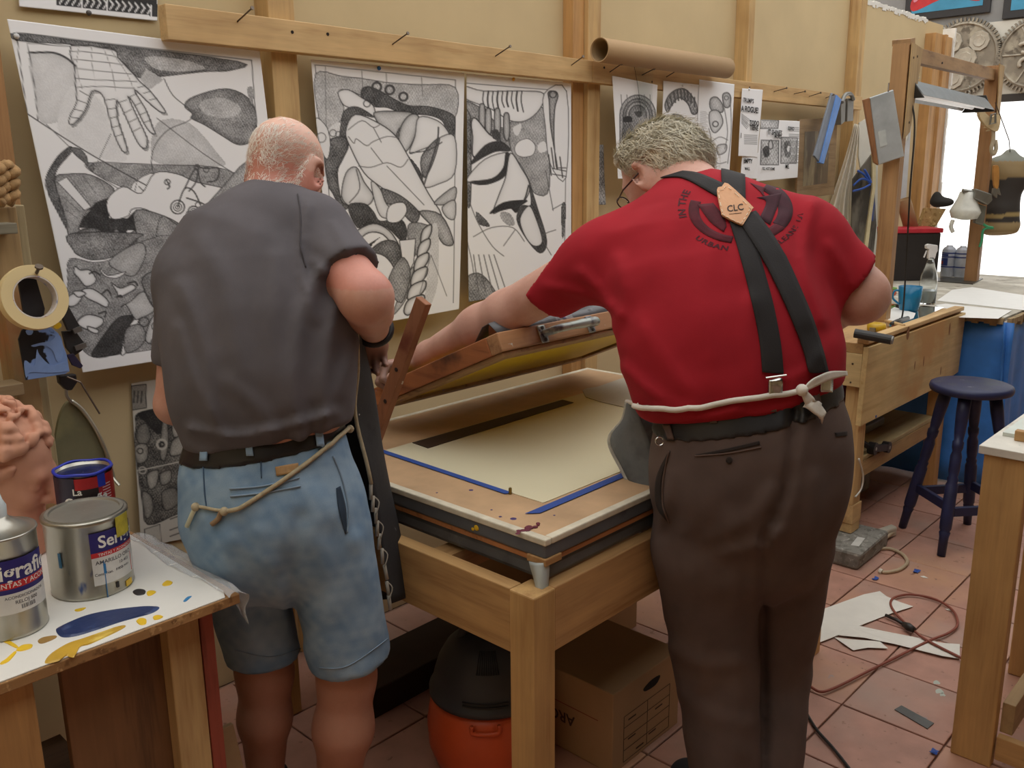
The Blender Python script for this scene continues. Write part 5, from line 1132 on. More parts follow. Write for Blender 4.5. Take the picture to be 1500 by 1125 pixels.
# belt, loops, patch, pocket, seams
bl = Solid(); bl.u(lambda p: sho(p) - .0035); bl.cut(half(ph1(390, 638, 1.86), U3 - .12 * R1 + .02 * F1), .002); bl.cut(half(ph1(390, 668, 1.86), -(U3 - .12 * R1 + .02 * F1)), .002)
belt = cloth('belt', bl, .006, plain('black_leather', '1d1b1c', .4, var=.1, bump=.1), p1, (.6, 1.4, .9), (1.6, 2.4, 1.15))
sb = lambda p: np.minimum(sho(p), bl(p))
LOOP = vcol('denim_trim', .9, .2, 700)
def pcol(o, c):
    a = o.data.color_attributes.new('Col', 'FLOAT_COLOR', 'POINT'); n = len(o.data.vertices); a.data.foreach_set('color', np.tile(np.append(lin(c), 1).astype(np.float32), n)); return o
for P in ([(302, 641), (300, 675)], [(363, 637), (367, 668)], [(464, 622), (468, 654)]):
    (a, b), (c, d) = P
    pcol(strip(sb, [(a - 5, b), (c - 5, d)], [(a + 5, b), (c + 5, d)], .004, 'belt_loop', LOOP, shorts, n=5, off=.002), '8aa5c0')
strip(sho, [(403, 684), (405, 697)], [(436, 678), (438, 692)], .003, 'leather_patch', plain('tan_leather', 'b08a5c', .7, var=.15, scale=60), shorts, n=4)
SEAM = plain('denim_seam', '8397ab', .9); DARKD = plain('denim_dark_seam', '48607a', .9)  # pale blue for welts and stitching, darker blue for the plain seams
cord(sho, [(337, 716), (385, 712), (438, 700)], .002, 'pocket_welt', SEAM, shorts); cord(sho, [(338, 727), (385, 722), (440, 712)], .002, 'pocket_welt', SEAM, shorts)
cord(sho, [(298, 680), (300, 720), (303, 745)], .0014, 'seam', DARKD, shorts); cord(sho, [(382, 670), (383, 700)], .0014, 'seam', DARKD, shorts)
cord(sho, [(487, 668), (500, 700), (510, 745), (508, 780)], .002, 'pocket_edge', SEAM, shorts); cord(sho, [(345, 952), (395, 962), (440, 950)], .0012, 'hem_stitch', SEAM, shorts); cord(sho, [(468, 978), (510, 975), (568, 935)], .0012, 'hem_stitch', SEAM, shorts)
strip(sho, [(492, 715), (495, 745), (505, 782)], [(498, 712), (506, 745), (507, 782)], .001, 'pocket_opening', plain('pocket_dark', '2c3b4c', .95), shorts, n=5)
# body under and beyond the clothes
bd1 = Solid(); chain(bd1, T1, R1, .05, -.02, DK1); chain(bd1, PL, R1, .04, -.02, DK1)
bd1.u(rc(ph1(395, 330, 2.05), ph1(410, 295, 2.10), .062, .056), .04)
A1 = frame_az(22, 26, 6); hc1 = ph1(419, 251, 2.13)
bd1.u(rc(ph1(398, 315, 2.06), hc1 + np.array([0, -.03, -.02]) @ A1, .058, .058), .03)
hd = Solid(); W1 = head_ops(hd, hc1, A1, .95, True, 1.2); bd1.u(hd, .025)
bd1.u(rc(shL, elL, .050, .043), .03); bd1.u(rc(elL, wrL, .044, .030), .012); bd1.u(rc(shR, elR, .054, .053), .03); bd1.u(rc(elR, elR + (wrR - elR) * .4, .053, .048), .02); bd1.u(rc(elR + (wrR - elR) * .35, wrR, .048, .033), .02)
ank = {}
for kn_, hp, s, kx, ky in ((knL, hpL, -1, 385, 1125), (knR, hpR, 1, 487, 1125)):
    mid = ph1(kx, ky, 2.04 if s < 0 else 1.96); A_ = np.array([mid[0] + .01, mid[1] + .015, .09])
    bd1.u(rc(hp, kn_, .082, .064), .03); calf = kn_ + (A_ - kn_) * .32 - F1 * .018
    bd1.u(rc(kn_, calf, .060, .066 if s > 0 else .060), .03); bd1.u(rc(calf, A_, .064 if s > 0 else .058, .038), .03)
    bd1.u(rc(A_ + (0, 0, -.03), A_ + F1 * .16 + (0, 0, -.045), .036, .028), .03); ank[s] = A_
dR = nrm(ph1(542, 520, 2.20) - wrR)
hand_ops(bd1, wrR - dR * .005, dR, F1 * .3 + U3 * .6 + R1 * .4, -R1, .98, (38, 52, 35), 4)
dL = nrm(ph1(380, 655, 2.36) - wrL); hand_ops(bd1, wrL, dL, U3, R1, .95, (30, 35, 25), 4)
def skin1(V):
    q = prj(V); n = waves(41, 14, 70, 1)(V); n2 = waves(42, 10, 260, 1)(V)
    c = mixc(lin('c08a76'), lin('cfa08d'), .5 + .4 * n + .2 * n2)
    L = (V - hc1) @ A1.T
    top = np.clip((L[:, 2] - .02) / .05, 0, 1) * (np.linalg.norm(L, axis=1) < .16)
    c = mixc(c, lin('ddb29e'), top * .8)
    neck = (V[:, 2] > 1.38) & (L[:, 2] < -.005) & (L[:, 1] < .05)
    c = mixc(c, lin('c98070'), neck * .7)
    leg = V[:, 2] < .8; c = mixc(c, lin('a9745c'), leg * .7)
    dirty = np.exp(-(np.linalg.norm(V - (wrR + dR * .09), axis=1) / .075) ** 4); c = mixc(c, lin('4b3a38'), dirty * (.62 + .25 * n))
    eye = np.minimum(*[np.linalg.norm(L - np.array([e * .031, .096, -.008]), axis=1) for e in (-1, 1)]) < .009
    c = mixc(c, lin('3a2c26'), eye * 1.0)
    return c
a, b = bbox_of(bd1, (.5, 1.3, -.02), (1.8, 2.6, 1.85)); V, F = nets(bd1, a, b, .0052)
body1 = mk('body', V, F, SKIN, p1, smooth=True, col=skin1(V))
# sparse white hair round the sides and back of the head
nm = grad(bd1, V[::3]); Vs = V[::3]; L = (Vs - hc1) @ A1.T
ring = (np.linalg.norm(L, axis=1) < .15) & (L[:, 2] > -.075 + .0 * L[:, 1]) & (L[:, 1] < .035) & (L[:, 2] < .105) & (np.abs(L[:, 0]) < .076)
dens = np.where(L[:, 2] > .065, .10, 1.0) * np.where((L[:, 2] < -.02) & (np.abs(L[:, 0]) < .045), .35, 1)
keep = ring & (rng.uniform(0, 1, len(L)) < dens)
dirs = (np.array([0, -.9, -.5]) @ A1)[None] * np.ones((keep.sum(), 1)) + (np.sign(L[keep, :1]) * .3) * A1[0][None]
HW = plain('white_hair', 'f0e9de', .5, var=.12, scale=40, bump=0)
hair_strands(bd1, Vs[keep], dirs, 2300, .02, .0008, 'hair', HW, p1, 3, .0015, .005, 4)
# shoes
for s in (-1, 1):
    A_ = ank[s]; sh_ = Solid().u(ec(A_ + (0, 0, -.045) - F1 * .05, A_ + F1 * .17 + (0, 0, -.055), .042, .048, .046, .034, R1)); sh_.u(rc(A_ + (0, 0, -.03), A_ + (0, 0, .01), .048, .045), .03); sh_.cut(half((0, 0, .0075), (0, 0, -1)), .003)
    cloth('shoe', sh_, .008, plain('dark_shoe', '3a3634', .6), p1, A_ - .3, A_ + .3)
# wristband
w_ = wrR - nrm(wrR - elR) * .012; dd = nrm(wrR - elR); u_, v_ = perp(dd)
B().tube([w_ + (u_ * math.cos(t) * .039 + v_ * math.sin(t) * .037) for t in np.linspace(0, 2 * math.pi, 28, endpoint=False)], .0075, 8, closed=True).mk('wristband', plain('black_band', '201d1e', .5), p1, smooth=True)
# apron: dark cloth hanging down the front, cord ties
near = spline([ph1(522, 468, 2.02), ph1(524, 540, 2.03), ph1(520, 605, 2.04), ph1(540, 690, 2.03), ph1(556, 780, 2.02), ph1(571, 885, 2.00)], 5)
farr = spline([ph1(520, 462, 2.14), ph1(540, 560, 2.16), ph1(556, 640, 2.18), ph1(572, 720, 2.18), ph1(585, 800, 2.17), ph1(590, 875, 2.14)], 5)
frnt = spline([ph1(430, 440, 2.24), ph1(440, 540, 2.22), ph1(450, 640, 2.22), ph1(470, 730, 2.24), ph1(480, 800, 2.24), ph1(490, 885, 2.22)], 5)
lft = spline([ph1(330, 430, 2.20), ph1(330, 540, 2.16), ph1(325, 640, 2.16), ph1(320, 730, 2.18), ph1(320, 800, 2.18), ph1(325, 885, 2.18)], 5)
G = np.array([spline([near[i], farr[i], frnt[i], lft[i]], 6) for i in range(len(near))]); 
for i in range(len(near)): G[i, :, 0] += .004 * np.sin(np.arange(G.shape[1]) * 1.1 + i * .4)
V, F = thick(G, .003); apron = mk('apron', V, F, spotted('inky_black_apron', '2b2a2c', [('6f6f72', 16, .66, .05), ('15151a', 8, .55, .1), ('b9b5ae', 40, .72, .03)], .85, bump=.4), p1, smooth=True)
CORD = plain('tan_cotton_cord', 'b3a587', .9, var=.15, scale=60, bump=.4)
edge = [n_ + np.array([-.004, -.006, 0]) for n_ in near[:17]]
B().tube(edge, .0045, 7).mk('apron_cord', CORD, apron, smooth=True)
cord(sb, [(507, 628), (470, 660), (430, 692), (390, 720), (355, 742), (335, 748)], .0048, 'apron_cord', CORD, apron, off=.002)
cord(sb, [(335, 748), (315, 746), (290, 741)], .0035, 'apron_cord', CORD, apron, off=.002); cord(sb, [(328, 748), (322, 760), (313, 767)], .0055, 'cord_end', plain('brown_cord_end', '8f7658', .9), apron, off=.003)
cord(sb, [(291, 741), (285, 755), (278, 770)], .0048, 'cord_end', plain('pale_cord_end', 'c9c9ae', .9), apron, off=.003)
Pk, Nk = hit(sb, [(332, 748), (291, 742), (508, 628)]); kn_ = B()
for p_, n_ in zip(Pk, Nk): B().ball(p_ + n_ * .008, .009, 10, 6).mk('cord_knot', CORD, apron, smooth=True)
fr = B(); g = random.Random(4)
for i in range(16, len(near) - 1):
    p_ = near[i] + np.array([-.004, -.005, 0])
    fr.tube([p_, p_ + np.array([g.uniform(-.008, .004), -.004, -.035])], .0045, 5)
    if i % 2: fr.tube(spline([p_, p_ + np.array([.008, -.01, -.015]), p_ + np.array([-.004, -.012, -.04])], 4), .0015, 5)
tag(fr.mk('frayed_hem', plain('frayed_threads', 'a59d8f', .95), apron, smooth=True), kind='stuff')
# ------------------------------------------------------------------ person in red T-shirt with suspenders
R2 = np.array([math.sin(math.radians(48)), -math.cos(math.radians(48)), 0]); F2 = np.array([-R2[1], R2[0], 0])
T2 = [(1092, 600, 2.0, 138, .165), (1078, 545, 2.02, 148, .18), (1062, 480, 2.05, 148, .18), (1050, 415, 2.10, 148, .165), (1046, 366, 2.14, 134, .135), (1048, 328, 2.17, 95, .11)]
sL, eL, wL = ph(872, 388, 2.20), ph(742, 458, 2.36), ax(628, 517, 1.70)
sR, eR, wR = ph(1180, 352, 2.12), ph(1258, 432, 2.10), ph(1150, 478, 2.42)
sh2 = Solid(); chain(sh2, T2, R2, .06)
sh2.u(el(sL, np.eye(3), (.08,) * 3), .09); sh2.u(el(sR, np.eye(3), (.078,) * 3), .08)
sh2.u(rc(ph(900, 365, 2.2), ph(1010, 297, 2.22), .075, .06), .06); sh2.u(rc(ph(1165, 338, 2.14), ph(1060, 304, 2.19), .065, .062), .06)
sh2.u(rc(ph(1030, 318, 2.19), ph(1002, 284, 2.25), .085, .062), .05)
a2 = Solid().u(rc(sL, sL + (eL - sL) * 1.0, .084, .076)); a2.cut(half(ph(792, 428, 2.29), (eL - sL) - .10 * U3)); sh2.u(a2, .04)
a2 = Solid().u(rc(sR, sR + (eR - sR) * 1.1, .082, .086)); a2.cut(half(ph(1238, 424, 2.08), (eR - sR) + .02 * R2)); sh2.u(a2, .04)
up2 = U3 - .20 * R2
sh2.cut(half(ph(1095, 612, 1.84), -up2 - .05 * F2), .012)
sh2.cut(half(ph(972, 262, 2.29), (ph(962, 235, 2.33) - ph(1030, 290, 2.2))), .008)
sh2.add(waves(55, 10, 22, .004)); sh2.add(waves(56, 8, 55, .0014))
sh2.add(folds([([(905, 380), (915, 440), (900, 480)], 12, 0.0090), ([(1190, 300), (1178, 380), (1205, 470)], 10, 0.0150), ([(1150, 320), (1165, 400), (1180, 470)], 14, 0.0090), ([(930, 470), (980, 540), (1020, 590)], 16, 0.0090), ([(915, 540), (960, 580), (1010, 600)], 10, 0.0120),
               ([(850, 400), (880, 430), (905, 460)], 10, 0.0120), ([(800, 420), (850, 430), (890, 450)], 8, 0.0090), ([(1060, 330), (1030, 420), (1040, 520)], 18, 0.0060), ([(1200, 520), (1180, 545), (1140, 560)], 10, 0.0090), ([(1215, 360), (1235, 390), (1245, 415)], 9, 0.0075), ([(960, 600), (1010, 612), (1080, 600)], 9, 0.0150), ([(1100, 440), (1095, 500), (1110, 570)], 12, 0.0060)]))
RED = plain('red_tshirt_cotton', 'a01f2b', .9, var=.08, scale=7, bump=.12, bscale=500, spec=.25)
p2 = thing('person', 'grey-haired person in red T-shirt and black suspenders, reaching across the printing bed', 'person', (1.85, 1.0, .0065))
tee2 = cloth('tshirt', sh2, .009, RED, p2, (1.2, .5, .7), (2.9, 2.4, 1.9))
# trousers
tro = Solid(); Q2 = [(1100, 575, 2.0, 128, .15), (1100, 650, 1.985, 138, .165), (1096, 710, 1.98, 141, .17), (1088, 790, 2.0, 134, .16)]
chain(tro, Q2, R2, .05)
lhp, lkn, lan = ph(1030, 800, 1.98), ph(1050, 980, 2.0), az(1070, 1180, .07)
rhp, rkn, ran = ph(1150, 800, 2.04), ph(1134, 980, 2.10), az(1118, 1165, .07)
tro.u(rc(lhp, lkn, .122, .104), .04); tro.u(rc(lkn, lan, .104, .088), .03); tro.u(rc(rhp, rkn, .112, .094), .025); tro.u(rc(rkn, ran, .094, .085), .02)
tro.cut(half(ph(1100, 574, 1.85), up2), .004); tro.cut(half((0, 0, .03), (0, 0, -1)), .004)
tro.add(waves(65, 10, 20, .005)); tro.add(waves(66, 8, 60, .0013))
tro.add(folds([([(1165, 600), (1160, 660), (1150, 720), (1120, 790)], 9, -0.0210), ([(1120, 790), (1118, 900), (1118, 1100), (1116, 1240)], 8, -0.0200), ([(1000, 780), (1015, 880), (1030, 1000)], 16, 0.0090), ([(1070, 760), (1080, 900), (1085, 1100)], 16, 0.0090), ([(1140, 780), (1110, 800), (1060, 810)], 12, 0.0105), ([(1195, 700), (1190, 800), (1175, 950)], 12, 0.0090),
               ([(985, 950), (1030, 975), (1090, 970)], 14, 0.0090), ([(975, 640), (985, 700), (968, 770)], 8, 0.0090), ([(1130, 720), (1100, 760), (1040, 790)], 12, 0.0075), ([(1000, 1020), (1040, 1050), (1100, 1060)], 14, 0.0075)]))
BRN = spotted('brown_twill', '564640', [('65544b', 5, .5, .3), ('2e3c7c', 70, .80, .02), ('8c7d70', 60, .80, .02)], .9, bump=.15)
trousers = cloth('trousers', tro, .011, BRN, p2, (1.3, .4, 0), (2.9, 1.9, 1.2))
bl2 = Solid().u(lambda p: tro(p) - .004); bl2.cut(half(ph(1100, 597, 1.86), up2 + .03 * F2), .002); bl2.cut(half(ph(1100, 630, 1.86), -(up2 + .03 * F2)), .002)
BLK = plain('worn_black_leather', '232224', .45, var=.15, bump=.15)
belt2 = cloth('belt', bl2, .006, BLK, p2, (1.4, .4, .8), (2.5, 1.6, 1.2))
tb2 = lambda p: np.minimum(np.minimum(tro(p), bl2(p)), sh2(p))
BRL = plain('brown_trim', '5d4a41', .9)
for (a, b), (c, d) in (((1038, 592), (1046, 620)), ((1128, 580), (1132, 604)), ((1192, 572), (1196, 594)), ((978, 622), (984, 644))):
    strip(lambda p: np.minimum(tro(p), bl2(p)), [(a - 5, b), (c - 5, d)], [(a + 5, b), (c + 5, d)], .004, 'belt_loop', BRL, trousers, n=5, off=.002)
DK2 = plain('trouser_crease', '2a211d', .95)
strip(tro, [(1019, 666), (1065, 657), (1112, 646)], [(1022, 669), (1068, 661), (1113, 651)], .001, 'pocket_slit', DK2, trousers, n=5); cord(tro, [(1018, 668), (1066, 664), (1115, 655)], .0018, 'pocket_welt', BRL, trousers)
strip(tro, [(978, 665), (962, 700), (962, 740), (978, 764)], [(980, 665), (970, 700), (970, 735), (980, 764)], .001, 'pocket_opening', DK2, trousers, n=5); cord(tro, [(981, 660), (973, 700), (972, 740), (981, 766)], .0022, 'pocket_edge', BRL, trousers)
strip(tro, [(1222, 634), (1240, 632)], [(1224, 640), (1240, 638)], .001, 'pocket_slit', DK2, trousers, n=4)
Pb, Nb = hit(tro, [(1068, 674)]); B().lathe([(.007, 0), (.007, .002), (.004, .003)], Pb[0] + Nb[0] * .001, 12, Nb[0]).mk('button', DK2, trousers)
# suspenders on the shirt back
SUS = plain('black_elastic', '262324', .85, var=.08, bump=.3, bscale=300)
sus = strip(sh2, [(967, 262), (1000, 262), (1040, 283), (1068, 300)], [(1000, 252), (1025, 256), (1062, 272), (1085, 284)], .0035, 'suspender_strap', SUS, p2, n=8, m_=6)
strip(sh2, [(1056, 249), (1057, 268), (1060, 290)], [(1090, 250), (1091, 270), (1091, 300)], .0035, 'suspender_strap', SUS, p2, n=8, m_=6)
strip(sh2, [(1063, 310), (1082, 370), (1100, 440), (1112, 500), (1116, 545)], [(1092, 320), (1110, 370), (1130, 440), (1142, 500), (1147, 548)], .0035, 'suspender_strap', SUS, p2, n=8, m_=6)
strip(sh2, [(1078, 322), (1115, 380), (1145, 440), (1170, 500), (1183, 545)], [(1105, 312), (1145, 370), (1172, 430), (1195, 490), (1210, 545)], .0040, 'suspender_strap', SUS, p2, n=8, m_=6, off=.004)
shs = lambda p: sh2(p) - .008
PT = [(1057, 275), (1066, 271), (1100, 303), (1101, 308), (1090, 327), (1084, 330), (1060, 318), (1056, 312), (1050, 280)]
S_ = spline(PT, 3, True); c_ = S_.mean(0); R_ = [S_ * t + c_ * (1 - t) for t in (.02, .35, .7, 1)]
P, N = hit(shs, np.array(R_).reshape(-1, 2)); n_ = len(S_); G = P.reshape(4, n_, 3); Nn = N.reshape(4, n_, 3); G = np.concatenate([G, G[:, :1]], 1); Nn = np.concatenate([Nn, Nn[:, :1]], 1)
V, F = thick(G, .004, Nn); lp_ = mk('suspender_patch', V, F, plain('tan_patch_leather', 'd09a6e', .55, var=.08), p2, smooth=False, bevel=0)
shp = lambda p: shs(p) - .0042
S2 = spline(np.array(PT) * .88 + c_ * .12, 6, True); P, N = hit(shp, S2); stc = B()
for i in range(0, len(P) - 1, 2): stc.tube([P[i] + N[i] * .001, P[i + 1] + N[i + 1] * .001], .0009, 5)
tag(stc.mk('stitching', plain('cream_thread', 'efe0c4', .8), lp_), kind='stuff')
def surf_text(f, s, size, c, ang, mat, parent, name='lettering', bold=.02, spacing=1.0, bend=None, off=.0008):
    """print lettering on a cloth surface: size in photo pixels, placed by photo point"""
    V, F = text2d(s, size, bold, spacing); ca, sa = math.cos(ang), math.sin(ang)
    if bend:  # (cx, cy, rx, ry, start angle) text on an ellipse
        ex, ey, rx_, ry_, w0, inside = bend; w = w0 + V[:, 0] / ((rx_ + ry_) / 2) * (1 if not inside else -1); r_ = 1 + (V[:, 1] / rx_) * (1 if not inside else -1)
        px = np.stack([ex + rx_ * r_ * np.cos(w), ey + ry_ * r_ * np.sin(w)], 1)
    else: px = np.stack([c[0] + V[:, 0] * ca + V[:, 1] * sa, c[1] + V[:, 0] * sa - V[:, 1] * ca], 1)
    P, N = hit(f, px); return mk(name, P + N * off, F, mat, parent)
surf_text(shp, 'CLC', 13, (1077, 305), math.radians(-8), plain('black_print', '221a18', .7), lp_, bold=.01)
for w_, y_ in ((-1, 0),): 
    P, N = hit(shp, spline([(1068, 314), (1076, 313), (1086, 312)], 4)); B().tube(P + N * .0006, .0005, 4).mk('small_print', MATS['black_print'], lp_)
# faded round print on the shirt back
PRN = plain('faded_black_print', '551824', .9, var=.2, scale=30); PRD = plain('dark_faded_print', '3f1a26', .9, var=.15, scale=30)
def ring_strip(w0, w1, r0, r1, mat, name, n=24):
    L = [(1085 + 78 * r0 * math.cos(w), 308 + 50 * r0 * math.sin(w)) for w in np.linspace(w0, w1, n)]; R = [(1085 + 78 * r1 * math.cos(w), 308 + 50 * r1 * math.sin(w)) for w in np.linspace(w0, w1, n)]
    return strip(sh2, L, R, .0005, name, mat, tee2, n=2, m_=4, off=.0004)
ring_strip(1.75, 3.45, .78, .98, PRN, 'emblem_ring'); ring_strip(-1.0, .55, .70, .98, PRD, 'emblem_ring'); ring_strip(.55, 1.2, .74, .98, PRN, 'emblem_ring')
strip(sh2, [(1022, 300), (1040, 325), (1060, 340)], [(1045, 298), (1060, 318), (1064, 332)], .0005, 'emblem_shape', PRN, tee2, n=4); strip(sh2, [(1108, 290), (1122, 296), (1112, 320)], [(1145, 283), (1140, 300), (1128, 330)], .0005, 'emblem_shape', PRD, tee2, n=4)
strip(sh2, [(1098, 268), (1112, 280), (1118, 288)], [(1122, 276), (1118, 281), (1120, 288)], .0005, 'emblem_shape', PRN, tee2, n=4)
LT2 = plain('lettering_faded', '4a1620', .9)
surf_text(sh2, 'IN THE', 15, None, 0, LT2, tee2, bend=(1085, 305, 86, 58, math.radians(186), False), bold=.03, spacing=1.1)
surf_text(sh2, 'URBAN', 13, None, 0, LT2, tee2, bend=(1085, 302, 92, 64, math.radians(118), True), bold=.03, spacing=1.1)
surf_text(sh2, 'ORLEANS, LA', 12, None, 0, LT2, tee2, bend=(1082, 305, 92, 66, math.radians(35), True), bold=.02, spacing=1.1)
surf_text(sh2, 'FRENCH', 11, None, 0, LT2, tee2, bend=(1085, 308, 82, 56, math.radians(-55), False), bold=.02, spacing=1.1)
# suspender clips
CH = plain('chrome_clip', 'c9c9c4', .2, .95, bump=0)
for (x, y, w_, h_) in ((1133, 566, 20, 26), (1206, 562, 16, 22)):
    cl = strip(tb2, [(x - w_ / 2, y - h_ * .4), (x - w_ / 2 - 1, y + h_ / 2)], [(x + w_ / 2, y - h_ * .4), (x + w_ / 2 - 1, y + h_ / 2)], .006, 'suspender_clip', CH, p2, n=5, off=.006)
    P, N = hit(tb2, [(x - w_ * .8, y - h_ * .5), (x + w_ * .8, y - h_ * .55)]); B().tube(P + N * .011, .0022, 6).mk('clip_wire', CH, cl)
# body
bd2 = Solid(); chain(bd2, T2, R2, .06, -.025); chain(bd2, Q2, R2, .05, -.025)
A2 = frame_az(86, 34, -4); hc2 = ph(964, 254, 2.34)
bd2.u(rc(ph(1025, 300, 2.2), hc2 + np.array([0, -.04, -.02]) @ A2, .085, .070), .04)
hd2 = Solid(); W2 = head_ops(hd2, hc2, A2, 1.0, True, 1.15); bd2.u(hd2, .025)
bd2.u(rc(sL, eL, .066, .056), .04); bd2.u(rc(eL, eL + (wL - eL) * .35, .056, .056), .03); bd2.u(rc(eL + (wL - eL) * .3, wL, .054, .034), .03)
bd2.u(rc(sR, eR, .068, .064), .04); bd2.u(rc(eR, eR + (wR - eR) * .4, .064, .056), .03); bd2.u(rc(eR + (wR - eR) * .4, wR, .056, .036), .03)
for hp, kn_, an in ((lhp, lkn, lan), (rhp, rkn, ran)):
    bd2.u(rc(hp, kn_, .095, .075), .03); bd2.u(rc(kn_, an, .072, .046), .03); bd2.u(rc(an, an + F2 * .12 - (0, 0, .03), .04, .03), .03)
# gripping left hand on the side rail
g0 = SP(SX0 + .03, .115, .020); dl = nrm(np.array([SX0 - .012, g0[1], g0[2] + .015]) - wL); dl = nrm(dl + np.array([-.25, .15, .0]))
wL2 = g0 + np.array([.058, -.035, .034]); wL_ = wL
bd2.u(rc(wL, wL2, .034, .030), .02)
hand_ops(bd2, wL2, np.array([-.93, .30, -.02]), sn, np.array([.0, -.8, .35]), 1.15, (66, 66, 45), 3)
hand_ops(bd2, wR, nrm(np.array([.2, .95, -.3])), U3, -R2, 1.0, (30, 35, 25), 4)
def skin2(V):
    n = waves(71, 14, 70, 1)(V); n2 = waves(72, 10, 260, 1)(V); c = mixc(lin('c4917f'), lin('d6aa99'), .5 + .4 * n + .2 * n2)
    dirty = np.exp(-(np.linalg.norm(V - (wL2 + np.array([-.08, .02, -.02])), axis=1) / .095) ** 4); c = mixc(c, lin('554139'), dirty * (.66 + .3 * n))
    L = (V - hc2) @ A2.T; eye = np.minimum(*[np.linalg.norm(L - np.array([e * .032, .099, -.008]), axis=1) for e in (-1, 1)]) < .009
    return mixc(c, lin('3a2c26'), eye * 1.0)
a, b = bbox_of(bd2, (1.2, .4, -.02), (2.9, 2.5, 1.9)); V, F = nets(bd2, a, b, .006)
body2 = mk('body', V, F, SKIN, p2, smooth=True, col=skin2(V))
# wavy grey-blond hair
hr = Solid(); W = W2
hr.u(el(W(0, -.028, .030), A2, (.084, .104, .084))); hr.u(el(W(0, -.085, -.010), A2, (.074, .060, .072)), .03); hr.u(el(W(.0, .035, .075), A2, (.06, .055, .035)), .03)
hr.add(waves(81, 16, 75, .007)); hr.cut(half(W(0, .045, .03), np.array([0, 1, -.85]) @ A2), .01)
for e in (-1, 1): hr.sub(el(W(e * .085, .02, -.03), A2, (.03, .055, .055)), .015)
HG = plain('grey_blond_hair', 'c2b89f', .55, var=.25, scale=60, bump=.5, stretch=(1, 1, 1)); HG2 = plain('pale_hair', 'dcd5c0', .5, var=.2, scale=30, bump=0)
a, b = bbox_of(hr, hc2 - .3, hc2 + .3, .02); V, F = nets(hr, a, b, .0055); hair = mk('hair', V, F, HG, p2, smooth=True)
Vs = V[::2]; L = (Vs - hc2) @ A2.T; keep = (L[:, 1] < .07)
dirs = np.where((L[keep, 2] > .03)[:, None], (np.array([0, -1., -.1]) @ A2)[None], (np.array([0, -.5, -1.]) @ A2)[None]) + L[keep, :1] * 3 * A2[0][None]
hair_strands(hr, Vs[keep], dirs, 2600, .075, .0024, 'hair_strands', HG2, hair, 5, .005, .014, 7); hair_strands(hr, Vs[keep], dirs, 1200, .07, .0022, 'hair_strands', HG, hair, 6, .010, .02, 7)
# glasses
gm = plain('dark_red_frame', '3d1a18', .35); gl = B()
for e in (-1, 1):
    c = W2(e * .033, .112, -.012); ring_ = [c + (A2[0] * math.cos(t) * .024 + A2[2] * math.sin(t) * .018) for t in np.linspace(0, 2 * math.pi, 20, endpoint=False)]
    gl.tube(ring_, .0018, 6, closed=True); gl.tube([W2(e * .058, .110, -.006), W2(e * .082, .06, -.002), W2(e * .084, -.005, .004)], .0022, 6)
gl.tube([W2(-.01, .116, -.01), W2(.01, .116, -.01)], .002, 6)
gob = gl.mk('glasses', gm, p2, smooth=True)
for e in (-1, 1): B().prism([W2(e * .033, .113, -.012) + (A2[0] * math.cos(t) * .023 + A2[2] * math.sin(t) * .017) for t in np.linspace(0, 2 * math.pi, 20, endpoint=False)], A2[1] * .001).mk('lens', clear('lens_glass', (1, 1, 1), 0, 1.05), gob)
# shoes
for an, nmv in ((lan, 'shoe'), (ran, 'shoe')):
    fd = nrm(F2 + (-.35 * R2 if an is lan else .1 * R2)); sh_ = Solid().u(ec(an - fd * .06 + (0, 0, -.02), an + fd * .19 + (0, 0, -.03), .045, .05, .046, .033, np.cross(fd, U3))); sh_.u(rc(an, an + (0, 0, .03), .05, .05), .03); sh_.cut(half((0, 0, .022), (0, 0, -1)), .003)
    so = cloth('shoe', sh_, .007, plain('black_canvas', '26262a', .8), p2, an - .35, an + .35)
    sl_ = Solid().u(lambda p, f=sh_.ops[:2]: f[0][1](p) - .003); sl_.cut(half((0, 0, .0235), (0, 0, 1)), .002); sl_.cut(half((0, 0, .0075), (0, 0, -1)), .002)
    cloth('sole', sl_, .006, plain('white_rubber', 'c9c5ba', .6), so, an - .35, an + .35)
# white apron ties and grey apron
WT = plain('white_cotton_tape', 'd9d3c8', .9, var=.08, bump=.3)
n1 = spline([ph(918, 588, 2.14), ph(912, 615, 2.15), ph(892, 645, 2.17), ph(912, 690, 2.15), ph(930, 730, 2.12), ph(940, 790, 2.10)], 5)
n2_ = spline([ph(930, 596, 2.08), ph(938, 615, 2.08), ph(950, 645, 2.09), ph(962, 690, 2.08), ph(962, 735, 2.07), ph(965, 785, 2.06)], 5)
n0_ = spline([ph(945, 588, 2.22), ph(960, 630, 2.24), ph(960, 660, 2.26), ph(965, 700, 2.26), ph(970, 740, 2.25), ph(975, 790, 2.22)], 5)
G = np.array([spline([n0_[i], n1[i], n2_[i]], 6) for i in range(len(n1))]); V, F = thick(G, .003)
ap2 = mk('apron', V, F, spotted('grey_canvas_apron', '6d7173', [('8d9090', 9, .55, .15), ('4c4f52', 6, .55, .15), ('d5d5d0', 50, .74, .03)], .9, bump=.4), p2, smooth=True)
B().tube([p_ + np.array([-.003, -.003, 0]) for p_ in n1], .006, 6).mk('apron_binding', plain('pale_binding', 'b9b7ad', .9, var=.2, scale=50), ap2, smooth=True)
cord(tb2, [(932, 592), (960, 598), (1010, 597), (1060, 588), (1110, 580), (1150, 576), (1172, 570)], .0065, 'apron_tie', WT, ap2, off=.003)
B().tube(spline([n1[0], ph(925, 590, 2.09), hit(tb2, [(936, 593)])[0][0]], 4), .0055, 6).mk('apron_tie', WT, ap2, smooth=True)
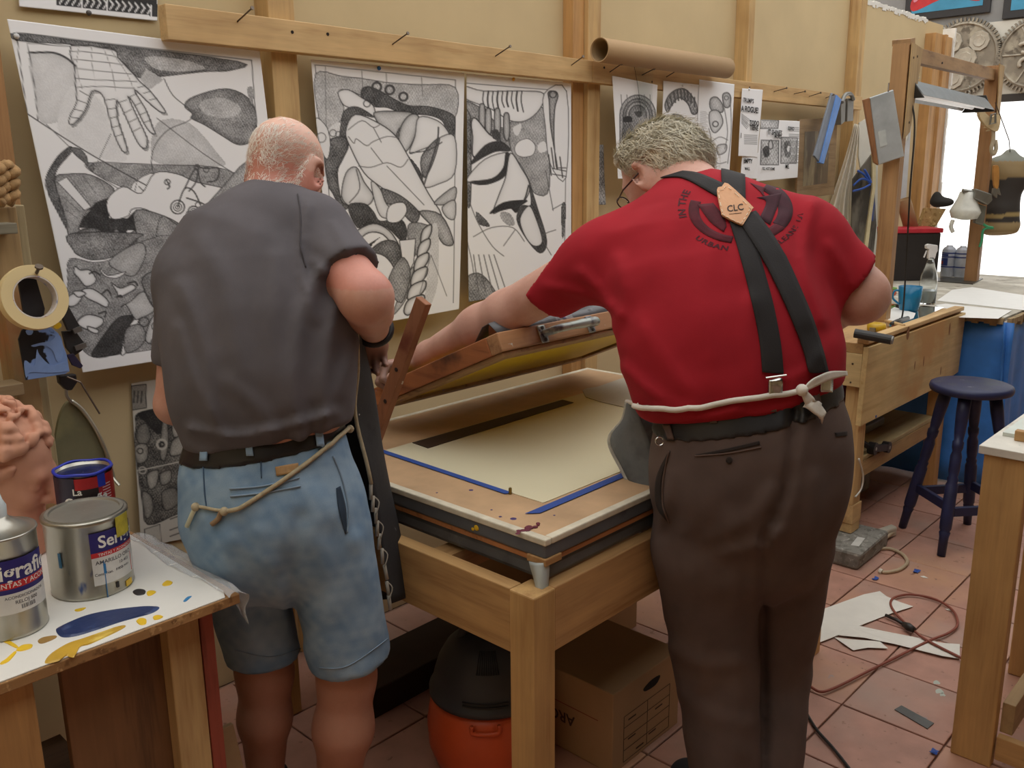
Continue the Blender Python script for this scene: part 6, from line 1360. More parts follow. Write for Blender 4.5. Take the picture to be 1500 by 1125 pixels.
def ribbon(f, px, w, name, tw=.004, off=.012):
    S = np.asarray(px, float); d = np.gradient(spline(S, 5), axis=0); S = spline(S, 5); nn = np.stack([-d[:, 1], d[:, 0]], 1); nn /= np.linalg.norm(nn, axis=1, keepdims=True)
    w = np.interp(np.linspace(0, 1, len(S)), np.linspace(0, 1, len(w)), w)[:, None]; return strip(f, (S - nn * w)[::5], (S + nn * w)[::5], tw, name, WT, ap2, n=5, m_=5, off=off)
ribbon(tb2, [(1170, 570), (1185, 558), (1205, 550), (1230, 546)][:4], [3, 7, 6, 3], 'tie_end', off=.014); ribbon(tb2, [(1168, 570), (1178, 585), (1188, 600), (1198, 610)], [3, 7, 8, 5], 'tie_end', off=.014)
Pk, Nk = hit(tb2, [(1168, 570)]); B().ball(Pk[0] + Nk[0] * .015, (.013, .013, .013), 12, 8).mk('tie_knot', WT, ap2, smooth=True)
# key ring charm at the hip
Pk = hit(tb2, [(966, 648)])[0][0]; B().tube([Pk + np.array([-.014, -.01, .008]) + .009 * (RT * math.cos(t) + UP * math.sin(t)) for t in np.linspace(0, 6.28, 16, endpoint=False)], .002, 6, closed=True).mk('key_ring', CH, p2)
# ------------------------------------------------------------------ left side: rack, tools, cans, clay head
OLDW = wood('old_shelf_wood', 'b08a5c', '83603a', 'z', stain=[('b5653a', 3, .5, .15), ('6b4d30', 7, .62, .1)])
OLDX = wood('old_shelf_board', 'a08464', '7a5f42', 'x')
YP = 2.27
xp0, xp1 = ay(30, 600, YP)[0], ay(64, 600, YP)[0]; xp2 = ay(82, 600, YP)[0]; zp = ay(30, 302, YP)[2]
rk = thing('wooden_rack', 'rough wooden shelf rack upright with stub shelves against the wall', 'rack', (xp0, YP + .04, .8))
B().box((xp0 - .005, YP, LT + .003), (xp1, YP + .08, zp)).mk('upright', OLDW, rk, bevel=.003)
B().box((xp1 + .001, YP + .03, LT + .003), (xp2, YP + .09, zp + .002)).mk('batten', wood('grey_batten', 'b49b74', '8d7450', 'z'), rk, bevel=.003)
B().box((xp0 - .55, YP, LT + .003), (xp0 - .48, YP + .08, zp)).mk('upright', OLDW, rk, bevel=.003)
z1 = ay(12, 335, YP - .06)[2]; B().box((xp0 - .60, YP - .06, z1 - .012), (ay(26, 335, YP - .06)[0], YP + .02, z1 + .012)).mk('shelf_board', wood('grey_shelf', '8d8272', '6b6153', 'x'), rk, bevel=.002)
z2 = ay(15, 573, YP - .07)[2]; B().box((xp0 - .60, YP - .07, z2 - .014), (ay(36, 573, YP - .07)[0], YP - .001, z2 + .014)).mk('shelf_board', OLDX, rk, bevel=.002)
a = ay(0, 150, 2.40); tagx = B().box((a[0] - .08, 2.40, 1.3), (ay(11, 150, 2.40)[0], Y0 - .014, 2.3)).mk('stud', wood('reddish_stud', 'b9824c', '8e5c30', 'z'), wall, bevel=.002)
# rope hank
g0 = ay(6, 238, YP - .03); ro = thing('rope_hank', 'thick tan braided rope hank hanging above the grey stub shelf', 'rope', ay(6, 300, YP - .03)); ROPE = plain('tan_rope', 'a9865a', .9, var=.25, scale=60, bump=.6)
for j, (dx, dr) in enumerate(((-.022, 0), (0, .004), (.02, 0), (-.01, .012))):
    P = []
    for i in range(40):
        t = i / 39; P.append(ay(4, 240 + 58 * t, YP - .035 - dr) + np.array([dx + .007 * math.sin(t * 22 + j * 2), .007 * math.cos(t * 22 + j * 2), 0]))
    B().tube(P, .011, 8).mk('strand', ROPE, ro, smooth=True)
# nail + masking tape roll
tc = ay(49, 436, YP - .09); tdir = nrm(CAM - tc + np.array([.9, -.2, .25])); nl = ay(57, 392, YP - .14)
tag(B().tube([ay(48, 412, YP - .001), nl], .004, 8).tube([nl, nl + nrm(nl - tc) * .004], .009, 8).mk('large_nail', STEEL), 'long steel nail driven into the rack upright, holding the tape roll', 'nail')
trl = thing('masking_tape_roll', 'roll of cream masking tape hanging on a nail in the rack upright', 'tape roll', tc); CRM = plain('masking_cream', 'd9c391', .7, var=.05, scale=3)
B().lathe([(.049, -.013), (.073, -.013), (.0745, 0), (.073, .013), (.049, .013), (.049, -.013)], tc, 48, tdir, caps=False).mk('tape', CRM, trl, smooth=False)
B().lathe([(.046, -.0128), (.0487, -.0128), (.0487, .0128), (.046, .0128), (.046, -.0128)], tc, 40, tdir, caps=False).mk('core', spotted('printed_core', 'cfc6bd', [('b06a6a', 40, .6, .05), ('8f96ad', 25, .6, .06)], .7), trl)
# squeegees and spatulas hanging in the bundle
def flatp(name, label, cat, px, Y, t, mat, bev=.001):
    return tag(B().prism([ay(x, y, Y) for x, y in px], (0, t, 0)).mk(name, mat, bevel=bev), label, cat)
INKB = spotted('black_with_blue_paint', '1d1e22', [('2d2d33', 8, .5, .2), ('7f9ed6', 11, .55, .02), ('c99a2a', 14, .74, .02)], .45, bump=.3)
flatp('ink_spatula', 'black ink spatula seen through the hanging tape roll', 'spatula', [(26, 408), (52, 404), (66, 452), (64, 467), (36, 466)], YP - .055, .008, plain('black_plastic', '26252a', .4, var=.2, scale=40))
flatp('ink_spatula', 'broad black spatula smeared with light blue paint, hanging below the tape roll', 'spatula', [(27, 497), (32, 484), (42, 477), (76, 480), (86, 489), (98, 520), (102, 544), (95, 548), (38, 557)], YP - .06, .006, INKB)
sm_ = B()
for P in ([(45, 545), (70, 546), (98, 543), (96, 530), (75, 535), (58, 520), (54, 512), (50, 535), (36, 528), (38, 553)], [(46, 506), (60, 502), (72, 500), (80, 492), (66, 488), (88, 492), (92, 520), (84, 530), (76, 512), (62, 506), (50, 508)], [(38, 484), (48, 484), (46, 490), (40, 490)]):
    S = spline([ay(x, y, YP - .0605) for x, y in P], 4, True); sm_ = B(); sm_.prism(S, (0, -.0012, 0)); sm_.mk('paint_smear', plain('light_blue_paint', '86a5dc', .4), bpy.data.objects['ink_spatula.001'])
B().prism(spline([ay(x, y, YP - .0605) for x, y in ((78, 478), (86, 472), (90, 477), (84, 482))], 4, True), (0, -.0012, 0)).mk('paint_smear', YI, bpy.data.objects['ink_spatula.001'])
for j, (px, lab) in enumerate((([(84, 448), (98, 444), (119, 481), (113, 486), (100, 484)], 'upper'), ([(92, 486), (110, 484), (126, 505), (120, 514), (108, 522), (98, 510)], 'lower'))):
    sq = thing('squeegee', ['dark squeegee blade hanging beside the tape roll, paint crusted', 'dark squeegee with metal channel ends hanging below its twin'][j], 'squeegee', ay(*px[0], YP - .045))
    B().prism([ay(x, y, YP - .045 + .012 * j) for x, y in px], (0, .012, 0)).mk('blade', plain('rubber_dark', '2e2b2b', .6, var=.25, scale=30), sq, bevel=.001)
    (x0_, y0_), (x1_, y1_) = px[2], px[-1]
    B().beam(ay(x0_, y0_, YP - .05 + .012 * j), ay((x0_ + x1_) / 2 - 2, (y0_ + y1_) / 2 + 3, YP - .05 + .012 * j), .006, .012).mk('channel_end', plain('worn_metal', '8d8a86', .4, .7), sq)
flatp('ink_knife', 'violet-stained dark ink knife hanging under the squeegees', 'knife', [(98, 520), (108, 518), (122, 536), (118, 540), (106, 535)], YP - .04, .006, plain('violet_black', '2e2745', .5, var=.3, scale=40))
cl = thing('bulldog_clip', 'black bulldog clip with a wire hook hanging low on the rack upright', 'clip', ay(100, 560, YP - .03))
B().prism([ay(x, y, YP - .035) for x, y in ((86, 550), (112, 548), (114, 560), (106, 572), (98, 572), (88, 562))], (0, .02, 0)).mk('jaw', plain('clip_black', '232022', .4), cl, bevel=.003)
B().tube([ay(98, 552, YP - .045), ay(118, 560, YP - .05), ay(146, 606, YP - .05)], .0022, 6).mk('wire', STEEL, cl)
B().tube(spline([ay(97, 568, YP - .03), ay(98, 580, YP - .03), ay(105, 590, YP - .03)], 4), .004, 6).mk('hook', plain('hook_steel', 'a5a29b', .35, .8), cl)
# teardrop palette with bright rim
tp_ = thing('hanging_palette', 'olive grey teardrop palette with a bright metal rim hanging on the wall', 'palette', ay(125, 720, 2.34))
out = spline([ay(x, y, 2.34) for x, y in ((103, 588), (120, 602), (140, 632), (156, 668), (166, 705), (160, 740), (120, 755), (92, 735), (80, 690), (82, 640), (90, 604))], 5, True)
B().prism(out, (0, .012, 0)).mk('panel', spotted('flecked_olive', '7d7a5e', [('9a9468', 5, .5, .2), ('c9b878', 110, .72, .03)], .5, bump=.2), tp_)
B().tube(spline([ay(x, y, 2.335) for x, y in ((104, 587), (121, 601), (141, 631), (157, 667), (167, 704))], 6), .0055, 8).mk('rim', plain('bright_rim', 'c4c2b4', .3, .8), tp_, smooth=True)
B().tube([ay(163, 697, 2.33), ay(175, 711, 2.31)], .004, 6).mk('rim_tip', MATS['bright_rim'], tp_)

# ------------------------------------------------------------------ cans
def cyl_patch(c, r, a0, a1, z0, z1, mat, parent, name, n=24, t=.0006, zt=None):
    W_ = np.linspace(a0, a1, n); G = np.array([[(c[0] + r * math.cos(w), c[1] + r * math.sin(w), c[2] + z) for w in W_] for z in (z0, (z0 + z1) / 2, z1)])
    N = np.array([[(math.cos(w), math.sin(w), 0) for w in W_]] * 3); V, F = thick(G + N * .0003, t, N); return mk(name, V, F, mat, parent, smooth=False)
TIN = plain('tinplate', 'b9b6ab', .28, .9, var=.12, scale=6, bump=.05)
NAVY = plain('label_navy', '2a2470', .45); REDL = plain('label_red', 'cc2a2e', .45); WHL = plain('label_white', 'dedcd8', .5); WTXT = plain('white_lettering', 'f0eee8', .5); GTXT = plain('grey_lettering', '55555c', .6)
def toward(c): return math.atan2(-c[1], -c[0])
f_ = az(140, 879, LT + .003); dirh = nrm(np.array([f_[0], f_[1], 0])); r2 = .077; c2_ = f_ + dirh * r2; h2 = .158
can2 = thing('paint_can', 'squat tin ink can with purple and white label, lid on, smeared with yellow', 'can', (c2_[0], c2_[1], LT + .003)); c2_ = wloc(can2)
B().lathe([(r2 - .002, 0), (r2, .003), (r2 - .001, .006), (r2 - .001, h2 - .012), (r2 + .002, h2 - .008), (r2 + .002, h2), (r2 - .006, h2 + .001), (r2 - .010, h2 - .006), (r2 - .014, h2 - .005), (.001, h2 - .004)], c2_, 48, caps=False).mk('body', spotted('smeared_tin', 'b5b2a8', [('8f8c74', 7, .52, .12), ('cfc66a', 9, .62, .06), ('4f5f8c', 14, .68, .04)], .3, .85, bump=.1, stretch=(1, 1, .4)), can2, smooth=True)
B().lathe([(r2 - .004, h2 - .0015), (r2 - .006, h2 + .003), (r2 - .012, h2 + .003), (r2 - .014, h2 - .0005), (.001, h2 + .0005)], c2_, 48, caps=False).mk('lid', plain('dull_lid', '9d9a90', .45, .6, var=.12, scale=8), can2)
w = toward(c2_); A0, A1_ = w + .02, w + 1.35
cyl_patch(c2_, r2, A0, A1_, .095, .135, NAVY, can2, 'label_band'); cyl_patch(c2_, r2, A0, A1_, .085, .0948, REDL, can2, 'label_stripe'); cyl_patch(c2_, r2, A0, A1_, .028, .0848, WHL, can2, 'label_panel')
cyl_text('Serigrafica', .034, c2_, r2, w + 1.12, .114, WTXT, can2, bold=.02); cyl_text('TINTAS Y ACONDICIONADORES', .008, c2_, r2, w + .95, .0895, WTXT, can2)
cyl_text('AMARILLO ORO', .011, c2_, r2, w + .62, .074, GTXT, can2); cyl_text('10-403', .009, c2_, r2, w + .85, .062, GTXT, can2); cyl_text('Cont. Net.  1 KG', .008, c2_, r2, w + .42, .050, GTXT, can2); cyl_text('TINTA PARA', .006, c2_, r2, w + .80, .050, GTXT, can2)
cyl_patch(c2_, r2, w + .28, w + .30, .0, .075, plain('blue_drip', '2a78b5', .4), can2, 'paint_drip', 3, .0012); cyl_patch(c2_, r2, w + .27, w + .33, .05, .07, MATS['blue_drip'], can2, 'paint_drip', 4, .0012)
cyl_patch(c2_, r2, w + 1.15, w + 1.17, .03, .07, REDL, can2, 'paint_drip', 3, .0009); cyl_patch(c2_, r2, w + .55, w + .62, .012, .024, MATS['black_ink'], can2, 'paint_drip', 4, .0009); cyl_patch(c2_, r2, w + .85, w + 1.1, .004, .016, YI, can2, 'paint_drip', 6, .0009)
cyl_patch(c2_, r2 + .002, w + .7, w + 1.2, h2 - .045, h2 - .004, plain('yellow_smear', 'cdbb3c', .5, var=.2, scale=40), can2, 'paint_smear', 8, .0006); cyl_patch(c2_, r2, w - .78, w - .70, .07, .10, plain('teal_drip', '2f6f96', .4), can2, 'paint_drip', 4, .001)
f_ = az(22, 938, LT + .003); r1 = .060; dirh = nrm(np.array([f_[0], f_[1], 0])); c1_ = f_ + dirh * r1; h1 = .188
can1 = thing('solvent_can', 'tall tin solvent can with cone top, white cap and purple label', 'can', (c1_[0], c1_[1], LT + .003)); c1_ = wloc(can1)
B().lathe([(r1 - .002, 0), (r1, .003), (r1 - .001, .006), (r1 - .001, h1 - .004), (r1 + .002, h1 - .002), (r1 + .001, h1 + .002), (r1 - .003, h1), (.02, h1 + .022), (.016, h1 + .028), (.001, h1 + .028)], c1_, 48, caps=False).mk('body', MATS['smeared_tin'], can1, smooth=True)
B().lathe([(.017, h1 + .026), (.018, h1 + .045), (.013, h1 + .056), (.009, h1 + .075), (.001, h1 + .076)], c1_, 20, caps=False).mk('cap', plain('white_cap', 'd5dfe2', .4), can1, smooth=True)
w = toward(c1_); cyl_patch(c1_, r1, w - 1.3, w + 1.3, .11, .150, NAVY, can1, 'label_band', 36); cyl_patch(c1_, r1, w - 1.3, w + 1.3, .097, .1098, REDL, can1, 'label_stripe', 36); cyl_patch(c1_, r1, w - 1.3, w + 1.3, .088, .0968, NAVY, can1, 'label_band', 36); cyl_patch(c1_, r1, w - 1.3, w + 1.3, .05, .0878, WHL, can1, 'label_panel', 36)
cyl_text('Serigrafica', .040, c1_, r1, w + .30, .127, WTXT, can1, bold=.02); cyl_text('TINTAS Y ACOND', .013, c1_, r1, w + .55, .1035, WTXT, can1); cyl_text('ACONDICIONADOR', .0075, c1_, r1, w + .48, .080, GTXT, can1); cyl_text('RELOJ 500', .009, c1_, r1, w + .48, .070, GTXT, can1)
for k in range(14): cyl_patch(c1_, r1, w + .25 + k * .032, w + .25 + k * .032 + random.choice((.012, .02)), .057, .064, GTXT, can1, 'bar_code_line', 3, .0004) if False else None
bc_ = B()
for k in range(14):
    t = w + .30 + k * .03; bw = random.choice((.010, .018)); R_ = r1 + .0012; bc_.add([(c1_[0] + R_ * math.cos(q), c1_[1] + R_ * math.sin(q), c1_[2] + z) for q, z in ((t, .056), (t + bw, .056), (t + bw, .064), (t, .064))], [(0, 1, 2, 3)])
tag(bc_.mk('bar_code', GTXT, can1), kind='stuff')
ct = ph(121, 686, 1.80); r3 = 39 * mpp(1.80); c3_ = np.array([ct[0], ct[1], LT + .003]); h3 = ct[2] - c3_[2]
can3 = thing('food_can', 'open food tin with red label, filled with dark blue ink', 'can', c3_)
B().lathe([(r3 - .001, 0), (r3 - .001, h3 - .002), (r3 + .001, h3), (r3 - .003, h3), (r3 - .003, .01), (.001, .01)], c3_, 40, caps=False).mk('body', TIN, can3, smooth=True)
cyl_patch(c3_, r3, 0, 6.2832, .01, h3 - .006, plain('tin_label_red', 'b5262b', .4), can3, 'label', 48)
B().lathe([(r3 - .0035, h3 - .007), (.001, h3 - .008)], c3_, 36, caps=False).mk('ink', plain('deep_blue_ink', '17204f', .2, var=.2), can3)
rim_ = []
for k in range(48):
    t = k / 48 * 6.2832; rim_.append(c3_ + np.array([r3 * math.cos(t), r3 * math.sin(t), h3 + .001 + .0015 * math.sin(5 * t)]))
B().tube(rim_, .0035, 6, closed=True).mk('ink_rim', plain('bright_blue_ink', '2a39b5', .35), can3, smooth=True)
w = toward(c3_)
cyl_patch(c3_, r3 + .0008, w - 1.4, w - .35, .005, h3 - .004, plain('ink_stain_dark', '241a33', .4), can3, 'ink_stain', 14, .0008); cyl_patch(c3_, r3 + .0008, w + .45, w + .75, h3 - .03, h3 - .002, MATS['bright_blue_ink'], can3, 'ink_stain', 6, .0008)
cyl_patch(c3_, r3 + .0006, w - .5, w + .45, h3 - .075, h3 - .030, plain('label_black', '251a1c', .5), can3, 'label_badge', 14, .0006)
cyl_text('La', .020, c3_, r3 + .0012, w - .28, h3 - .034, WTXT, can3, bold=.02); cyl_text('Costeña', .026, c3_, r3 + .0012, w + .0, h3 - .054, WTXT, can3, bold=.03, slope=.08)
for k in range(6): cyl_patch(c3_, r3 + .0006, w + .62, w + 1.0, h3 - .028 - k * .006, h3 - .0268 - k * .006, WTXT, can3, 'label_line', 5, .0004)

# ------------------------------------------------------------------ clay head
CLAY = plain('terracotta_clay', 'cb9479', .75, var=.07, scale=10, bump=.2, bscale=60)
hc3 = ph(3, 684, 1.84); A3 = frame_az(-42, 20, 0); cb = thing('clay_head', 'terracotta clay portrait head with curly hair, facing the cans on the low table', 'sculpture', (hc3[0], hc3[1], LT + .003))
hs = Solid(); W3 = head_ops(hs, hc3, A3, 1.04, True); hs.u(rc(hc3 + np.array([0, -.03, -.04]) @ A3, np.array([hc3[0] - .01, hc3[1], LT + .03]), .062, .068), .03); hs.u(rc((hc3[0] - .01, hc3[1], LT + .03), (hc3[0] - .01, hc3[1] + .0, LT + .03), .085, .085), .03); hs.cut(half((0, 0, LT + .0035), (0, 0, -1)), .003)
a, b = bbox_of(hs, hc3 - .35, hc3 + .3, .02); V, F = nets(hs, a, b, .0045); mk('head', V, F, CLAY, cb, smooth=True)
ch = Solid(); ch.u(el(W3(0, -.03, .045), A3, (.09, .10, .085))); g = np.random.default_rng(8)
for i in range(240):
    th, fz = g.uniform(0, 6.28), g.uniform(-.35, 1); q = math.sqrt(max(0, 1 - fz * fz)); d = np.array([q * math.cos(th) * .092, -.03 + q * math.sin(th) * .105, .045 + fz * .092])
    if d[1] > .05 and d[2] < .07: continue
    c = W3(*d); ch.u(el(c, np.eye(3), g.uniform(.006, .013, 3)), .008)
ch.add(waves(90, 18, 190, .005)); ch.cut(half(W3(0, .080, .035), np.array([0, 1, -.6]) @ A3), .008)
a, b = bbox_of(ch, hc3 - .3, hc3 + .3, .02); V, F = nets(ch, a, b, .004); mk('hair', V, F, CLAY, cb, smooth=True)

# ------------------------------------------------------------------ dim things below the low table
bg_ = Solid().u(ec((.28, 1.78, .30), (.30, 1.78, .50), .13, .09, .10, .05, (1, 0, 0))); bg_.add(waves(95, 8, 40, .006)); a, b = bbox_of(bg_, (0, 1.5, .1), (.6, 2.1, .8)); V, F = nets(bg_, a, b, .012)
tag(mk('cloth_bag', V, F, plain('navy_bag', '23253f', .8), smooth=True), 'slumped dark navy cloth bag on the shelf under the low ink table', 'bag')
bg_ = Solid().u(ec((.44, 1.72, .235), (.47, 1.72, .40), .05, .045, .035, .03, (1, 0, 0))); a, b = bbox_of(bg_, (.2, 1.5, .1), (.7, 2.0, .6)); V, F = nets(bg_, a, b, .009)
rb = tag(mk('red_bottle', V, F, plain('red_plastic', '8f2024', .4), smooth=True), 'red plastic bottle with white oval label on the shelf under the low table', 'bottle')
Q_ = np.array([.45, 1.675, .29]); B().lathe([(.018, 0), (.018, .001)], Q_, 16, nrm(CAM * .3 - Q_ + (0, 0, .2))).mk('label', WHL, rb)
# ------------------------------------------------------------------ under the printing table
vx, vy = 1.55, 1.56
vc = thing('shop_vacuum', 'orange workshop vacuum with black vented lid standing under the printing table', 'vacuum', (vx, vy, .0065)); c = (vx, vy, .0065)
B().lathe([(.10, .0), (.14, .01), (.165, .08), (.168, .14), (.158, .20), (.148, .225)], c, 40).mk('tank', plain('orange_plastic', 'd2572c', .4, var=.06), vc, smooth=True)
BP = plain('black_vac_plastic', '3a393b', .55, var=.12, scale=9)
lid = B().lathe([(.150, .226), (.160, .232), (.160, .245), (.152, .252), (.145, .285), (.132, .325), (.112, .36), (.085, .385), (.05, .395), (.001, .397)], c, 40, caps=False).mk('lid', BP, vc, smooth=True)
w0 = math.atan2(-vy, -vx)
for i in range(10):
    t = w0 - .25 + .05 * (i - 4.5) ; pts = []
    for s in np.linspace(0, 1, 5): r = .128 - .04 * s; z = .335 + .047 * s; pts.append((vx + r * math.cos(t + .25), vy + r * math.sin(t + .25), .0065 + z + .004))
    B().tube(pts, .0022, 5).mk('vent_rib', plain('vent_dark', '1b1a1b', .7), lid)
for i in range(2):
    pts = [(vx + .1535 * math.cos(w0 + q), vy + .1535 * math.sin(w0 + q), .0065 + .262 + i * .01) for q in np.linspace(-.45, .35, 9)]; B().tube(pts, .0022, 5).mk('vent_slot', MATS['vent_dark'], lid)
pts = spline([(vx - .06, vy + .05, .375), (vx - .03, vy + .03, .425), (vx + .04, vy - .03, .43), (vx + .075, vy - .055, .375)], 6); B().tube(pts, .014, 10).mk('handle', BP, vc, smooth=True)
p = np.array([vx + .165 * math.cos(w0 - .05), vy + .165 * math.sin(w0 - .05), .215]); tv = np.array([-math.sin(w0), math.cos(w0), 0])
B().tube(spline([p - tv * .035 + (0, 0, .01), p - tv * .03 - (0, 0, .012), p + tv * .03 - (0, 0, .012), p + tv * .035 + (0, 0, .01)], 5), .006, 8).mk('latch', MATS['orange_plastic'], vc, smooth=True)
# file boxes
CB = plain('cardboard', 'b08e68', .85, var=.06, scale=5); CBT = plain('cardboard_print', '8a4a38', .8); BKT = plain('box_print_dark', '4a3a30', .8)
bx = thing('file_box', 'brown cardboard archive box with printed form and handle hole under the printing table', 'box', (1.9, 1.5, .0065))
x0, x1, y0, y1, zt_ = 1.728, 2.05, 1.268, 1.66, .25
B().box((x0, y0, .0065), (x1, y1, zt_)).mk('carton', CB, bx, bevel=.003)
for (a, b, c_, d) in ((x0 + .05, x1 - .05, .02, .16),):
    ln = B()
    for z in (.02, .055, .09, .125, .16): ln.box((a, y0 - .0008, z - .0008), (b, y0 - .0002, z + .0008))
    for x in (a, (a + b) / 2, b): ln.box((x - .0008, y0 - .0009, .02), (x + .0008, y0 - .0002, .16))
    for z, x in ((.14, a + .02), (.11, a + .15), (.08, a + .02), (.045, a + .12), (.03, a + .06)): ln.box((x, y0 - .0009, z), (x + .035, y0 - .0002, z + .004))
    tag(ln.mk('printed_form', BKT, bx), kind='stuff')
hh = spline([(x0 + .14, y0 - .0006, .205), (x0 + .18, y0 - .0006, .215), (x0 + .22, y0 - .0006, .21), (x0 + .20, y0 - .0006, .19), (x0 + .15, y0 - .0006, .192)], 4, True); B().prism(hh, (0, .0004, 0)).mk('handle_hole', plain('hole_dark', '1c1612', .9), bx)
B().box((x0 - .0006, y0 + .05, .150), (x0 - .0001, y0 + .35, .1525)).mk('red_line', CBT, bx)
flat_text('ARCHIVO', .045, (x0 - .0003, y0 + .23, .11), (0, 1, 0), (0, 0, -1), BKT, bx, bold=.02, off=.0006)
b2_ = thing('file_box', 'taller cardboard archive box with red lettering, standing behind the printed form box', 'box', (2.2, 1.85, .0065))
B().box((1.95, 1.70, .0065), (2.45, 2.05, .36)).mk('carton', CB, b2_, bevel=.003)
B().box((1.94, 1.692, .30), (2.46, 2.06, .372)).mk('lid', CB, b2_, bevel=.003)
flat_text('OfficeMAX', .05, (2.10, 1.692, .335), (-1, 0, 0), (0, 0, -1), CBT, b2_, bold=.02, off=.0006); B().box((1.95, 1.6912, .312), (2.45, 1.6918, .3145)).mk('red_line', CBT, b2_)
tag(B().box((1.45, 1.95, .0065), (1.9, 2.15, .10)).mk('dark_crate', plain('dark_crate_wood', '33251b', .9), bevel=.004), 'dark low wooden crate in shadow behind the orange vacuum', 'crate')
tag(B().beam((1.10, 2.24, .12), (2.35, 2.27, .30), .05, .03).mk('scrap_plank', wood('dark_plank', '6a4a30', '432c1b', 'x')), 'dark scrap plank leaning along the wall under the printing table', 'plank') if False else None
# ------------------------------------------------------------------ lamp gallows over the benches
GP1 = np.array([4.20, 1.585]); GP2 = np.array([6.29, 1.81]); gd = nrm(np.append(GP2 - GP1, 0)); gs = np.cross(gd, (0, 0, 1))
gt1, gt2 = 2.13, 2.19
gl_ = thing('wooden_gallows', 'wooden gallows frame of two posts and a beam standing across the benches', 'frame', (GP1[0], GP1[1], WZ + .0125))
DW = wood('frame_wood', 'b88450', '8f5f36', 'z'); DWX = wood('frame_beam_wood', 'b28457', '8a6040', 'x')
def P3(t, o, z): return np.array([GP1[0], GP1[1], 0]) + gd * t + gs * o + np.array([0, 0, z])
GL = np.linalg.norm(GP2 - GP1)
B().beam(P3(0, 0, WZ + .0125), P3(0, 0, gt1), .075, .07, side=gd).mk('post', DW, gl_, bevel=.003)
B().beam(P3(GL, 0, DZ + .002), P3(GL, 0, gt2 + .02), .085, .075, side=gd).mk('post', wood('far_post_wood', 'a5703f', '7d4f2a', 'z'), gl_, bevel=.003)
B().beam(P3(.04, 0, gt1 - .035), P3(GL - .045, 0, gt2 - .035), .04, .065, side=gs).mk('beam', DWX, gl_, bevel=.002)
B().prism([P3(-.036, .042, gt1), P3(.15, .042, gt1 - .01), P3(.05, .042, gt1 - .37), P3(-.036, .042, gt1 - .40)], -gs * .005 * -1).mk('gusset', wood('gusset_ply', 'bd9460', '9a7444', 'z'), gl_)
B().prism([P3(GL + .05, .045, gt2 + .02), P3(GL - .12, .045, gt2 + .02), P3(GL - .02, .045, gt2 - .28), P3(GL + .05, .045, gt2 - .30)], gs * .006).mk('gusset', MATS['gusset_ply'], gl_)
B().beam(P3(-.038, .0, gt1 + .002), P3(.04, 0, gt1 + .014), .075, .025, side=gs).mk('cap_block', DWX, gl_)
for t, z in ((.0, gt1 - .06), (.02, gt1 - .33), (.06, gt1 - .05), (.6, gt1 - .03)):
    p = P3(t, .048 if t < .1 else .034, z); B().tube([p - gs * .004, p + gs * .001], .005, 8).mk('screw_head', MATS['black_screw'], gl_)
# fluorescent lamp on chains
lt0, lt1, lo = .075, 1.75, .0
lmp = thing('shop_light', 'grey metal fluorescent work light hanging on thin chains from the beam', 'lamp', P3((lt0 + lt1) / 2, 0, gt1 - .33))
zl = lambda t: gt1 - .17 + .01 * t
sec = [(-.085, -.045), (-.05, 0), (-.03, .022), (.03, .022), (.05, 0), (.085, -.045)]
G = np.array([[P3(t, o, zl(t) + z) for (o, z) in sec] for t in (lt0, lt1)]); V, F = thick(G, .002); mk('reflector', V, F, plain('galvanised_grey', '9ba0a2', .4, .5, var=.08), lmp)
LB = plain('lamp_black_cap', '24221f', .5)
for t in (lt0 - .012, lt1): B().prism([P3(t, o, zl(t) + z) for o, z in [(-.09, -.055), (-.05, .004), (-.035, .04), (.035, .04), (.05, .004), (.09, -.055)]], gd * .014).mk('end_cap', LB, lmp, bevel=.003)
tm, ntm, btm = _new('lit_tube'); btm.inputs['Emission Color'].default_value = (1, .98, .93, 1); btm.inputs['Emission Strength'].default_value = .25
for o in (-.03, .03): B().tube([P3(lt0 + .02, o, zl(lt0) - .028), P3(lt1 - .02, o, zl(lt1) - .028)], .012, 10).mk('fluorescent_tube', tm, lmp, smooth=True)
for t in (.30, 1.45):
    ch_ = B(); za, zb_ = gt1 - .06, zl(t) + .024; n = 14
    ch_.tube([P3(t + .004 * math.sin(i * 2.5), .004 * math.cos(i * 2.5), za + (zb_ - za) * i / n) for i in range(n + 1)], .0028, 5); ch_.mk('chain', plain('chain_steel', 'a9a59a', .4, .8), lmp)
cp_ = spline([P3(lt0 - .012, 0, zl(0) + .02), P3(lt0 - .02, .06, zl(0) - .15), P3(lt0 - .03, .07, 1.5), P3(.09, .07, 1.2), P3(.07, .08, WZ + .05), P3(.06, .07, WZ + .018)], 8)
tag(B().tube(cp_, .0042, 6).mk('power_cable', plain('black_cord', '2a2826', .6), smooth=True), 'dark lamp cord hanging from the work light down to the bench', 'cord')
